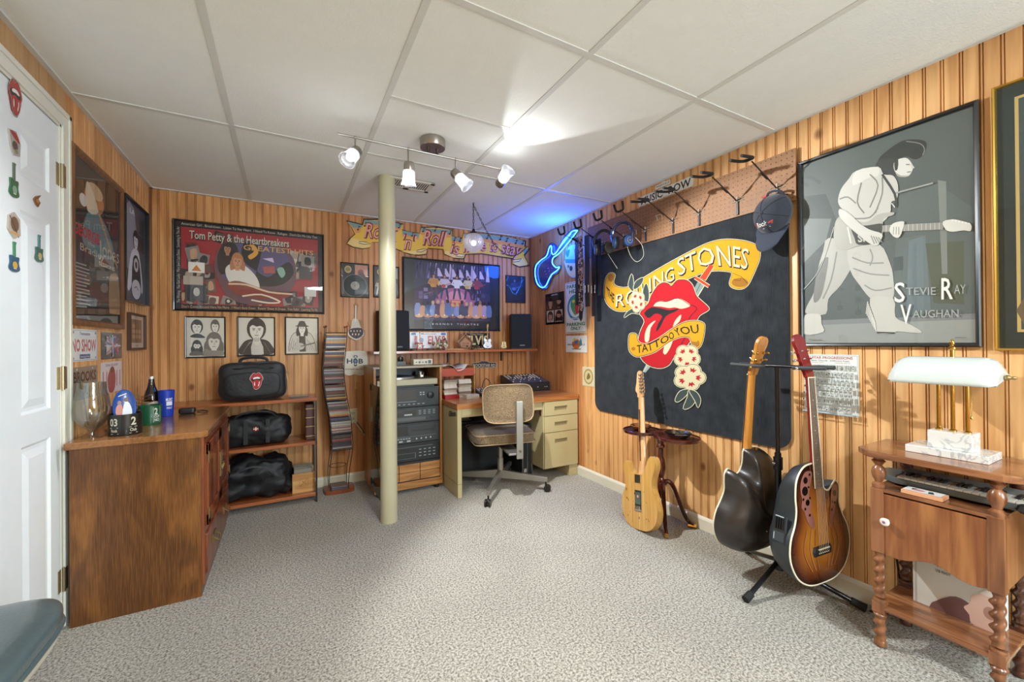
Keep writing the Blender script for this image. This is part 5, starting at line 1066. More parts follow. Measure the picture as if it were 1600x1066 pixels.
g = G(); A = Art(onlathe(bc, 0.057), lambda x, y: (x, y), 0.0, g=g); cr_ = '#cfcab4'
A.t('03', -.056, -.026, .045, .075, cr_, .02); A.t('2', .018, .036, .045, .078, cr_, .03); A.line([(-.056, .036), (-.024, .036)], .002, cr_); A.line([(.012, .036), (.04, .036)], .002, cr_); A.t('Rock', -.05, -.026, .018, .030, cr_, .02); A.t('Club', .014, .038, .018, .030, cr_, .02); A.line([(-.052, .010), (-.022, .010)], .002, cr_); A.line([(.012, .010), (.042, .010)], .002, cr_)
g.build('print', M_PLATE, t)
pl = thing('decorative_plate', 'oval blue decorative plate with a figure standing in the black mug', 'plate', (-0.635, 2.435, ZC + 0.02))
Mp = Matrix.Translation((-0.635, 2.435, ZC + 0.115)) @ Matrix.Rotation(math.radians(24), 4, 'Z') @ Matrix.Rotation(math.radians(80), 4, 'X')
G().lathe([(0.001, -0.002), (0.036, -0.002), (0.046, 0.003), (0.047, 0.004), (0.045, 0.006), (0.036, 0.001), (0.001, 0.001)], n=36, M=Mp, sx=0.85, sy=1.7, cap=False).build('dish', mat('plate_blue', '#1f4f9c', 0.2, coat=0.4), pl, smooth=True)
g = G(); A = Art(lambda u, z, d: Mp @ V3((u, z, d + 0.0015)), lambda x, y: (x, y), 0, g=g); A.poly([(-.026, -.045), (-.028, 0), (-.012, .02), (-.004, -.02), (0, -.055)], '#b8624a', 3); A.poly([(-.008, -.055), (-.002, .012), (.012, .024), (.024, -.01), (.02, -.045)], '#d6d9de', 3); A.ell(.006, .034, .008, .010, '#5c3a2a'); A.ell(-.016, .022, .007, .009, '#8a5a44'); A.line([(-.02, .05), (.01, .062)], .003, '#dfe6f0')
g.build('picture', M_PLATE, pl)
t = cup('mug', 'green mug with white lettering in the middle of the cabinet top', 'mug', (-0.598, 2.66, ZC), 0.044, 0.046, 0.094, mat('green_ceramic', '#1f5a3c', 0.3, coat=0.3), handle=2.6)
g = G(); A = Art(onlathe((-0.598, 2.66, ZC), 0.046), lambda x, y: (x, y), 0, g=g); A.line([(.012, .012), (.042, .012), (.042, .084), (.012, .084)], .0015, '#d8dccf', True); A.t('2', .016, .030, .05, .08, '#d8dccf', .03); A.t('CUP', .015, .038, .034, .046, '#d8dccf', .03); A.t('NO', .016, .036, .016, .03, '#d8dccf', .03); g.build('print', M_PLATE, t)
cup('mug', 'plain black mug half hidden behind the green mug', 'mug', (-0.70, 2.66, ZC), 0.04, 0.042, 0.10, MATS['black_ceramic'])
t = cup('mug', 'small maroon patterned mug between the black and green mugs', 'mug', (-0.645, 2.56, ZC), 0.030, 0.032, 0.085, mat('maroon_ceramic', '#5a2730', 0.35, coat=0.2, noise=0.5, nscale=60))
bt = thing('cola_bottle', 'dark cola glass bottle with a silver cap at the back of the cabinet', 'bottle', (-0.652, 2.93, ZC))
G().lathe([(0.030, 0), (0.033, 0.004), (0.034, 0.09), (0.033, 0.115), (0.026, 0.14), (0.017, 0.165), (0.013, 0.19), (0.012, 0.212)], (-0.652, 2.93, ZC), 28).build('glass_body', mat('cola_glass', '#1a0d0b', 0.06, coat=0.8), bt, smooth=True)
G().lathe([(0.0345, 0.03), (0.0345, 0.085)], (-0.652, 2.93, ZC), 28, cap=False).build('label_band', mat('bottle_label', '#b9a898', 0.5, noise=0.5, nscale=60), bt, smooth=True)
G().lathe([(0.014, 0.206), (0.0145, 0.214), (0.012, 0.220), (0.001, 0.221)], (-0.652, 2.93, ZC), 20).build('bottle_cap', M_ZN, bt, smooth=True)
t = cup('plastic_cup', 'bright blue plastic cup with white lettering beside the bottle', 'cup', (-0.585, 2.91, ZC), 0.030, 0.037, 0.142, mat('blue_plastic', '#1c3fae', 0.4))
g = G(); A = Art(onlathe((-0.585, 2.91, ZC), 0.0355, 0.001), lambda x, y: (x, y), 0, g=g); A.t('MUSIC', -.002, .028, .085, .10, '#dfe4f0', .03); A.rect(0, .06, .026, .082, '#dfe4f0'); A.t('FEST', .002, .026, .042, .052, '#dfe4f0', .02); g.build('print', M_PLATE, t)
sc_ = thing('wire_sculpture', 'small metal wire figure with thin arms behind the mugs', 'sculpture', (-0.66, 2.79, ZC))
g = G(); g.lathe([(0.02, 0), (0.02, 0.006), (0.003, 0.008)], (-0.66, 2.79, ZC), 16); g.cyl((-0.66, 2.79, ZC), (-0.66, 2.79, ZC + 0.13), 0.002, n=6)
for k in range(5): z = ZC + 0.05 + k * 0.018; g.tube([(-0.675, 2.78, z + .01), (-0.655, 2.79, z), (-0.61, 2.80, z + 0.012)], 0.0017, 5); g.sph((-0.675, 2.78, z + .012), 0.005, 8)
g.build('wires', mat('bronze_wire', '#8a6c48', 0.35, metal=0.7), sc_)
ch = thing('charger', 'small black power adapter with a looped cord on the cabinet top', 'charger', (-0.50, 2.95, ZC))
softbox(G(), (-0.50, 2.95, ZC + 0.016), (0.075, 0.045, 0.032), 6).build('adapter', M_BLK2, ch, smooth=True)
G().tube(spline([(-0.465, 2.95, ZC + .015), (-0.43, 2.96, ZC + .012), (-0.40, 2.92, ZC + .006), (-0.42, 2.89, ZC + .006), (-0.45, 2.92, ZC + .01), (-0.41, 2.98, ZC + .006)], 5, False), 0.002, 6).build('cord', M_BC, ch, smooth=True)

# ---- open shelf unit with bags ----
M_SHF = wood('orange_shelf_wood', '#8a4420', '#b4683a', rough=0.28, coat=0.35, sc=(1.4, 9, 9), fine=90, ring=2)
su = thing('shelf_unit', 'three tier orange wood shelf unit with a black metal frame', 'shelf', (-0.30, 3.45, 0))
for z in (0.045, 0.415, 0.728): G().box(-0.80, 0.19, 3.30, 3.605, z, z + 0.022).build('shelf_board', M_SHF, su, bev=0.002)
for x in (-0.79, 0.182):
    for y in (3.305, 3.598): G().box(x - 0.006, x + 0.006, y - 0.006, y + 0.006, 0, 0.728).build('post', M_BLK2, su)
G().tube([(0.182, 3.306, 0.44), (0.182, 3.306, 0.70), (0.182, 3.33, 0.72), (0.182, 3.57, 0.72), (0.182, 3.597, 0.70)], 0.005, 6).build('side_rod', M_BLK2, su)
M_NYL = mat('black_nylon', '#191a1d', 0.55, bump=0.4, bscale=60, sheen=0.1); M_NYL2 = mat('black_leather_soft', '#16171a', 0.58, bump=0.6, bscale=28)
bg = thing('laptop_bag', 'black nylon bag with a red lips and tongue patch on the top shelf', 'bag', (-0.205, 3.43, 0.75))
softbox(G(), (-0.205, 3.43, 0.885), (0.40, 0.17, 0.265), 5.5, 16, 0.010, 3).build('body', M_NYL, bg, smooth=True)
softbox(G(), (-0.205, 3.345, 0.865), (0.33, 0.035, 0.17), 4, 12, 0.006, 5).build('front_pocket', M_NYL, bg, smooth=True)
G().tube(spline([(-0.37, 3.385, 0.985), (-0.30, 3.34, 0.975), (-0.205, 3.335, 0.985), (-0.11, 3.34, 0.975), (-0.04, 3.385, 0.985)], 5, False), 0.004, 6).build('zip', mat('zip_black', '#0c0c0e', 0.4), bg)
G().tube(spline([(-0.29, 3.43, 1.01), (-0.275, 3.43, 1.04), (-0.205, 3.43, 1.05), (-0.135, 3.43, 1.04), (-0.12, 3.43, 1.01)], 5, False), [0.010] * 21, 8).build('handle', M_NYL, bg, smooth=True)
for k, (px, nm) in enumerate((((0.0), 'strap_clip'), ((-0.41), 'strap_clip'))):
    x = 0.0 if k == 0 else -0.412; g = G(); g.torus((x, 3.43, 0.93), 0.012, 0.002, ax='y'); g.tube([(x, 3.43, .92), (x + .006, 3.42, .87), (x, 3.42, .85)], 0.003, 6); g.build(nm, M_ABR, bg, smooth=True)
g = G(); A = Art(lambda u, z, d: V3((u, 3.3265 - d, z)), lambda x, y: (x, y), 0, g=g); tongue(A, -0.185, 0.890, 0.078, 0.112, '#d9d4cc', '#b81a22'); g.build('patch', attrmat('sign_board', 0.5), bg)
b2 = thing('duffel_bag', 'black duffel bag with a tiny flag tag on the middle shelf', 'bag', (-0.19, 3.45, 0.437), group='black duffel bags on the shelf unit')
softbox(G(), (-0.19, 3.455, 0.542), (0.42, 0.25, 0.205), 4, 18, 0.028, 9, ls=11).build('body', M_NYL2, b2, smooth=True)
G().tube(spline([(-0.33, 3.36, 0.60), (-0.29, 3.34, 0.66), (-0.20, 3.35, 0.675), (-0.1, 3.36, 0.66), (-0.06, 3.37, 0.60)], 5, False), 0.008, 6).build('handle', M_NYL, b2, smooth=True)
for x in (-0.25, -0.12): G().box(x - 0.012, x + 0.012, 3.322, 3.330, 0.46, 0.62).build('webbing', M_NYL, b2)
g = G(); A = Art(lambda u, z, d: V3((u, 3.318 - d, z)), lambda x, y: (x, y), 0, g=g); A.rect(-.205, .55, -.175, .575, '#b02a28'); A.rect(-.192, .55, -.187, .575, '#e2ddd2'); A.rect(-.205, .560, -.175, .565, '#e2ddd2'); g.box(-.206, -.174, 3.3182, 3.326, .549, .576, '#101010'); g.build('flag_tag', M_PLATE, b2)
b3 = thing('duffel_bag', 'bulging black duffel bag on the bottom shelf', 'bag', (-0.19, 3.45, 0.067), group='black duffel bags on the shelf unit')
softbox(G(), (-0.20, 3.455, 0.205), (0.44, 0.26, 0.275), 3.4, 20, 0.045, 2, ls=10).build('body', M_NYL2, b3, smooth=True)
G().tube(spline([(-0.36, 3.35, 0.18), (-0.30, 3.325, 0.27), (-0.20, 3.33, 0.30), (-0.1, 3.33, 0.25), (-0.06, 3.34, 0.16)], 5, False), 0.010, 6).build('handle', M_NYL, b3, smooth=True)
bk = thing('ledger_book', 'thick burgundy bound book with gold bands at the right of the middle shelf', 'book', (0.15, 3.47, 0.437))
G().box(0.116, 0.176, 3.36, 3.58, 0.437, 0.70).build('cover', mat('burgundy_leather', '#45161a', 0.4, coat=0.2), bk, bev=0.006)
for z in (0.465, 0.535, 0.60, 0.665): G().box(0.115, 0.177, 3.3575, 3.362, z, z + 0.005).build('spine_band', mat('gold_tooling', '#b09a5c', 0.35, metal=0.6), bk)
cr8 = thing('wooden_crate', 'small light wood crate holding disc cases on the bottom shelf', 'box', (0.10, 3.45, 0.067))
M_LW = wood('light_pine', '#b07c40', '#d0a062', rough=0.5, sc=(1.5, 14, 14), fine=80)
g = G(); g.box(0.028, 0.175, 3.35, 3.362, 0.067, 0.205); g.box(0.028, 0.175, 3.538, 3.55, 0.067, 0.205); g.box(0.028, 0.038, 3.362, 3.538, 0.067, 0.175); g.box(0.165, 0.175, 3.362, 3.538, 0.067, 0.175); g.box(0.038, 0.165, 3.362, 3.538, 0.067, 0.075)
g.build('panels', M_LW, cr8, bev=0.002)
g = G(); A = Art(lambda u, z, d: V3((u, 3.3495 - d, z)), lambda x, y: (x, y), 0, g=g); A.line([(.075, .11), (.13, .11), (.13, .165), (.075, .165)], .002, '#7a5426', True); A.line([(.08, .115), (.125, .16)], .003, '#7a5426'); A.line([(.09, .15), (.12, .12)], .003, '#7a5426'); g.build('burned_mark', M_PRINT, cr8)
for k in range(10):
    y = 3.37 + k * 0.0158
    o = G().box(0.040, 0.163, y, y + 0.0095, 0.0755, 0.232 - 0.004 * (k % 3)).build('disc_case', mat('case_%d' % (k % 3), ['#8a8578', '#5c5a56', '#a39d8c'][k % 3], 0.2, coat=0.4))
    tag(o, 'disc case standing upright in the light wood crate', 'disc case', 'disc cases in the wooden crate')
tag(G().box(0.01, 0.135, 3.39, 3.51, 0.7505, 0.7605).build('disc_case', MATS['case_1'], bev=0.001), 'flat clear disc case lying at the right end of the top shelf', 'disc case')

# ---- disc tower ----
TPL = Wall('y', 3.40, -1)
lv = [(519.7, 511.4, 540), (546, 510, 538.2), (573, 506.6, 535.5), (600, 508, 536.8), (626.6, 512.8, 540), (653, 517.9, 545), (680, 520.4, 547.5), (705, 521.2, 548.5)]
LV = []
for py, xa, xb in lv:
    (a, z), (b_, _) = TPL.uv(xa, py), TPL.uv(xb, py - .5); LV.append((z, (a + b_) / 2))
def txc(z):
    for i in range(len(LV) - 1):
        if LV[i + 1][0] <= z <= LV[i][0]:
            f = (z - LV[i + 1][0]) / (LV[i][0] - LV[i + 1][0]); return LV[i + 1][1] + (LV[i][1] - LV[i + 1][1]) * f
    return LV[0][1] if z > LV[0][0] else LV[-1][1]
tw = thing('disc_tower', 'tall wavy black wire tower full of compact discs on a wooden foot', 'disc rack', (0.35, 3.47, 0))
g = G(); P = spline([(0.245, 3.41), (0.275, 3.385), (0.35, 3.38), (0.425, 3.385), (0.455, 3.41), (0.455, 3.52), (0.425, 3.545), (0.275, 3.545), (0.245, 3.52)], 4); g.prism([(p.x, p.y) for p in P], 0, 0.028); g.build('foot', M_CRED, tw, bev=0.006)
for sx in (-1, 1):
    for y in (3.395, 3.53):
        pts = [(txc(z) + sx * 0.074, y, z) for z in [LV[0][0] + 0.04, LV[0][0]] + [v_[0] for v_ in LV[1:]]] + [(0.345 + sx * 0.07, y, 0.15), (0.345 + sx * 0.065, y, 0.028)]
        g = G(); g.tube(spline(pts, 4, False), 0.0028, 6); g.build('rod', M_BLK2, tw, smooth=True)
        if True: G().sph((pts[0][0], y, pts[0][2] + 0.006), 0.009, 12).build('wood_knob', M_CRED, tw, smooth=True)
g = G()
for z, x in LV:
    g.tube([(x - .074, 3.395, z), (x + .074, 3.395, z)], 0.002, 6); g.tube([(x - .074, 3.53, z), (x + .074, 3.53, z)], 0.002, 6)
    for s_ in (-.074, .074): g.tube([(x + s_, 3.395, z), (x + s_, 3.53, z)], 0.002, 6)
g.torus((0.34, 3.46, 0.20), 0.062, 0.002, sx=1, sy=1); g.build('rungs', M_BLK2, tw)
dcol = ['#1e3a6a', '#b8b4a8', '#2a2a2c', '#c08a3a', '#8a8c8c', '#5a3a3c', '#3a4648', '#6a2c30', '#a09a8c', '#22252c', '#7a6a5c', '#b0a89a', '#4a3c58', '#98787a', '#2f2f30', '#8c4a44']
SEC = ['top', 'second', 'third', 'fourth', 'fifth', 'sixth', 'bottom']
r = random.Random(11); DM = {}
for s_ in range(7):
    zt_, zb_ = LV[s_][0] - 0.004, LV[s_ + 1][0] + 0.003; n = int((zt_ - zb_) / 0.0104)
    for k in range(n):
        z = zb_ + k * 0.0104; ci = r.randrange(16) if s_ else [2, 1, 0, 0, 3, 3, 4, 1, 0, 2, 3][k % 11]; x = txc(z + .005) + r.uniform(-.002, .002)
        key = ci
        if key not in DM:
            o = G().box(-.069, .069, -.061, .061, 0, .0096).build('compact_disc_case', mat('disc_spine_%d' % ci, dcol[ci], 0.25, coat=0.4, noise=0.35, nscale=70)); DM[key] = o
        else: o = DM[key].copy(); COL.objects.link(o)
        o.location = (x, 3.463 + r.uniform(-.003, .003), z)
        tag(o, 'compact disc case in the %s compartment of the tower' % SEC[s_], 'disc case', 'compact discs in the %s compartment of the tower' % SEC[s_])
tag(G().box(0.29, 0.40, 3.40, 3.52, 0.0285, 0.05).build('disc_case', mat('grey_case', '#5a5660', 0.3, coat=0.4), bev=0.002), 'small stack of grey cases lying on the tower foot', 'disc case')

# ---- hi-fi rack ----
M_OAKR = wood('oak_rack', '#9a6430', '#c58c4e', rough=0.4, coat=0.1, sc=(14, 14, 1.6), fine=110); M_OAKH = wood('oak_rack_flat', '#9a6430', '#c58c4e', rough=0.4, coat=0.1, sc=(1.6, 14, 14), fine=110)
M_EQ = mat('equipment_black', '#1c1e20', 0.4); M_EQ2 = mat('equipment_grey', '#3a3d3f', 0.35, metal=0.3); M_DISP = mat('display_black', '#07080a', 0.08, coat=0.6)
rk = thing('stereo_rack', 'oak stereo rack with equipment shelves between the pole and the desk', 'stereo rack', (0.81, 3.35, 0))
RX0, RX1, RY0, RY1 = 0.555, 1.078, 3.14, 3.56
G().box(RX0, RX0 + .018, RY0, RY1, 0.03, 0.965).build('side_panel', M_OAKR, rk, bev=0.002); G().box(RX1 - .018, RX1, RY0, RY1, 0.03, 0.965).build('side_panel', M_OAKR, rk, bev=0.002)
G().box(RX0 - .002, RX1 + .002, RY0 - .004, RY1, 0.950, 0.966).build('top', mat('rack_top', '#8f8268', 0.3), rk, bev=0.002)
G().box(RX0, RX1, RY1 - 0.01, RY1, 0.03, 0.95).build('back_panel', M_EQ, rk)
for z in (0.80, 0.648, 0.528, 0.372, 0.232): G().box(RX0 + .018, RX1 - .018, RY0 + 0.01, RY1 - .01, z - 0.012, z).build('shelf', M_EQ, rk)
g = G()
for i in range(3):
    for j in range(2): x = RX0 + .022 + i * .161; g.box(x, x + .157, RY0 - .002, RY0 + .012, 0.092 + j * 0.064, 0.152 + j * 0.064)
g.build('tape_drawer_fronts', M_OAKH, rk, bev=0.002)
G().box(RX0 + .018, RX1 - .018, RY0 + .012, RY1 - .01, 0.085, 0.22).build('drawer_box', M_EQ, rk)
G().box(RX0, RX1, RY0 - 0.004, RY0 + 0.014, 0.03, 0.084).build('plinth', M_OAKH, rk, bev=0.003)
for x in (RX0 + .04, RX1 - .04): G().cyl((x, RY0 + .03, 0), (x, RY0 + .03, 0.03), 0.018).build('caster', M_BLK2, rk)
gd = G().box(0.534, 0.539, 2.72, 3.145, 0.10, 0.85).build('glass_door', glassmat('smoked_glass', '#8a8f8c', 0.10, 0.02), rk)
h = G(); h.box(0.530, 0.543, 3.12, 3.146, 0.80, 0.84); h.box(0.530, 0.543, 3.12, 3.146, 0.12, 0.16); h.box(0.531, 0.542, 2.718, 2.728, 0.10, 0.85); h.build('door_edge', M_BLK2, gd)
def unit(name, label, z0, z1, draw, m=None, dep=0.34, cat='stereo component'):
    t = thing(name, label, cat, (0.816, 3.3, z0)); g = G().box(RX0 + .03, RX1 - .03, RY0 + .012, RY0 + dep, z0 + .003, z1); g.build('case', M_EQ, t, bev=0.002)
    G().box(RX0 + .026, RX1 - .026, RY0 + .004, RY0 + .012, z0 + .003, z1).build('front_panel', m or M_EQ2, t, bev=0.001)
    g = G(); A = Art(lambda u, z, d: V3((u, RY0 + .0038 - d, z)), uvmap(RX0 + .03, RX1 - .03, z0 + .003, z1), 0, g=g); A.asp = (RX1 - RX0 - .06) / (z1 - z0); draw(A); g.build('markings', M_GLOSS, t); return t
def knob(t, x, z, r, m=None): G().lathe([(r, 0), (r, 0.010), (r * .85, 0.013), (0.001, 0.013)], M=Matrix.Translation((x, RY0 + .004, z)) @ Matrix.Rotation(PI / 2, 4, 'X'), n=24).build('knob', m or M_EQ, t, smooth=True)
tt = thing('turntable', 'turntable with a beige plinth on the top level of the oak rack', 'record player', (0.81, 3.3, 0.80))
G().box(RX0 + .028, RX1 - .028, RY0 + .02, RY0 + .36, 0.815, 0.862).build('plinth', mat('beige_plastic', '#9c957c', 0.4, metal=0.2), tt, bev=0.004)
G().box(RX0 + .05, RX1 - .05, RY0 + .04, RY0 + .34, 0.80, 0.815).build('feet', M_EQ, tt)
G().lathe([(0.15, 0.862), (0.15, 0.874), (0.001, 0.874)], (0.755, 3.34, 0), 40).build('platter', M_ZN, tt, smooth=True); G().lathe([(0.145, 0.874), (0.145, 0.877), (0.001, 0.877)], (0.755, 3.34, 0), 40).build('mat', mat('bluish_mat', '#5c6a8c', 0.6), tt, smooth=True)
g = G(); g.cyl((0.985, 3.42, 0.862), (0.985, 3.42, 0.905), 0.018); g.tube([(0.985, 3.44, 0.90), (0.985, 3.34, 0.902), (0.955, 3.22, 0.895), (0.93, 3.20, 0.885)], 0.004, 8); g.box(0.92, 0.94, 3.185, 3.21, 0.876, 0.89); g.build('tonearm', M_ZN, tt, smooth=True)
def d_rec(A):
    A.rect(.03, .35, .62, .88, '#08090b'); A.rect(.06, .42, .55, .8, '#15100f'); A.rect(.04, .27, .62, .30, '#8a8c8c')
    for k in range(9): A.rect(.08 + k * .08, .12, .12 + k * .08, .17, '#8d9092')
    for k in range(4): A.rect(.68 + (k % 2) * .05, .62 + (k // 2) * .12, .71 + (k % 2) * .05, .68 + (k // 2) * .12, '#a2a5a6')
    A.t('RECEIVER', .04, .16, .90, .95, '#a8aaaa')
t = unit('receiver', 'black stereo receiver with one big volume knob, highest unit in the rack', 0.65, 0.79, d_rec, M_EQ); knob(t, 0.985, 0.735, 0.026)
def d_cd(A):
    A.rect(.05, .45, .62, .9, '#0b0c0d'); A.rect(.42, .52, .55, .62, '#b8bcbc'); A.rect(.02, .12, .78, .38, '#525658'); A.line([(.02, .12), (.78, .12), (.78, .38), (.02, .38)], .012, '#17191a', True); A.poly([(.1, .5), (.3, .85), (.4, .85), (.2, .5)], '#2e2626')
    for j in range(3):
        for i in range(4): A.rect(.66 + i * .08, .55 + j * .12, .70 + i * .08, .60 + j * .12, '#8e9294')
    A.ell(.88, .25, .015, .06, '#0b0c0d')
unit('disc_player', 'dark grey disc changer below the receiver in the rack', 0.53, 0.638, d_cd)
def d_cas(A):
    A.rect(.05, .42, .48, .92, '#0a0b0c'); A.poly([(.1, .5), (.2, .85), (.3, .85), (.18, .5)], '#2a2224'); A.rect(.52, .55, .95, .88, '#2a2d2f'); A.rect(.55, .62, .9, .68, '#0c0d0e'); A.line([(.03, .34), (.96, .34)], .01, '#94989a')
    for k in range(10): A.rect(.08 + k * .045, .22, .11 + k * .045, .28, '#a5a9aa')
    for k in range(4): A.rect(.07 + k * .13, .08, .13 + k * .13, .15, '#c2c4c2')
    for k in range(4): A.ell(.62 + k * .08, .2, .012, .05, '#b8bcbc')
unit('cassette_deck', 'grey cassette deck with a tape window, third unit in the rack', 0.374, 0.518, d_cas)
def d_vcr(A):
    A.rect(.04, .60, .5, .78, '#0a0b0c'); A.line([(.1, .18), (.6, .18), (.6, .5), (.1, .5)], .012, '#8f9394', True)
    for j in range(3):
        for i in range(4): A.rect(.66 + i * .08, .25 + j * .2, .70 + i * .08, .30 + j * .2, '#9a9ea0')
    A.rect(.1, .86, .9, .89, '#6a6e70')
unit('video_recorder', 'black video recorder, lowest unit in the rack above the oak drawers', 0.234, 0.36, d_vcr, M_EQ)
pm = thing('control_box', 'small beige box with four round knobs on top of the rack', 'control box', (0.95, 3.29, 0.966))
G().box(0.88, 1.035, 3.24, 3.33, 0.968, 1.012).build('case', mat('beige_metal', '#cfc8b0', 0.4), pm, bev=0.003)
g = G(); A = Art(lambda u, z, d: V3((u, 3.2396 - d, z)), uvmap(.88, 1.035, .968, 1.012), 0, g=g); A.asp = 3.5; [A.ell(.14 + k * .17, .45, .04 + .02 * (k % 2), (.04 + .02 * (k % 2)) * 3.4, '#2a2824', 14) for k in range(4)]; A.rect(.76, .2, .92, .8, '#2c2a26'); A.t('BOX', .3, .5, .8, .92, '#5a5444'); g.build('dials', M_PLATE, pm)
cl = thing('metal_ornament', 'small dark metal ornament beside the beige control box', 'ornament', (0.80, 3.33, 0.966))
g = G(); g.box(0.765, 0.835, 3.31, 3.36, 0.967, 0.995); g.lathe([(0.02, 0.995), (0.026, 1.01), (0.02, 1.03), (0.001, 1.035)], (0.80, 3.335, 0), 16); g.tube([(0.79, 3.33, 1.03), (0.81, 3.33, 1.05), (0.83, 3.33, 1.035)], 0.003, 6); g.build('body', mat('dark_pewter', '#3a3836', 0.35, metal=0.6), cl)

# ---- desk ----
M_CRM = mat('cream_steel', '#b8aa7e', 0.38, spec=0.4); M_CRMD = mat('cream_steel_shade', '#8f8460', 0.5); M_LAM = wood('desk_laminate', '#9a5a2c', '#bd7c44', rough=0.3, coat=0.25, sc=(1.4, 14, 14), fine=90)  # the darker cream paints shade into seams, pulls and the drawer gap
dk_ = thing('office_desk', 'cream steel desk with a wood laminate top and three right drawers', 'desk', (1.64, 3.2, 0))
G().box(1.085, 2.192, 2.83, 3.575, 0.652, 0.69).build('desktop', M_LAM, dk_, bev=0.002)
G().box(1.090, 1.124, 2.84, 3.55, 0.0, 0.652).build('leg_panel', M_CRM, dk_, bev=0.004)
G().box(1.089, 1.125, 2.838, 3.552, 0.10, 0.104).build('panel_seam', M_CRMD, dk_)
G().box(1.124, 1.84, 2.86, 2.875, 0.585, 0.652).build('apron', M_CRM, dk_, bev=0.002); G().box(1.124, 1.84, 3.53, 3.545, 0.25, 0.652).build('modesty_panel', M_CRM, dk_, bev=0.002)
g = G(); g.prism([(1.125, 0.652), (1.215, 0.652), (1.205, 0.60), (1.125, 0.60)], -2.86, -2.845, M=Matrix.Rotation(PI / 2, 4, 'X')); g.build('tray_corner', M_CRM, dk_, bev=0.002)
G().box(1.84, 2.188, 2.85, 3.46, 0.095, 0.652).build('pedestal', M_CRM, dk_, bev=0.003)
G().box(2.10, 2.188, 2.85, 3.46, 0.0, 0.095).build('foot', M_CRM, dk_, bev=0.003)
def ndrawer(z0, z1):
    w0, w1, wz = 1.945, 2.075, (z0 + z1) / 2 + (0.0 if z1 - z0 < .2 else 0.075); g = G(); h = 0.019; x0, x1 = 1.846, 2.182
    for a in ((x0, x1, z0, wz - h), (x0, x1, wz + h, z1), (x0, w0, wz - h, wz + h), (w1, x1, wz - h, wz + h)): g.box(a[0], a[1], 2.836, 2.85, a[2], a[3])
    d = g.build('drawer_front', M_CRM, dk_); G().box(w0, w1, 2.8465, 2.8495, wz - h, wz + h).build('recessed_pull', M_CRMD, d)
    g = G(); g.box(w0 - .004, w1 + .004, 2.834, 2.838, wz + h - .004, wz + h + .003); g.build('pull_lip', M_CRM, d)
for z in ((0.533, 0.648), (0.395, 0.527), (0.10, 0.389)): ndrawer(*z)
G().box(1.8395, 2.189, 2.849, 2.8515, 0.527, 0.533).build('gap_shade', M_CRMD, dk_)
g = G(); A = Art(lambda u, z, d: V3((1.0895 - d, u, z)), lambda x, y: (x, y), 0, g=g); A.txt('Gibson', [(3.02, 0.575), (2.87, 0.60)], [(3.02, 0.615), (2.87, 0.64)], '#2a2824', .04, .3); g.build('sticker', M_PRINT, dk_)
kf = thing('key_fob', 'small maroon key tag hanging from the drawer lock', 'key tag', (1.836, 2.87, 0.53))
g = G(); g.tube([(1.837, 2.88, 0.60), (1.834, 2.88, 0.575)], 0.0015, 5); g.box(1.831, 1.836, 2.872, 2.888, 0.535, 0.575); g.build('tag', mat('maroon_tag', '#4a1420', 0.4), kf)
# under the desk
M_TOL = mat('black_tolex', '#1a1b1c', 0.6, bump=0.4, bscale=300)
c_ = thing('amplifier', 'large black case standing under the desk behind the chair', 'case', (1.46, 3.35, 0)); G().box(1.25, 1.69, 3.27, 3.50, 0.012, 0.47).build('cabinet', M_TOL, c_, bev=0.008); G().box(1.27, 1.67, 3.262, 3.272, 0.03, 0.45).build('front_cloth', mat('grille_dark', '#232425', 0.8, bump=0.3, bscale=500), c_)
g = G(); [g.box(x - .012, x + .012, y - .012, y + .012, 0, 0.013) for x in (1.28, 1.66) for y in (3.30, 3.47)]; g.build('feet', M_BLK2, c_)
boxthing('storage_case', 'maroon case upright at the left under the desk', 'case', (1.155, 1.225, 3.22, 3.50, 0.0, 0.44), mat('maroon_vinyl', '#5a1420', 0.45), 0.006)
c_ = thing('equipment_case', 'black upright case with metal edges beside the desk drawers', 'case', (1.77, 3.2, 0)); G().box(1.735, 1.832, 3.02, 3.40, 0.0, 0.44).build('shell', M_TOL, c_, bev=0.004)
g = G(); [g.box(x - .003, x + .003, 3.013, 3.021, 0.0, 0.44) for x in (1.738, 1.785, 1.829)]; g.build('metal_edge', M_NI, c_); g = G(); [g.box(1.75, 1.775, 3.010, 3.02, z, z + .03) for z in (0.04, 0.33)]; g.build('catch', M_ZN, c_)
for k in range(4): tag(G().box(1.14, 1.27, 3.05, 3.17, 0.535 + k * .012, 0.545 + k * .012).build('flat_case', MATS['case_%d' % (k % 3)]), 'thin case in the small pile hung beneath the desktop at the left', 'disc case', 'cases stacked on the under-desk tray')
G().box(1.13, 1.28, 3.03, 3.19, 0.527, 0.534).build('tray', M_EQ, dk_)

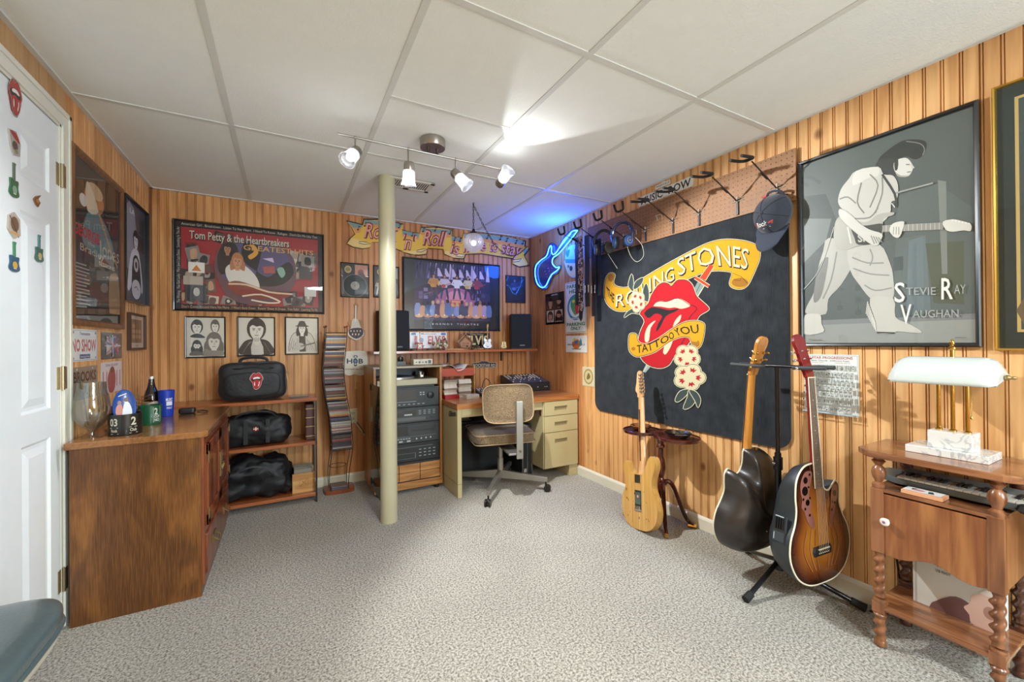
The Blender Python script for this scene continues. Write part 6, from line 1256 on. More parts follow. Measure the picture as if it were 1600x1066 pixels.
# ---- swivel chair ----
CXY = (1.459, 2.879)
m, nt, b = newmat('tweed'); N = nt.nodes; L = nt.links; tc = N.new('ShaderNodeTexCoord'); n1 = N.new('ShaderNodeTexNoise'); n1.inputs['Scale'].default_value = 190; n1.inputs['Detail'].default_value = 3; n1.inputs['Roughness'].default_value = 0.9
cr = N.new('ShaderNodeValToRGB'); cr.color_ramp.elements[0].position = 0.38; cr.color_ramp.elements[1].position = 0.66; cr.color_ramp.elements[0].color = lin('#43321f'); cr.color_ramp.elements[1].color = lin('#9a8160')
L.new(tc.outputs['Object'], n1.inputs[0]); L.new(n1.outputs[0], cr.inputs[0]); L.new(cr.outputs[0], b.inputs['Base Color']); b.inputs['Roughness'].default_value = 0.95; b.inputs['Sheen Weight'].default_value = 0.2
bp = N.new('ShaderNodeBump'); bp.inputs['Strength'].default_value = 0.5; bp.inputs['Distance'].default_value = 0.003; L.new(n1.outputs[0], bp.inputs['Height']); L.new(bp.outputs[0], b.inputs['Normal']); M_TW = m
M_PIP = mat('tan_piping', '#a58a66', 0.6); M_ST = mat('satin_steel', '#9a968c', 0.32, metal=0.75)
ca = math.radians(-12); cm = Matrix.Translation((CXY[0], CXY[1], 0)) @ Matrix.Rotation(ca, 4, 'Z')
oc = thing('office_chair', 'brown tweed swivel chair on a four star steel base at the desk', 'chair', M=cm)
g = G(); softbox(g, (0, 0.02, 0.428), (0.475, 0.45, 0.098), 5, 14); g.build('seat', M_TW, oc, smooth=True, local=True)
def rr_path(hx, hy, z, r, cy=0.02): 
    P = []
    for a0, sx, sy in ((0, 1, 1), (90, -1, 1), (180, -1, -1), (270, 1, -1)):
        for k in range(6): a = math.radians(a0 + k * 18); P.append((sx * (hx - r) + r * math.cos(a), cy + sy * (hy - r) + r * math.sin(a), z))
    return P
G().tube(rr_path(.236, .223, .462, .05), 0.0035, 6, closed=True).build('seat_piping', M_PIP, oc, smooth=True, local=True); G().tube(rr_path(.236, .223, .394, .05), 0.0035, 6, closed=True).build('seat_piping', M_PIP, oc, smooth=True, local=True)
# curved back rest, concave towards the desk
g = G(); nx, nz = 16, 8; W2, H2, zc_ = 0.19, 0.135, 0.70; vs = []; fs = []
def bpt(u, v, o):
    e = 5; l = max(abs(u), abs(v)); k = (abs(u) ** e + abs(v) ** e) ** (1 / e) if l > 0 else 1; s_ = l / k if k else 1
    x, z = u * s_ * W2, v * s_ * H2; y = -0.262 + 0.9 * x * x + o + (0.02 * v); return V3((x, y, zc_ + z))
for o in (-0.028, 0.028):
    for j in range(nz + 1):
        for i in range(nx + 1):
            u, v = 2 * i / nx - 1, 2 * j / nz - 1; ed = max(abs(u), abs(v)); oo = o * (1 - 0.55 * max(0, ed - .8) / .2); vs.append(bpt(u, v, oo))
w = nx + 1; n_ = w * (nz + 1)
for j in range(nz):
    for i in range(nx): a = j * w + i; fs.append((a, a + 1, a + 1 + w, a + w)); fs.append((a + n_, a + w + n_, a + 1 + w + n_, a + 1 + n_))
per = [(i, 0) for i in range(nx)] + [(nx, j) for j in range(nz)] + [(i, nz) for i in range(nx, 0, -1)] + [(0, j) for j in range(nz, 0, -1)]
ix = [j * w + i for i, j in per]
for k in range(len(ix)): a, b_ = ix[k], ix[(k + 1) % len(ix)]; fs.append((a, a + n_, b_ + n_, b_)[::-1])
g.add(vs, fs); g.build('backrest', M_TW, oc, smooth='full', local=True)
G().tube([bpt(2 * i / nx - 1, 2 * j / nz - 1, -0.016) * 1.0 for i, j in per], 0.004, 6, closed=True).build('back_piping', M_PIP, oc, smooth=True, local=True)
g = G(); g.prism([(0.035, -0.325), (0.085, -0.325), (0.085, -0.312), (0.035, -0.312)], 0.31, 0.72); g.box(-0.02, 0.08, -0.312, 0.0, 0.335, 0.350)
g.build('back_support_bar', M_ST, oc, bev=0.003, local=True)
G().cyl((0.06, -0.327, 0.365), (0.06, -0.333, 0.365), 0.009, n=16).build('bolt', mat('bolt_brown', '#6a5a48', 0.4, metal=0.6), oc, smooth=True, local=True)
g = G(); g.box(-0.07, 0.07, -0.08, 0.10, 0.37, 0.392); g.cyl((0, 0, 0.34), (0, 0, 0.38), 0.03, n=18); g.tube([(0.03, -0.02, 0.36), (0.09, -0.05, 0.35), (0.10, -0.07, 0.31)], 0.006, 6); g.build('tilt_mechanism', M_BLK2, oc, smooth=True, local=True)
g = G(); g.cyl((0, 0, 0.09), (0, 0, 0.24), 0.024, 0.024, 20); g.cyl((0, 0, 0.24), (0, 0, 0.345), 0.018, n=20); g.build('column', M_ST, oc, smooth=True, local=True)
for ex, ey in ((1.226, 2.609), (1.729, 2.647), (1.19, 3.11), (1.69, 3.15)):
    p = cm.inverted() @ V3((ex, ey, 0)); d = V3((p.x, p.y, 0)).normalized(); w_ = V3((-d.y, d.x, 0)); Lh = V3((p.x, p.y, 0)).length
    g = G(); vs = []
    for t_, hw, z0, z1 in ((0.0, .016, .085, .150), (Lh + .012, .013, .075, .108)):
        for s_, z in ((-1, z0), (1, z0), (1, z1), (-1, z1)): vs.append(d * t_ + w_ * (hw * s_) + V3((0, 0, z)))
    g.add(vs, [(0, 1, 2, 3), (7, 6, 5, 4), (0, 4, 5, 1), (1, 5, 6, 2), (2, 6, 7, 3), (3, 7, 4, 0)]); lg = g.build('leg', M_ST, oc, bev=0.003, local=True)
    g = G(); q = d * Lh; g.cyl(q + V3((0, 0, .075)), q + V3((0, 0, .045)), 0.007, n=8); a = w_ * 0.006
    for s_ in (-1, 1): c = q + d * 0.012 + w_ * (0.014 * s_) + V3((0, 0, .026)); g.cyl(c - w_ * 0.007, c + w_ * 0.007, 0.0255, n=20)
    g.sph(q + d * 0.008 + V3((0, 0, .036)), 0.018, 12); g.build('caster', mat('caster_dark', '#2c2a28', 0.3, metal=0.5), lg, smooth=True, local=True)

# ---- things on the desk ----
ZD = 0.6905
def tapes(x, y, n, col, lab, grp, rz=0.0, h=0.0165):
    r = random.Random(int(x * 100)); pr_ = None
    for k in range(n):
        key = 'tape_%d' % (k % 4)
        if pr_ is None or k % 4 not in pr_:
            pr_ = pr_ or {}; g = G().box(-.054, .054, -.034, .034, 0, h - .0008); o = g.build('cassette_case', mat('tape_col_%d' % (k % 4), ['#cfc6b4', '#b5a894', '#8a7a6c', '#d8cfc2'][k % 4], 0.35, coat=0.3, noise=0.3, nscale=60)); pr_[k % 4] = o
        else: o = pr_[k % 4].copy(); COL.objects.link(o)
        o.location = (x + r.uniform(-.004, .004), y + r.uniform(-.003, .003), ZD + k * h + (0.034 if lab == 'L' else 0)); o.rotation_euler = (0, 0, r.uniform(-.05, .05))
        tag(o, 'cassette case in the ' + ('left' if lab == 'L' else 'right') + ' white stack at the desk corner by the rack', 'cassette', grp)
tapes(1.155, 3.19, 7, 0, 'L', 'left stack of cassettes on the desk'); tapes(1.285, 3.20, 9, 0, 'R', 'right stack of cassettes on the desk')
boxthing('cassette_box', 'maroon and red box lying under the left cassette stack', 'box', (1.10, 1.22, 3.13, 3.235, ZD, ZD + .033), mat('red_box', '#a01c24', 0.3, coat=0.3), 0.003)
for k in range(2): tag(G().box(1.255, 1.365, 3.06, 3.13, ZD + k * .0165, ZD + .0155 + k * .0165).build('cassette_case', MATS['tape_col_%d' % (3 * k)]), 'cassette case in the low pair in front of the right stack', 'cassette', 'pair of cassettes in front')
lt = thing('letter_tray', 'orange wood letter tray behind the cassette stacks', 'tray', (1.25, 3.4, ZD))
g = G(); g.box(1.10, 1.42, 3.27, 3.50, ZD + .17, ZD + .18); g.box(1.41, 1.42, 3.27, 3.50, ZD, ZD + .25); g.box(1.10, 1.11, 3.27, 3.50, ZD, ZD + .25); g.build('frame', M_LW, lt)
g = G(); g.box(1.11, 1.41, 3.265, 3.27, ZD + .17, ZD + .235); g.build('front', mat('red_orange_board', '#b0462a', 0.5), lt)
g = G(); vs = []; 
for i in range(9):
    for j in range(2): x = 1.13 + i * .03; vs.append((x, 3.24 + j * .22, ZD + .255 + .012 * math.sin(i * 1.1) - j * 0.0 - (0.03 * (1 - j) if 3 < i < 7 else 0)))
g.add(vs, [(2 * i, 2 * i + 2, 2 * i + 3, 2 * i + 1) for i in range(8)]); tag(g.build('paper_sheet', mat('paper_white', '#cfc9bb', 0.7), smooth='full', solid=0.001), 'curled white paper lying across the letter tray', 'paper')
KN = {}
def mixer(name, label, cx, cy, wx, wy, z0, h0, h1, rz, nkx, nky, body, face_, seed):
    M = Matrix.Translation((cx, cy, z0)) @ Matrix.Rotation(rz, 4, 'Z'); t = thing(name, label, 'mixing desk', M=M); g = G()
    a, b_ = wx / 2, wy / 2; g.add([(-a, -b_, 0), (a, -b_, 0), (a, b_, 0), (-a, b_, 0), (-a, -b_, h0), (a, -b_, h0), (a, b_, h1), (-a, b_, h1)], [(0, 3, 2, 1), (4, 5, 6, 7), (0, 1, 5, 4), (1, 2, 6, 5), (2, 3, 7, 6), (3, 0, 4, 7)]); g.build('case', body, t, bev=0.005, local=True)
    sl = lambda y: h0 + (h1 - h0) * (y + b_) / wy + 0.0006
    g = G(); A = Art(lambda u, y, d: V3((u, y, sl(y) + d)), lambda x, y: (x, y), 0, g=g); A.rect(-a * .94, -b_ * .92, a * .94, b_ * .92, face_); r = random.Random(seed)
    for i in range(nkx): A.line([(-a * .9 + i * wx * .9 / nkx, -b_ * .85), (-a * .9 + i * wx * .9 / nkx, -b_ * .1)], .0025, '#15161a')
    for i in range(nkx): A.line([(-a * .87 + i * wx * .9 / nkx, -b_ * .82), (-a * .87 + i * wx * .9 / nkx, b_ * .8)], .001, '#8a8e94')
    g.build('face_plate', attrmat('sign_board', 0.5), t, local=True)
    g2 = G(); K0 = None
    for i in range(nkx):
        x = -a * .87 + i * wx * .9 / nkx; y = -b_ * .8 + r.random() * b_ * .6; g2.box(x - .006, x + .003, y - .005, y + .005, sl(y), sl(y) + .009)
        for j in range(nky):
            y = b_ * .0 + j * b_ * .85 / nky; c_ = 0 if r.random() < .78 else 1
            if c_ not in KN: o = KN[c_] = G().cyl((0, 0, 0), (0, 0, .009), .0048, .004, 8).build('knob', [M_ZN, M_EQ][c_], t, local=True)
            else: o = KN[c_].copy(); COL.objects.link(o); o.parent = t
            o.location = (x, y, sl(y))
    g2.build('faders', M_ZN, t, local=True); return t
mixer('mixing_console', 'flat grey mixing console in front of the letter tray', 1.60, 3.24, 0.34, 0.27, ZD, 0.02, 0.045, math.radians(-8), 12, 4, M_EQ, '#5a5e64', 3)
t = mixer('mixing_console', 'large black slanted multitrack mixer at the back right of the desk', 1.985, 3.39, 0.38, 0.30, ZD, 0.075, 0.135, math.radians(-4), 10, 5, M_EQ, '#55585e', 4)
g = G(); [g.cyl((x, -.151, .035), (x, -.156, .035), .005, n=10) for x in (-.02, .06, .135, .155)]; g.build('front_jack', M_ZN, t, local=True)
ef = thing('effects_pedal', 'small black box with a red light between the two mixers', 'effects box', (1.76, 3.50, ZD)); G().box(1.71, 1.80, 3.45, 3.55, ZD, ZD + .05).build('case', M_EQ, ef, bev=0.004); G().sph((1.745, 3.449, ZD + .035), 0.004).build('indicator', emit('red_led', '#ff2030', 3), ef)
dl = thing('gooseneck_microphone', 'small black gooseneck microphone bent over the grey console', 'microphone', (1.56, 3.46, ZD)); g = G(); g.lathe([(.03, 0), (.03, .008), (.004, .01)], (1.56, 3.46, ZD), 16); g.tube([(1.56, 3.46, ZD), (1.59, 3.46, ZD + .10), (1.61, 3.45, ZD + .12), (1.63, 3.43, ZD + .10), (1.64, 3.42, ZD + .07)], .004, 6); g.build('neck', M_BLK2, dl, smooth=True)
tag(G().tube(spline([(1.86, 3.55, ZD + .13), (1.90, 3.57, ZD + .17), (1.95, 3.60, ZD + .26)], 5, False), 0.002, 5).build('audio_cable', mat('tan_cable', '#8a6a50', 0.5)), 'thin cable rising behind the large black mixer', 'cord')

# ---- upper shelf ----
us = thing('wall_shelf', 'long orange wood shelf on the back wall above the desk', 'shelf', (1.38, 3.5, 1.05))
g = G(); P = [(0.60, 3.38), (2.11, 3.38)] + [(2.11 + .03 * math.sin(a * PI / 10), 3.41 - .03 * math.cos(a * PI / 10)) for a in range(1, 6)] + [(2.14, 3.622), (0.60, 3.622)]; g.prism(P, 1.056, 1.076); g.build('board', M_SHF, us, bev=0.002)
for x in (0.75, 1.30, 1.85): g = G(); g.box(x - .006, x + .006, 3.60, 3.622, 0.96, 1.056); g.box(x - .004, x + .004, 3.42, 3.61, 1.046, 1.056); g.build('bracket', mat('bracket_dark', '#3a2c22', 0.5), us)
ZS = 1.0765
M_SPK = mat('speaker_black', '#17181a', 0.5); M_SPC = mat('speaker_cloth', '#1f2124', 0.9, bump=0.3, bscale=600)
def speaker(cx, cy, rz, label):
    M = Matrix.Translation((cx, cy, ZS)) @ Matrix.Rotation(rz, 4, 'Z'); t = thing('bookshelf_speaker', label, 'speaker', M=M, group='pair of black speakers on the wall shelf')
    G().box(-.10, .10, -.09, .10, 0, .335).build('cabinet', M_SPK, t, bev=0.003, local=True); G().box(-.095, .095, -.104, -.09, .012, .33).build('grille', M_SPC, t, bev=0.004, local=True)
    g = G(); A = Art(lambda u, z, d: V3((u, -.1045 - d, z)), lambda x, y: (x, y), 0, g=g); A.t('AUDIO', -.016, .03, .03, .040, '#9aa0a4', .03); g.build('badge', M_PLATE, t, local=True)
speaker(0.775, 3.49, math.radians(16), 'black speaker at the left end of the wall shelf, partly behind the pole'); speaker(2.00, 3.49, math.radians(-24), 'black speaker at the right end of the wall shelf')
SH = Wall('y', 3.53, -1)
def p_elv1(A):
    A.rect(0, 0, 1, 1, '#dcdcd6'); A.rect(.03, .82, .16, .96, '#3c5c9c'); A.rect(.84, .82, .97, .96, '#3c5c9c'); A.t('Mississippi', .3, .7, .86, .95, '#a84a4a', .01); A.t('1', .12, .19, .28, .76, '#b02a30', .03); A.t('ELVIS', .48, .95, .28, .76, '#b02a30', .03); A.ell(.3, .5, .06, .16, '#7c94b8'); A.rect(.3, .1, .38, .2, '#5a74a8')
plate(SH, [(660.5 - 20, 519.5), (698.5, 519), (698, 543.5), (640.5, 545)], 'white licence plate with red letters leaning on the wall shelf', 'licence plate', p_elv1, th=0.003)
def p_elv2(A): A.rect(0, 0, 1, 1, '#161412'); A.line([(.01, .02), (.99, .02), (.99, .98), (.01, .98)], .03, '#8a8478', True); A.t('ELVIS', .12, .92, .2, .78, '#d6c48c', .03); A.t('The King', .25, .75, .84, .94, '#b8a878', .01); A.ell(.9, .12, .05, .08, '#5a7ab0')
plate(SH, [(723.5, 519.5), (766, 520.5), (766, 543), (723.5, 543)], 'black licence plate with gold letters leaning on the wall shelf', 'licence plate', p_elv2, th=0.003, back='#161412')
dm = thing('diamond_ornament', 'small brown diamond shaped wooden ornament between the two plates', 'ornament', (1.44, 3.52, ZS)); g = G(); M_ = Matrix.Translation((1.435, 3.53, ZS + .062)) @ Matrix.Rotation(PI / 2, 4, 'X')
g.prism([(0, .07), (.075, 0), (.05, -.06), (-.05, -.06), (-.075, 0)], 0, .012, M=M_); g.build('back_board', wood('dark_stain', '#4a2c1a', '#7a4c2c'), dm); g = G(); A = Art(lambda u, z, d: V3((u, 3.5176 - d, z)), lambda x, y: (1.435 + x, ZS + .062 + y), 0, g=g); A.poly([(0, .05), (.055, 0), (.04, -.045), (-.04, -.045), (-.055, 0)], '#b8805a'); A.t('WELCOME', -.035, .035, -.01, .004, '#5a2c1c', .01); A.t('FRIENDS', -.03, .03, -.03, -.018, '#5a2c1c', .01); g.build('front', M_PRINT, dm)
g = G(); g.tube([(1.36, 3.515, ZS + .07), (1.435, 3.51, ZS + .145), (1.51, 3.515, ZS + .07)], .005, 6); g.sph((1.435, 3.51, ZS + .147), .008, 10); g.build('rope', M_LW, dm)
def miniguitar(x, y, h, label, body, c2, kind='e'):
    M = Matrix.Translation((x, y, ZS)) @ Matrix.Rotation(math.radians(-10), 4, 'Z'); t = thing('miniature_guitar', label, 'miniature guitar', M=M, group='miniature guitars on the wall shelf')
    s = h; o = [(0, .06), (.12, .07), (.17, .16), (.12, .26), (.15, .36), (.10, .42), (.03, .38), (-.03, .38), (-.12, .44), (-.14, .35), (-.11, .26), (-.17, .16), (-.12, .07)] if kind == 'e' else [(0, .05), (.12, .07), (.16, .16), (.11, .26), (.13, .36), (.06, .42), (-.06, .42), (-.13, .36), (-.11, .26), (-.16, .16), (-.12, .07)]
    Mx = Matrix.Rotation(PI / 2, 4, 'X'); P = [(p.x * s, p.y * s) for p in spline(o, 4)]; g = G(); g.prism(P, -.012, .008, M=Mx); g.build('body', mat('mini_' + body[1:], body, 0.25, coat=0.5), t, bev=0.002, local=True)
    g = G(); g.prism([(p[0] * .62 + (.0 if kind == 'e' else 0), p[1] * .62 + .07 * s) for p in P] if kind == 'e' else [(.04 * s * math.cos(a * .6), .27 * s + .04 * s * math.sin(a * .6)) for a in range(10)], .008, .010, M=Mx); g.build('pickguard', mat('mini_' + c2[1:], c2, 0.3), t, local=True)
    g = G(); g.box(-.018 * s, .018 * s, -.013, -.006, .3 * s, .85 * s); g.prism([(-.03 * s, .85 * s), (.02 * s, .85 * s), (.045 * s, .95 * s), (.03 * s, 1 * s), (-.02 * s, .98 * s)], .004, .012, M=Mx); g.build('neck', M_LW, t, local=True)
    g = G(); g.tube([(-.03, .02, 0.0015), (0, -.02, .03), (.03, .02, 0.0015)], .0018, 5); g.tube([(0, .03, 0.0015), (0, -.005, .05)], .0018, 5); g.build('stand', M_BLK2, t, local=True)
miniguitar(1.62, 3.44, 0.235, 'miniature sunburst electric guitar in front of the black plate', '#5a2c1c', '#d8d4cc'); miniguitar(1.80, 3.46, 0.17, 'miniature yellow acoustic guitar beside the right speaker', '#d0a83c', '#1c1814', 'a'); miniguitar(0.985, 3.43, 0.17, 'miniature red guitar at the edge of the left speaker', '#a01c24', '#e0d8cc')
orn = thing('floral_ornament', 'cream and gold floral figurine in front of the white plate', 'ornament', (1.165, 3.44, ZS)); g = G(); r = random.Random(2)
for k in range(26): g.sph((1.165 + r.uniform(-.06, .06), 3.44 + r.uniform(-.012, .012), ZS + .012 + abs(r.gauss(.035, .025))), r.uniform(.009, .016), 8, col=r.choice(['#cfc4a0', '#a08a58', '#6a6248', '#d8d2c0', '#8a3a34']))
g.build('flowers', attrmat('sign_board', 0.5), orn, smooth=True)
orn = thing('bird_ornament', 'dark carved cluster figurine in front of the diamond ornament', 'ornament', (1.475, 3.42, ZS)); g = G()
for k in range(16): g.sph((1.475 + r.uniform(-.07, .07), 3.42 + r.uniform(-.01, .01), ZS + .008 + abs(r.gauss(.01, .012))), r.uniform(.007, .012), 8, col=r.choice(['#4a3c28', '#6a5434', '#2c2418', '#8a744a']))
g.build('carving', attrmat('sign_board', 0.5), orn, smooth=True)
boxthing('wooden_strip', 'thin tan wooden strip lying along the shelf before the plates', 'strip', (1.22, 1.60, 3.47, 3.485, ZS, ZS + .012), M_LW, 0.002)
# ================================================================== RIGHT SIDE OF THE ROOM
M_MAH = wood('mahogany', '#2c100c', '#5a2418', rough=0.2, coat=0.5, sc=(8, 8, 2), fine=80); M_GOLD = mat('polished_brass', '#c8a050', 0.15, metal=1.0)
# ---- pedestal table ----
pt = thing('pedestal_table', 'small dark mahogany pedestal table with a clover shaped top by the right wall', 'table', (2.035, 1.82, 0))
tc_ = V3((2.055, 1.83, 0)); P = []
lob = [(0.012, -0.130, .120), (-0.018, 0.135, .118), (0.055, 0.0, .09)]
def lobed(ang):
    d = V3((math.cos(ang), math.sin(ang))); best = 0.045
    for lx, ly, lr in lob:
        c = V3((lx, ly)); b_ = d.dot(c); q = b_ * b_ - c.dot(c) + lr * lr
        if q > 0: best = max(best, b_ + math.sqrt(q))
    return best
for k in range(60): a = 2 * PI * k / 60; rr_ = lobed(a); P.append((tc_.x + rr_ * math.cos(a), tc_.y + rr_ * math.sin(a)))
g = G(); g.prism(P, 0.545, 0.560); g.build('top', M_MAH, pt, bev=0.003)
g = G(); g.tube([(x, y, 0.561) for x, y in P], 0.004, 6, closed=True); g.build('top_rim', M_MAH, pt, smooth=True)
g = G(); g.lathe([(0.045, 0.545), (0.045, 0.535), (0.022, 0.525), (0.018, 0.50), (0.026, 0.49), (0.026, 0.48), (0.016, 0.47), (0.016, 0.42), (0.024, 0.40), (0.030, 0.35), (0.022, 0.31), (0.016, 0.29), (0.026, 0.27), (0.028, 0.20), (0.026, 0.17), (0.001, 0.155)], (2.045, 1.82, 0), 24); g.build('column', M_MAH, pt, smooth=True)
for ex, ey in ((1.925, 1.675), (2.165, 1.675), (1.935, 2.02)):
    d = V3((ex - 2.045, ey - 1.82, 0)); L_ = d.length; d = d / L_
    pts = [V3((2.045, 1.82, 0)) + d * (L_ * t_) + V3((0, 0, z)) for t_, z in ((0.08, .25), (.22, .27), (.38, .24), (.52, .17), (.66, .10), (.80, .045), (.95, .022), (1.0, .018))]
    lg = G().tube(spline(pts, 4, False), [0.016 - 0.005 * min(1, k / 22) for k in range(29)], 8).build('leg', M_MAH, pt, smooth=True)
    g = G(); g.tube([pts[-1] + V3((0, 0, -.002)) - d * .035, pts[-1] + d * .012 + V3((0, 0, -.004))], [0.013, 0.013], 8); g.build('toe_cap', M_GOLD, lg, smooth=True)
M_AMB = mat('amber_glass', '#7a4214', 0.08, coat=1.0)
def ash(c, r, m, label, n=8):
    t = thing('ashtray', label, 'ashtray', c); g = G(); g.lathe([(r * .55, 0), (r * .8, .008), (r * 1.0, .026), (r * .98, .030), (r * .86, .029), (r * .62, .012), (0.001, .010)], c, n, cap=True); g.build('glass_bowl', m, t); return t
ash((2.035, 1.975, 0.561), 0.068, M_AMB, 'amber glass ashtray on the far lobe of the pedestal table', 8)
M_CG = glassmat('thick_clear_glass', '#aeb4b0', 0.25, 0.04)
ash((2.06, 1.70, 0.561), 0.078, M_CG, 'clear glass ashtray on the near lobe of the pedestal table', 14)

# ---- guitars ----
def strings(g, y0, y1, x0, x1, z0, z1, n=6, r=0.0005):
    for k in range(n): f = k / (n - 1) * 2 - 1; g.tube([(f * x0, y0, z0), (f * x1, y1, z1)], r, 4)
def neck(t, y0, y1, w0, w1, zt, th, mback, mboard, frets, ybo, dots=True, skunk=None, mbind=None):
    g = G(); vs = []; n = 9
    for y, w, q in ((y0, w0, th * 1.5), (y0 + .05, w0 * .97, th), (y1, w1, th * .85)):
        for k in range(n): a = PI * k / (n - 1); vs.append((w * math.cos(a), y, zt - q * math.sin(a) ** .8 if 0 < k < n - 1 else zt))
    fs = [(j * n + k, j * n + k + 1, (j + 1) * n + k + 1, (j + 1) * n + k) for j in range(2) for k in range(n - 1)] + [(0, n, 2 * n, 3 * n - 1, 2 * n - 1, n - 1), tuple(range(n)), tuple(range(2 * n, 3 * n))]
    g.add(vs, fs); g.build('neck', mback, t, smooth=True, local=True)
    g = G(); wb = w0 + (w0 - w1) * (y0 - ybo) / (y1 - y0)
    g.add([(-wb, ybo, zt), (wb, ybo, zt), (w1, y1, zt), (-w1, y1, zt), (-wb, ybo, zt + .005), (wb, ybo, zt + .005), (w1, y1, zt + .005), (-w1, y1, zt + .005)], [(0, 3, 2, 1), (4, 5, 6, 7), (0, 1, 5, 4), (1, 2, 6, 5), (2, 3, 7, 6), (3, 0, 4, 7)])
    fb = g.build('fretboard', mboard, t, bev=0.001, local=True); sc = (y1 - ybo) / (1 - .5 ** (frets / 12.0)) if frets else 1
    g = G()
    for k in range(1, frets + 1): y = y1 - sc * (1 - .5 ** (k / 12)); f = (y - ybo) / (y1 - ybo); w = wb + (w1 - wb) * f; g.box(-w, w, y - .0006, y + .0006, zt + .0048, zt + .0058)
    g.build('frets', M_NID, fb, local=True)
    if mbind: g = G(); [g.tube([(s * wb, ybo, zt + .004), (s * w1, y1, zt + .004)], .0022, 5) for s in (-1, 1)]; g.build('binding', mbind, fb, local=True)
    if dots:
        g = G()
        for k in (3, 5, 7, 9, 12, 15): y = y1 - sc * (1 - .5 ** ((k - .5) / 12)); g.cyl((0, y, zt + .0045), (0, y, zt + .0054), .0022, n=10)
        g.build('inlay_dots', mat('pearl', '#d8d8d0', 0.3), fb, local=True)
M_MAPLE = wood('maple_neck', '#c08c58', '#dbae7c', rough=0.3, coat=0.3, sc=(20, 1.5, 20), fine=80); M_MAPH = wood('maple_amber', '#b06c24', '#cc8c3c', rough=0.25, coat=0.4, sc=(20, 1.5, 20), fine=80)
M_CHR = mat('chrome', '#c8c8c8', 0.12, metal=1.0); M_ROSE = wood('rosewood', '#2a1610', '#4a2a1c', rough=0.4, sc=(20, 1.5, 20), fine=90); M_IV = mat('ivory_binding', '#e0d8bc', 0.4)
# solid body guitar, seen from the back, leaning on the table
sy = V3((0.175, 0.185, 0.965)).normalized(); SM = frame_mat((1.868, 1.812, 0.004), sy, (0.97, -0.10, -0.1))
e1 = thing('electric_guitar', 'natural light wood electric guitar leaning back side out against the pedestal table', 'guitar', M=SM)
so = [(0.0, 0.002), (0.07, 0.008), (0.125, 0.04), (0.155, 0.10), (0.15, 0.165), (0.122, 0.215), (0.118, 0.26), (0.135, 0.305), (0.135, 0.345), (0.115, 0.362), (0.092, 0.345), (0.065, 0.305), (0.035, 0.290), (-0.025, 0.290), (-0.06, 0.312), (-0.09, 0.368), (-0.118, 0.392), (-0.145, 0.378), (-0.15, 0.335), (-0.128, 0.28), (-0.122, 0.225), (-0.148, 0.165), (-0.162, 0.10), (-0.135, 0.04), (-0.075, 0.006)]
M_ASH = wood('natural_ash_body', '#c08e46', '#dcb670', rough=0.3, coat=0.35, sc=(16, 1.2, 16), fine=50, ring=1.5)
SP = [(p.x, p.y * 1.1) for p in spline(so, 4)]
g = G(); g.prism(SP, -.022, .022); g.build('body', M_ASH, e1, bev=0.007, seg=3, local=True)
g = G(); [g.box(x - .0006, x + .0006, .01 + abs(x) * .4, .285 - abs(x) * .3, -.0224, -.0218) for x in (-.06, .0, .055)]; g.build('glue_line', mat('glue_line', '#8a5c28', 0.5), e1, local=True)
r = random.Random(4); g = G()
for k in range(16): x, y = r.uniform(-.13, .13), r.uniform(.05, .26); g.lathe([(r.uniform(.002, .005), -.0226), (.001, -.0227)], (x, y, 0), 8, sx=.7, sy=1.6)
g.build('wood_knot', mat('dark_knot', '#5a3414', 0.5), e1, local=True)
g = G(); g.box(-.028, .028, .11, .225, -.024, -.0222); g.build('spring_cavity', mat('cavity_dark', '#232a26', 0.5), e1, local=True)
g = G(); g.box(-.024, .024, .145, .215, -.0252, -.0240); g.build('cavity_cover', mat('cavity_cover', '#4c5a52', 0.25, coat=0.4), e1, local=True)
g = G(); g.lathe([(.008, -.0254), (.001, -.0258)], (0.0, .19, 0), 16); g.build('round_sticker', mat('sticker_pink', '#d88a78', 0.5), e1, local=True)
g = G(); [g.cyl((x, .115, -.0262), (x, .135, -.0262), .0025, n=8) for x in (-.018, -.009, 0, .009, .018)]; g.box(-.03, .03, .108, .116, -.0275, -.0225); g.build('tremolo_springs', M_CHR, e1, local=True)
g = G(); g.box(-.025, .027, .268, .318, -.0245, -.0222); g.build('neck_plate', M_CHR, e1, bev=0.004, local=True)
for x, y in ((-.018, .275), (.020, .275), (-.018, .311), (.020, .311)): G().lathe([(.004, -.0247), (.003, -.027), (.001, -.0272)], (x, y, 0), 10).build('screw', M_NID, e1, local=True)
G().sph((0, -.004, 0), .006, 10).build('strap_button', M_CHR, e1, local=True); G().sph((-.128, .432, 0), .006, 10).build('strap_button', M_CHR, e1, local=True)
neck(e1, .310, .80, .028, .021, .020, .019, M_MAPLE, M_MAPLE, 21, .24, True)
g = G(); g.box(-.0035, .0035, .40, .72, -.0012, .001); g.build('skunk_stripe', mat('walnut_stripe', '#4a2814', 0.4), e1, local=True)
ho = [(-.021, .80), (-.024, .825), (-.040, .845), (-.038, .87), (-.030, .90), (-.026, .94), (-.020, .965), (-.004, .975), (.012, .968), (.020, .95), (.018, .93), (.010, .925), (.022, .905), (.030, .87), (.028, .83), (.021, .80)]
ho = [(-x, y) for x, y in ho]
g = G(); g.prism([(p.x, p.y) for p in spline(ho, 3)], .006, .020); g.build('headstock', M_MAPLE, e1, bev=0.002, local=True)
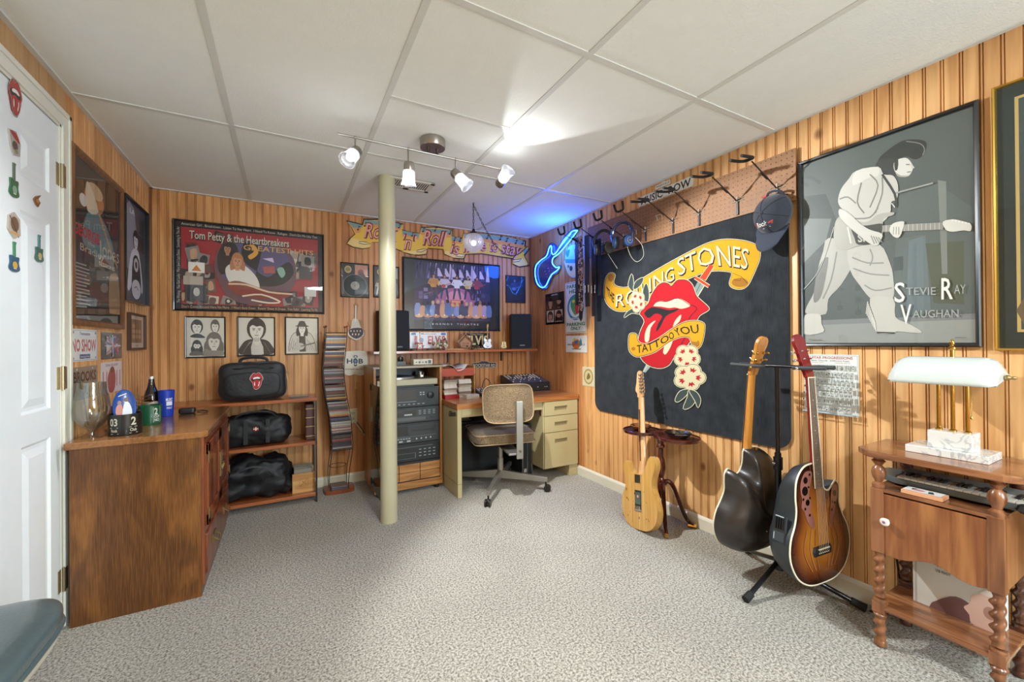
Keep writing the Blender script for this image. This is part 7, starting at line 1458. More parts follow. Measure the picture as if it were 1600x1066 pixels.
for k in range(6):
    y = .832 + k * .0225; x0 = -.028 + .003 * k * 0.6
    g = G(); g.lathe([(.007, .006), (.007, -.006), (.004, -.008)], (x0 + .008, y, 0), 12); g.cyl((x0 + .008, y, -.002), (x0 - .018, y, -.002), .0025, n=8); g.box(x0 - .028, x0 - .016, y - .007, y + .007, -.006, .002); g.cyl((x0 + .010, y, .02), (x0 + .010, y, .032), .003, n=8)
    g.build('tuner', M_CHR, e1, smooth=True, local=True)
g = G(); strings(g, .09, .80, .026, .018, .030, .026); g.build('strings', M_ZN, e1, local=True)

AO = [(0, 0), (0.09, 0.008), (0.16, 0.05), (0.197, 0.125), (0.19, 0.20), (0.158, 0.26), (0.142, 0.305), (0.146, 0.35), (0.146, 0.385), (0.128, 0.405), (0.105, 0.392), (0.075, 0.372), (0.045, 0.385), (0.030, 0.43), (0.026, 0.492), (-0.03, 0.497), (-0.085, 0.485), (-0.128, 0.44), (-0.142, 0.375), (-0.142, 0.315), (-0.158, 0.26), (-0.19, 0.20), (-0.197, 0.125), (-0.16, 0.05), (-0.09, 0.008)]
AP = [(p.x, p.y) for p in spline(AO, 4)]
def acoustic(name, label, M, mbowl, mneck, top_cols, panel, tuner_m, fancy=True):
    t = thing(name, label, 'guitar', M=M); n = len(AP)
    # deep rounded bowl: outline rings shrinking towards the back
    rings = [(1.0, 0.0), (1.0, -.012), (.985, -.04), (.95, -.070), (.88, -.098), (.76, -.120), (.58, -.135), (.35, -.143), (.12, -.146)]
    g = G(); vs = []; cx, cy = 0.0, .20
    for s, z in rings:
        for x, y in AP:
            k = s if s > .9 else s; vs.append((cx + (x - cx) * k, cy + (y - cy) * (k if k > .9 else k * .98 + .0), z * (1.0 if y < .3 else 1.0 - .28 * (y - .3) / .2)))
    vs.append((cx, cy, -.146)); fs = [(i * n + k, (i + 1) * n + k, (i + 1) * n + (k + 1) % n, i * n + (k + 1) % n) for i in range(len(rings) - 1) for k in range(n)]
    fs += [((len(rings) - 1) * n + k, len(vs) - 1, (len(rings) - 1) * n + (k + 1) % n) for k in range(n)]
    g.add(vs, fs); g.build('bowl_back', mbowl, t, smooth='full', local=True)
    G().tube([(x, y, .001) for x, y in AP], 0.0036, 6, closed=True).build('binding', M_IV, t, smooth=True, local=True)
    g = G(); vs = []; cs = []; S = [1.0, .93, .82, .66, .45, .22]
    for s, c in zip(S, top_cols):
        for x, y in AP: vs.append((x * s, .19 + (y - .19) * s, .003 + .0015 * (1 - s))); cs.append(lin(c))
    vs.append((0, .19, .0045)); cs.append(lin(top_cols[-1]))
    fs = [(i * n + k, i * n + (k + 1) % n, (i + 1) * n + (k + 1) % n, (i + 1) * n + k) for i in range(5) for k in range(n)] + [(5 * n + k, 5 * n + (k + 1) % n, 6 * n) for k in range(n)]
    g.add(vs, fs, cs); g.build('soundboard', M_TOPS, t, smooth='full', local=True)
    neck(t, .47, .862, .026, .0205, .006, .019, mneck, M_ROSE, 18, .395, True, mbind=M_IV if fancy else None)
    # headstock tilted back
    HM = Matrix.Translation((0, .862, .006)) @ Matrix.Rotation(math.radians(-13), 4, 'X')
    hp = [(-.0205, 0), (-.027, .03), (-.030, .09), (-.031, .125), (-.036, .155), (-.030, .18), (-.012, .193), (.012, .193), (.030, .18), (.036, .155), (.031, .125), (.030, .09), (.027, .03), (.0205, 0)]
    g = G(); g.prism([(p.x, p.y) for p in spline(hp, 3)], -.012, .003, M=HM); h = g.build('headstock', mneck, t, bev=0.002, local=True)
    g = G(); g.box(-.021, .021, .860, .864, .008, .015); g.build('nut', M_IV, t, local=True)
    for s in (-1, 1):
        for k in range(3):
            y = .045 + k * .035; g = G(); x = s * .020; g.lathe([(.006, -.012), (.006, -.020), (.003, -.021)], (x, y, 0), 10, M=HM); g.cyl((x, y, -.016), (x + s * .024, y, -.016), .002, n=8, M=HM); g.sph((x + s * .028, y, -.016), .008, 10, M=HM, sx=.6); g.cyl((x, y, .003), (x, y, .016), .003, n=8, M=HM)
            g.build('tuner', tuner_m, h, smooth=True, local=True)
    g = G(); g.add([(-.055, .115, .004), (.055, .115, .004), (.062, .135, .004), (.055, .155, .004), (-.055, .155, .004), (-.062, .135, .004), (-.05, .118, .012), (.05, .118, .012), (.056, .135, .012), (.05, .152, .012), (-.05, .152, .012), (-.056, .135, .012)], [(0, 1, 7, 6), (1, 2, 8, 7), (2, 3, 9, 8), (3, 4, 10, 9), (4, 5, 11, 10), (5, 0, 6, 11), (6, 7, 8, 9, 10, 11)])
    br = g.build('bridge', M_EQ, t, local=True); g = G(); g.box(-.036, .036, .143, .147, .012, .016); g.build('saddle', M_IV, br, local=True); g = G(); [g.sph((-.03 + .012 * k, .128, .012), .0025, 8) for k in range(6)]; g.build('bridge_pins', M_IV, br, local=True)
    g = G(); strings(g, .13, .864, .029, .0165, .015, .0145); g.build('strings', M_ZN, t, local=True)
    if fancy:
        g = G(); A = Art(lambda u, v, d: V3((u, v, .0056 + d)), lambda x, y: (x, y), 0, g=g)
        for sgn, pts, holes in ((-1, [(-.035, .465), (-.075, .47), (-.105, .44), (-.115, .40), (-.108, .36), (-.115, .33), (-.10, .31), (-.085, .27), (-.06, .235), (-.035, .24), (-.04, .275), (-.055, .30), (-.05, .34), (-.062, .37), (-.05, .41), (-.04, .43)], [(-.078, .435, .014), (-.086, .392, .019), (-.074, .343, .013), (-.05, .455, .006), (-.10, .36, .006), (-.092, .32, .006), (-.066, .29, .006), (-.062, .405, .005), (-.058, .36, .005)]),
                                (1, [(.10, .392), (.125, .388), (.13, .36), (.122, .33), (.108, .30), (.095, .265), (.075, .235), (.055, .225), (.062, .26), (.068, .29), (.08, .32), (.082, .35), (.09, .375)], [(.108, .355, .013), (.09, .322, .006), (.105, .315, .006), (.082, .29, .006)])):
            A.poly(pts, '#8e5c50', 3)
            for hx, hy, hr in holes: A.ell(hx, hy, hr, hr, '#0c0808')
        for k, (xa, c) in enumerate(((-.12, '#a86c48'), (-.08, '#b07a54'), (-.045, '#a46a44'), (.05, '#a86c48'), (.085, '#b07a54'), (.12, '#a46a44'))):
            A.line([(xa * .75, .23), (xa * .95, .17), (xa * .9, .12), (xa * .6, .06)], .0035, c, smooth=4)
        g.build('top_decoration', attrmat('glossy_print', 0.2, coat=0.6), t, local=True)
    if panel:
        g = G(); MP = Matrix.Translation((-.166, .235, -.052)) @ Matrix.Rotation(math.radians(-100), 4, 'Y') @ Matrix.Rotation(math.radians(14), 4, 'X')
        MP = frame_mat((-.1745, .235, -.052), (0.22, 1, 0), (-1, 0.22, -.16))
        g.box(-.030, .030, -.055, .055, -.004, .004, '#26282a', M=MP); g.box(-.026, .026, -.05, -.012, .004, .005, '#3a4044', M=MP)
        for k in range(4): g.box(-.018 + k * .011, -.012 + k * .011, .0, .045, .004, .008, '#0c0c0d', M=MP)
        g.box(-.02, .02, .048, .052, .004, .0055, '#b8c0c2', M=MP); g.box(-.022, -.019, -.045, -.018, .005, .006, '#b8c0c2', M=MP)
        g.build('control_panel', attrmat('sign_board', 0.5), t, local=True)
    else:
        g = G(); MP = Matrix.Translation((.03, .15, -.1475)); g.torus((0, 0, 0), .05, .0012, 28, 6, M=MP, sy=1.1); g.build('access_cover', M_BLK2, t, local=True); G().sph((.03, .15, -.148), .003, 8).build('screw', M_ZN, t, local=True)
        G().box(-.03, -.018, .488, .502, -.03, -.015).build('strap_lug', M_GOLD, t, local=True)
    G().sph((0, -.005, -.04), .006, 10).build('strap_button', M_GOLD, t, local=True)
    return t
M_TOPS = attrmat('sunburst_top', 0.18, coat=0.8)
M_BOWL1 = mat('bowl_black_textured', '#2b3032', 0.42, coat=0.15, bump=0.25, bscale=500); M_BOWL2 = mat('bowl_dark_brown', '#2a2420', 0.36, coat=0.25, bump=0.1, bscale=500)
M_REDN = mat('cherry_neck', '#7c1a1c', 0.25, coat=0.5)
RM = frame_mat((1.98, 0.905, 0.117), (0.0, 0.055, 1.05), (-0.10, -1, 0.05)); LM = frame_mat((1.995, 1.275, 0.114), (0.0, -0.085, 1.05), (0.10, 1, 0.08))
acoustic('acoustic_guitar', 'sunburst cutaway acoustic guitar with a red neck on the right of the stand', RM, M_BOWL1, M_REDN, ['#1c0c0a', '#33140c', '#5a2a10', '#834818', '#a0621f', '#b07428'], True, M_CHR)
acoustic('acoustic_guitar', 'dark round backed acoustic guitar with an amber neck hanging at the left of the stand', LM, M_BOWL2, M_MAPH, ['#141414'] * 6, False, M_GOLD, fancy=False)

# ---- guitar stand ----
M_STD = mat('stand_black', '#141416', 0.32, metal=0.4, coat=0.2)
gs = thing('guitar_stand', 'tall black double guitar stand on three splayed legs', 'guitar stand', (1.985, 1.085, 0))
hx, hy = 1.985, 1.085
g = G(); g.cyl((hx, hy, .10), (hx, hy, .62), .0135, n=16); g.cyl((hx, hy, .55), (hx, hy, 1.015), .010, n=16); g.cyl((hx, hy, .545), (hx, hy, .60), .019, n=16); g.build('mast', M_STD, gs, smooth=True)
g = G(); g.cyl((hx - .03, hy, .575), (hx + .0, hy, .575), .005); g.sph((hx - .034, hy, .575), .010, 10); g.build('clamp_knob', M_NID, gs, smooth=True)
g = G(); g.cyl((hx, hy, .085), (hx, hy, .145), .021, n=16); g.build('hub', M_STD, gs, smooth=True)
for ex, ey in ((1.735, 1.09), (2.155, 1.35), (2.115, 0.81)):
    d = V3((ex - hx, ey - hy, 0)); g = G(); g.tube([(hx + d.x * .05, hy + d.y * .05, .12), (ex - d.x * .06, ey - d.y * .06, .022)], .0105, 10); l = g.build('leg', M_STD, gs, smooth=True)
    g = G(); g.tube([(ex - d.x * .16, ey - d.y * .16, .032), (ex, ey, .017)], [.0155, .0165], 12); g.build('rubber_foot', M_FOAM, l, smooth=True)
G().tube([(hx, .90, 1.02), (hx, 1.27, 1.02)], .008, 10).build('crossbar', M_STD, gs, smooth=True)
for sg, y0, y1 in ((-1, .99, .872), (1, 1.16, 1.285)):
    g = G(); g.tube(spline([(hx - .036, y1, 1.022), (hx - .038, (y0 + y1) / 2, 1.02), (hx - .030, y0, 1.018), (hx, y0 + (-sg) * .02, 1.016), (hx + .030, y0, 1.018), (hx + .038, (y0 + y1) / 2, 1.02), (hx + .036, y1, 1.022)], 4, False), .0088, 8); g.build('foam_yoke', mat('grey_foam', '#3a3e40', 0.7), gs, smooth=True)

# ---- nightstand ----
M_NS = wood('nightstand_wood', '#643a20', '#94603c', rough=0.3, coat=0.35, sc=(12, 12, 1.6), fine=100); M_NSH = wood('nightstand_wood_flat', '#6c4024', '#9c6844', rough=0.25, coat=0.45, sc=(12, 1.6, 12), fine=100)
M_NSD = wood('nightstand_shaded', '#3a1e10', '#5c3420', rough=0.3, coat=0.4, sc=(12, 12, 1.6), fine=100)  # nightstand wood darkened to paint shade on the rear legs and back panel
ns = thing('side_table', 'small wooden side cabinet with twisted legs and a white knob in the right corner', 'table', (2.05, 0.55, 0))
fx, rx, ya, yb_ = 1.932, 2.160, 0.405, 0.697
g = G(); g.prism([(1.925, .335), (2.185, .335), (2.195, .345), (2.195, .755), (2.185, .765), (1.945, .765), (1.90, .725), (1.895, .715), (1.895, .385), (1.90, .372)], .703, .726); g.build('top', M_NSH, ns, bev=0.005, seg=3)
def twist(x, y, z0, z1, r, m, nm, turns=10.0):
    n = 16; g = G(); K = max(8, int((z1 - z0) / .005)); vs = []; fs = []
    for i in range(K + 1):
        z = z0 + (z1 - z0) * i / K; e = min(1, min(i, K - i) / 4)
        for k in range(n): a = 2 * PI * k / n; rr_ = r * (1 + .12 * e * math.sin(z * 2 * PI * 26)); pz = z * 2 * PI * 26; vs.append((x + rr_ * math.cos(a) + .26 * r * e * math.cos(pz), y + rr_ * math.sin(a) + .26 * r * e * math.sin(pz), z))
    fs = [(i * n + k, i * n + (k + 1) % n, (i + 1) * n + (k + 1) % n, (i + 1) * n + k) for i in range(K) for k in range(n)] + [tuple(range(n))[::-1], tuple(K * n + k for k in range(n))]
    g.add(vs, fs); return g
def spool(x, y, m):
    G().lathe([(.016, .585), (.020, .592), (.020, .602), (.011, .610), (.013, .618), (.020, .632), (.022, .645), (.018, .662), (.010, .672), (.015, .680), (.021, .688), (.014, .695), (.016, .704)], (x, y, 0), 18).build('spindle', m, ns, smooth=True)
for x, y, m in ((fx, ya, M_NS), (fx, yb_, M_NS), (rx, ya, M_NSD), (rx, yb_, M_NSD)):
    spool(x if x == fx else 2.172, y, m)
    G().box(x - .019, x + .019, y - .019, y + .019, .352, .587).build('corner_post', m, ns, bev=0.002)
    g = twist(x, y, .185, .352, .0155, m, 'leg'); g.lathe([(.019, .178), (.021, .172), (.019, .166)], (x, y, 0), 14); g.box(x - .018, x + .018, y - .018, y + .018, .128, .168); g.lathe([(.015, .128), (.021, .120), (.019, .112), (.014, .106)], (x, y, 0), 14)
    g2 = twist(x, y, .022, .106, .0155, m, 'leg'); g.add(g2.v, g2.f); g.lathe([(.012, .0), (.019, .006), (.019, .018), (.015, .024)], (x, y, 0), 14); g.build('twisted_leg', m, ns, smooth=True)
g = G(); g.box(1.915, 2.17, .388, .714, .578, .590); g.build('inner_shelf', M_NSH, ns, bev=0.002)
g = G(); g.prism([(.418, .572), (.684, .572), (.684, .358)] + [(.684 - .266 * k / 12, .358 + .006 * math.sin(PI * k / 12) - (.012 * math.sin(PI * k / 12 * 3) if 0 < k < 12 else 0)) for k in range(1, 13)], 0, .014, M=Matrix(((0, 0, 1, 1.918), (1, 0, 0, 0), (0, 1, 0, 0), (0, 0, 0, 1)))); dr_ = g.build('door', wood('nightstand_door', '#7c4624', '#a46c3c', rough=0.35, coat=0.25, sc=(12, 9, 1.4), fine=110), ns, bev=0.002)
Mk = Matrix.Translation((1.918, .668, .478)) @ Matrix.Rotation(-PI / 2, 4, 'Y')
G().lathe([(.006, 0), (.006, .012), (.013, .017), (.0145, .024), (.010, .029), (.001, .030)], M=Mk, n=24).build('knob', mat('porcelain', '#e4e0d4', 0.15, coat=0.6), dr_, smooth=True)
g = G(); A = Art(lambda u, v, d: V3((1.918 - .0305 - d, .668 + u, .478 + v)), lambda x, y: (x, y), 0, g=g); A.ell(0, 0, .0045, .0045, '#7a5a8c'); A.ell(.002, .003, .002, .002, '#c05060'); g.build('knob_flower', M_PRINT, dr_)
G().box(1.938, 2.16, .388, .396, .36, .58).build('side_panel', M_NS, ns); G().box(1.938, 2.16, .706, .714, .36, .58).build('side_panel', M_NS, ns)
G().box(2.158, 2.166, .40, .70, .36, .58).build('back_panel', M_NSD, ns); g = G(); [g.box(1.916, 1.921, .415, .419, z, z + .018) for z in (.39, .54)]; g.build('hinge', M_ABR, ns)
G().box(1.915, 2.178, .386, .716, .142, .156).build('lower_shelf', M_NSH, ns, bev=0.002)
# lamp
m, nt, b = newmat('white_marble'); N = nt.nodes; L = nt.links; tc = N.new('ShaderNodeTexCoord'); n1 = N.new('ShaderNodeTexNoise'); n1.inputs['Scale'].default_value = 9; n1.inputs['Detail'].default_value = 8; n1.inputs['Distortion'].default_value = 2.5
cr = N.new('ShaderNodeValToRGB'); e = cr.color_ramp.elements; e[0].position = .46; e[0].color = lin('#dcdcd6'); e[1].position = .54; e[1].color = lin('#dcdcd6'); q = e.new(.5); q.color = lin('#b0b4b6')
L.new(tc.outputs['Object'], n1.inputs[0]); L.new(n1.outputs[0], cr.inputs[0]); L.new(cr.outputs[0], b.inputs['Base Color']); b.inputs['Roughness'].default_value = .2; b.inputs['Coat Weight'].default_value = .4; M_MB = m
bl = thing('banker_lamp', 'banker lamp with a white glass shade and marble base on the side cabinet', 'lamp', (2.075, .54, .7265))
g = G(); g.box(2.005, 2.145, .437, .645, .7265, .752); bs = g.build('base', M_MB, bl, bev=0.002)
G().box(2.03, 2.115, .480, .592, .752, .812).build('base_block', M_MB, bl, bev=0.002)
for y in (.500, .536, .572): g = G(); g.lathe([(.010, .812), (.010, .816), (.006, .820), (.0055, 1.02)], (2.072, y, 0), 16); g.lathe([(.0, 0), (.0, 0)], (2.072, y, .9), 3); g.build('brass_post', M_GOLD, bl, smooth=True)
g = G(); g.lathe([(.006, 1.02), (.006, 1.10), (.010, 1.104), (.010, 1.109), (.004, 1.114), (.007, 1.124), (.005, 1.134), (.001, 1.138)], (2.072, .536, 0), 16); g.build('finial', M_GOLD, bl, smooth=True)
g = G(); vs = []; fs = []; nu, nv = 18, 12
for i in range(nu + 1):
    u = i / nu; y = .688 - .272 * u; e_ = min(1, min(u, 1 - u) / .16); e_ = (1 - (1 - e_) ** 2) ** .5
    for j in range(nv + 1):
        a = PI * (1.04 - .80 * j / nv); rx_, rz_ = .098, .088 * (.45 + .55 * e_); x = 2.072 + rx_ * (.80 + .20 * e_) * math.cos(a); z = .986 + rz_ * max(-.05, math.sin(a)); vs.append((x, y, z))
w = nv + 1; fs = [(i * w + j, i * w + j + 1, (i + 1) * w + j + 1, (i + 1) * w + j) for i in range(nu) for j in range(nv)] + [tuple(range(w)), tuple(nu * w + j for j in range(w))[::-1]]
g.add(vs, fs); 
m, nt, b = newmat('opal_glass'); b.inputs['Base Color'].default_value = lin('#ccd4d0'); b.inputs['Roughness'].default_value = .15; b.inputs['Coat Weight'].default_value = .5; b.inputs['Subsurface Weight'].default_value = .3; b.inputs['Subsurface Radius'].default_value = (.02, .02, .02)
g.build('lamp_shade', m, bl, smooth=True, solid=0.004)
g = G(); g.cyl((2.072, .404, 1.01), (2.072, .70, 1.01), .004, n=8); g.lathe([(.006, 0), (.009, .004), (.009, .010), (.004, .016), (.006, .022), (.003, .028)], M=Matrix.Translation((2.072, .416, 1.01)) @ Matrix.Rotation(PI / 2, 4, 'X'), n=14); g.lathe([(.006, 0), (.008, .004), (.007, .012), (.003, .018)], M=Matrix.Translation((2.072, .690, 1.01)) @ Matrix.Rotation(-PI / 2, 4, 'X'), n=14); g.build('shade_bracket', M_ABR, bl, smooth=True)
g = G(); [g.sph((2.05, .485, .985 - k * .005), .0017, 6) for k in range(22)]; g.lathe([(.001, 0), (.004, .004), (.003, .012), (.001, .014)], (2.05, .485, .862), 10); g.build('pull_chain', M_GOLD, bl, smooth=True)
# keyboard, book, box, cord
kb = thing('music_keyboard', 'grey electronic keyboard lying on the inner shelf of the side cabinet', 'keyboard', (2.06, .32, .592))
M_KB = mat('keyboard_grey', '#5a625f', 0.4); g = G(); P = [(1.99, -.12), (2.150, -.12), (2.152, .66), (2.140, .735), (2.09, .752), (2.03, .735), (1.995, .67)]; g.prism(P, .600, .622); g.build('case', M_KB, kb, bev=0.006)
g = G(); g.box(2.075, 2.145, -.10, .68, .622, .634); g.build('panel', mat('keyboard_panel', '#6a6a66', 0.5, noise=.3, nscale=90), kb, bev=0.003)
MW = mat('ivory_keys', '#d8d4c6', 0.25, coat=0.3); wk0 = None; n = 40
for k in range(n):
    y = .665 - k * .019
    if wk0 is None: o = wk0 = G().box(1.993, 2.074, y - .0182, y, .6225, .6295).build('white_key', MW, kb, bev=0.001, seg=1)
    else: o = wk0.copy(); COL.objects.link(o); o.parent = kb; o.location = V3(wk0.location) + V3((0, -k * .019, 0)); TM[o.name] = TM[kb.name]
b0 = None
for k in range(n - 1):
    if k % 7 in (2, 6): continue
    if b0 is None: o = b0 = G().box(2.026, 2.074, .665 - .019 - .0055, .665 - .019 + .0055, .6295, .637).build('black_key', M_EQ, kb, bev=0.001, seg=1)
    else: o = b0.copy(); COL.objects.link(o); o.parent = kb; o.location = V3((0, -k * .019, 0)); TM[o.name] = TM[kb.name]
bo_ = thing('game_box', 'flat white and orange box lying in front of the keyboard', 'box', (1.955, .578, .591)); G().box(1.925, 1.985, .525, .632, .591, .604).build('box', mat('box_orange', '#d8a078', 0.5), bo_, bev=0.001)
g = G(); A = Art(lambda u, v, d: V3((u, v, .6046 + d)), lambda x, y: (x, y), 0, g=g); A.rect(1.932, .532, 1.984, .630, '#e4e2dc'); A.ell(1.956, .595, .010, .018, '#c87a8c'); A.poly([(1.945, .55), (1.97, .56), (1.965, .57), (1.94, .565)], '#3a4440'); A.poly([(1.95, .61), (1.975, .60), (1.97, .615)], '#3a4440'); g.build('cover_print', M_PRINT, bo_)
cbx = thing('product_box', 'upright white cardboard box with a printed face on the lower shelf', 'box', (2.09, .54, .157)); G().box(2.065, 2.135, .425, .645, .157, .395).build('carton', mat('white_card', '#cfcfca', 0.6), cbx, bev=0.001)
g = G(); A = Art(lambda u, v, d: V3((2.0648 - d, u, v)), uvmap(.645, .425, .157, .395), 0, g=g); A.asp = .9; A.rect(0, 0, 1, 1, '#c8c8c2'); A.rect(.02, 0, .05, 1, '#a8a8a2')
for k in range(6): A.line([(.35, .93 - k * .035), (.62 - .05 * (k % 2), .92 - k * .035)], .008, '#9a9a94')
A.t('MIDI', .3, .42, .66, .71, '#3a3a38', .02); A.t('USB READY', .28, .46, .58, .62, '#3a3a38', .02); A.t('61 KEYS', .60, .78, .60, .64, '#5a5a56', .01); A.line([(.08, .72), (.24, .70)], .02, '#5a5a56')
A.poly([(.2, 0), (.45, .28), (.62, .30), (.72, .2), (.66, 0)], '#6a4a4c', 3); A.poly([(.70, 0), (.66, .12), (.60, .2), (.66, .28), (.70, .42), (.84, .5), (1, .5), (1, 0)], '#d8b4a4', 3); A.ell(.88, .25, .07, .09, '#b08474'); A.ell(.90, .25, .035, .05, '#8a5c50'); A.poly([(.78, .5), (.72, .44), (.9, .62), (1, .66), (1, .48)], '#e0d8cc', 3)
g.build('print', M_GLOSS, cbx)
cc = G().tube(spline([(2.18, .735, .60), (2.17, .735, .45), (2.165, .73, .30), (2.175, .72, .15), (2.17, .73, .06), (2.15, .76, .012), (2.12, .80, .01)], 5, False), .004, 6).build('power_cable', M_BC); tag(cc, 'thick black cable running down behind the side cabinet', 'cord')
fp = thing('foam_pad', 'round black foam pad at the right end of the side cabinet shelf', 'pad', (1.94, .33, .59)); 
g = G(); g.lathe([(.012, .592), (.012, .605), (.030, .612), (.038, .620), (.032, .632), (.012, .640), (.001, .641)], (1.955, .335, 0), 24); g.build('pad', M_FOAM, fp, smooth=True)
# stool
st = thing('padded_stool', 'blue grey vinyl padded stool at the lower left beside the door', 'stool', (-.62, 1.31, 0))
M_VIN = mat('blue_grey_vinyl', '#4e5f62', 0.28, coat=0.4, noise=.08, nscale=12, bump=.15, bscale=140)
g = G(); softbox(g, (-.640, 1.29, .470), (.31, .50, .068), 3.4, 18, .002, 2); g.build('cushion', M_VIN, st, smooth='full')
G().tube([(x_, y_, .446) for x_, y_ in [(-.640 + .147 * math.copysign(abs(math.cos(a)) ** .5, math.cos(a)), 1.29 + .238 * math.copysign(abs(math.sin(a)) ** .5, math.sin(a))) for a in [2 * PI * k / 40 + .001 for k in range(40)]]], .009, 8, closed=True).build('piping', M_VIN, st, smooth=True)
g = G(); softbox(g, (-.640, 1.29, .415), (.27, .45, .05), 6, 10); g.build('seat_base', mat('cream_board', '#c8c4b0', 0.5), st, smooth=True)
G().cyl((-.655, 1.24, .06), (-.655, 1.24, .40), .022, n=16).build('column', M_STD, st, smooth=True); G().lathe([(.12, 0), (.12, .012), (.03, .05), (.022, .06)], (-.655, 1.24, 0), 28).build('foot', M_STD, st, smooth=True)

# ---- cap, headphones, straps on the hooks ----
M_NAVY = mat('navy_twill', '#272c38', 0.85, bump=.3, bscale=500, sheen=.2); cp = thing('baseball_cap', 'faded navy baseball cap hanging on the pegboard, brim down', 'cap', (2.12, 1.185, 1.63))
CM = Matrix.Translation((2.165, 1.185, 1.775)) @ Matrix.Rotation(math.radians(8), 4, 'X')
g = G(); vs = []; fs = []; n, m_ = 28, 9
for i in range(m_ + 1):
    a = PI / 2 * i / m_
    for k in range(n): b_ = 2 * PI * k / n; vs.append(V3((-.118 * math.sin(a) if i else 0, .083 * math.cos(a) * math.cos(b_) * (1 if i < m_ else .01), .100 * math.cos(a) * math.sin(b_) - .012 * math.sin(a))))
fs = [(i * n + k, (i + 1) * n + k, (i + 1) * n + (k + 1) % n, i * n + (k + 1) % n) for i in range(m_) for k in range(n)]
g.add(vs, fs, M=CM); g.build('crown', M_NAVY, cp, smooth='full', solid=.002)
g = G(); g.sph(CM @ V3((-.120, 0, -.012)), .008, 12); g.build('button', M_NAVY, cp, smooth=True)
g = G()
for s_ in range(3):
    b_ = PI / 3 * s_ + .2; P = [CM @ V3((-.1195 * math.sin(a), .084 * math.cos(a) * math.cos(b_), .101 * math.cos(a) * math.sin(b_) - .012 * math.sin(a))) for a in [PI * k / 16 for k in range(1, 16)]]; P = [CM @ V3((-.1195 * math.sin(a), .0842 * math.cos(a) * math.cos(b_), .1012 * math.cos(a) * math.sin(b_) - .012 * math.sin(a))) for a in [PI * k / 16 for k in range(1, 16)]]; g.tube(P, .0012, 5)
g.build('seam', mat('seam_navy', '#161a24', 0.8), cp)
g = G(); vs = []; nb = 14
for i in range(nb + 1):
    t_ = -1 + 2 * i / nb
    for j in range(5):
        q = j / 4; y = t_ * .078 * (1 - .18 * q * q); L_ = .105 * math.sqrt(max(0, 1 - t_ * t_ * .92)); z = -.088 + .03 * t_ * t_ * 0 - q * L_ + .035 * (t_ * t_) * (1 - q); x = -.035 - .030 * q * (1) + .035 * t_ * t_; vs.append(CM @ V3((x, y, z)))
g.add(vs, [(i * 5 + j, i * 5 + j + 1, (i + 1) * 5 + j + 1, (i + 1) * 5 + j) for i in range(nb) for j in range(4)]); g.build('brim', mat('navy_brim', '#343a48', 0.85, bump=.3, bscale=400), cp, smooth='full', solid=.004)
def capt(u, v, d):   # print on the front panel above the brim
    a = math.acos(max(-1, min(1, v))); y = u; z = v; r2 = max(0, 1 - (y / .083) ** 2 - (z / .100) ** 2); return CM @ V3((-.120 * math.sqrt(r2) - .0008 - d, y, z - .012 * math.sqrt(r2)))
g = G(); A = Art(capt, lambda x, y: (x, y), 0, g=g); A.txt('Rock', [(.030, -.068), (-.022, -.058)], [(.030, -.046), (-.024, -.036)], '#d8d4cc', .02, .2); A.line([(.05, -.050), (.034, -.066), (.03, -.05)], .006, '#b83a3c'); A.line([(-.028, -.048), (-.046, -.036), (-.04, -.05)], .006, '#b83a3c'); A.line([(.036, -.076), (0, -.074), (-.032, -.064)], .003, '#c8c4bc')
g.build('embroidery', attrmat('towel_print', 0.9), cp)
G().tube(spline([CM @ V3(p) for p in ((-.01, .04, .086), (-.03, .03, .102), (-.035, 0, .108), (-.03, -.03, .102), (-.01, -.04, .086))], 4, False), .006, 6).build('back_strap', M_NAVY, cp, smooth=True)
G().box(2.125, 2.133, 1.205, 1.225, 1.862, 1.872).build('red_tab', mat('red_tab', '#b02a34', 0.7), cp)
def phones(y, x, zt, label, mband, mcup, ring, rz):
    t = thing('headphones', label, 'headphones', (x, y, zt - .17), group='headphones hanging on the pegboard hooks'); M = Matrix.Translation((x, y, zt)) @ Matrix.Rotation(rz, 4, 'Z')
    pts = [V3((0, .076 * math.cos(a) * (1.0), -.085 + .088 * math.sin(a))) for a in [PI * k / 14 for k in range(15)]]; pts = [V3((0, .070, -.125))] + pts + [V3((0, -.070, -.125))]
    g = G(); g.tube([M @ p for p in pts], [.008] + [.0115] * 15 + [.008], 8); g.build('headband', mband, t, smooth=True)
    for s_ in (-1, 1):
        c = M @ V3((-.004, s_ * .050, -.135)); ax = (M.to_3x3() @ V3((-.55, s_ * .8, 0))).normalized(); T = Matrix.Translation(c) @ ax.to_track_quat('Z', 'Y').to_matrix().to_4x4()
        g = G(); g.lathe([(.001, -.022), (.034, -.022), (.040, -.014), (.039, -.004), (.035, 0)], M=T, n=24, cap=False, sy=1.1); cu_ = g.build('ear_cushion', M_FOAM, t, smooth=True)
        g = G(); g.lathe([(.036, -.003), (.037, .010), (.030, .017), (.001, .018)], M=T, n=24, cap=False, sy=1.1); cu_ = g.build('ear_cup', mcup, t, smooth=True)
        g = G(); g.torus((0, 0, .0165), .019, .0016, 24, 6, M=T, sy=1.1); g.torus((0, 0, .0175), .006, .0012, 16, 6, M=T); g.build('cup_ring', ring, cu_, smooth=True)
    return t
phones(2.165, 2.07, 1.975, 'blue and silver headphones hanging right of the black pair', mat('blue_gloss', '#16284e', 0.2, coat=.5), mat('blue_cup', '#2c5088', 0.25, coat=.4), M_ZN, math.radians(22))
phones(2.365, 2.07, 1.965, 'black headphones hanging next to the guitar straps', M_BLK2, mat('grey_cup', '#44484a', 0.35), mat('dark_ring', '#6a6e70', 0.4, metal=.5), math.radians(22))
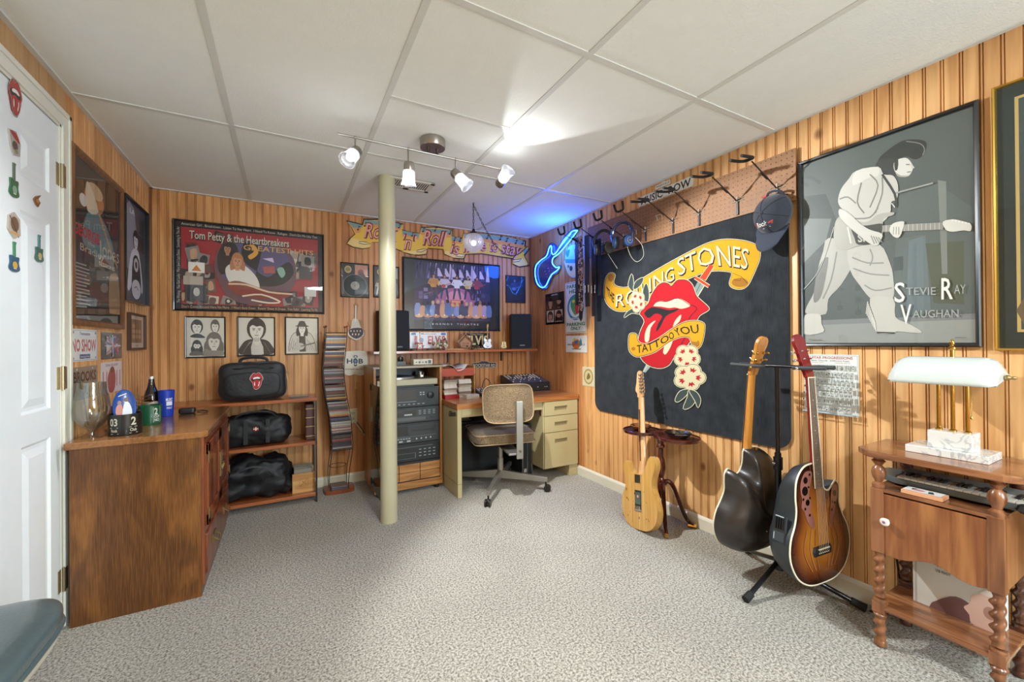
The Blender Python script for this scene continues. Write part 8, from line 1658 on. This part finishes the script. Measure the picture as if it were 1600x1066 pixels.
hc = G().tube(spline([(2.06, 2.12, 1.83), (2.12, 2.135, 1.74), (2.165, 2.12, 1.70), (2.165, 2.06, 1.73), (2.14, 2.05, 1.80), (2.12, 2.09, 1.86)], 6, False), .0015, 5).build('headphone_cable', M_WC); tag(hc, 'thin pale cable looping below the blue headphones', 'cord')
hc = G().tube(spline([(2.06, 2.33, 1.82), (2.10, 2.32, 1.76), (2.15, 2.30, 1.68)], 6, False), .0015, 5).build('headphone_cable', M_WC); tag(hc, 'short pale cable hanging from the black headphones', 'cord')
m, nt, b = newmat('animal_print'); N = nt.nodes; L = nt.links; tc = N.new('ShaderNodeTexCoord'); wv = N.new('ShaderNodeTexNoise'); wv.inputs['Scale'].default_value = 55; wv.inputs['Detail'].default_value = 1; wv.inputs['Distortion'].default_value = 1.2
cr = N.new('ShaderNodeValToRGB'); cr.color_ramp.interpolation = 'CONSTANT'; cr.color_ramp.elements[0].color = lin('#17120f'); cr.color_ramp.elements[1].position = .52; cr.color_ramp.elements[1].color = lin('#c8a08c')
L.new(tc.outputs['Object'], wv.inputs[0]); L.new(wv.outputs[0], cr.inputs[0]); L.new(cr.outputs[0], b.inputs['Base Color']); b.inputs['Roughness'].default_value = .8; M_AN = m
def strap(x, ys, zt, zb, w, m_, nm='band'):
    g = G()
    for (y, zl) in ys:
        vs = []; K = 12
        for i in range(K + 1):
            z = zt - (zt - zl) * i / K; o = .004 * math.sin(i * .9 + y * 40)
            for dx, dy in ((-.0015, -w / 2), (.0015, -w / 2), (.0015, w / 2), (-.0015, w / 2)): vs.append((x + dx + o, y + dy + o * .5, z))
        g.add(vs, [(i * 4 + k, i * 4 + (k + 1) % 4, i * 4 + 4 + (k + 1) % 4, i * 4 + 4 + k) for i in range(K) for k in range(4)] + [(0, 1, 2, 3), (K * 4, K * 4 + 3, K * 4 + 2, K * 4 + 1)])
    return g
s1 = thing('guitar_strap', 'long guitar strap with animal print hanging from the left hooks', 'strap', (2.10, 2.66, 1.32), group='guitar straps on the left hooks')
strap(2.10, [(2.715, 1.44)], 2.0, 0, .05, 0).build('black_back', M_NYL, s1); strap(2.09, [(2.66, 1.39)], 2.0, 0, .055, 0).build('printed_band', M_AN, s1); 
g = G(); g.prism([(2.685, 1.40), (2.635, 1.40), (2.64, 1.33), (2.66, 1.305), (2.68, 1.33)], 0, .003, M=Matrix(((0, 0, 1, 2.088), (1, 0, 0, 0), (0, 1, 0, 0), (0, 0, 0, 1)))); g.build('leather_end', M_BLK2, s1)
s2 = thing('guitar_strap', 'black leather guitar strap with silver buckle beside the printed strap', 'strap', (2.10, 2.57, 1.32), group='guitar straps on the left hooks')
strap(2.105, [(2.595, 1.42), ], 1.99, 0, .055, 0).build('band', M_NYL, s2); strap(2.12, [(2.53, 1.34)], 1.97, 0, .05, 0).build('band', mat('strap_leather', '#15161a', 0.45, bump=.3, bscale=60), s2)
g = G(); P = [V3((2.095, 2.59, 1.56)) + V3(p) for p in ((0, -.02, -.03), (0, .02, -.03), (0, .02, .03), (0, -.02, .03))]; g.tube(P, .002, 6, closed=True); P = [p + V3((.012, -.065, -.01)) for p in P]; g.tube(P, .002, 6, closed=True); g.build('buckle', M_CHR, s2, smooth=True)
s3 = thing('guitar_strap', 'wide black fabric strap draped over the banner edge', 'strap', (2.13, 2.50, 1.45), group='guitar straps on the left hooks')
strap(2.14, [(2.50, 1.50)], 1.94, 0, .06, 0).build('band', mat('strap_fabric', '#191b22', 0.8), s3)
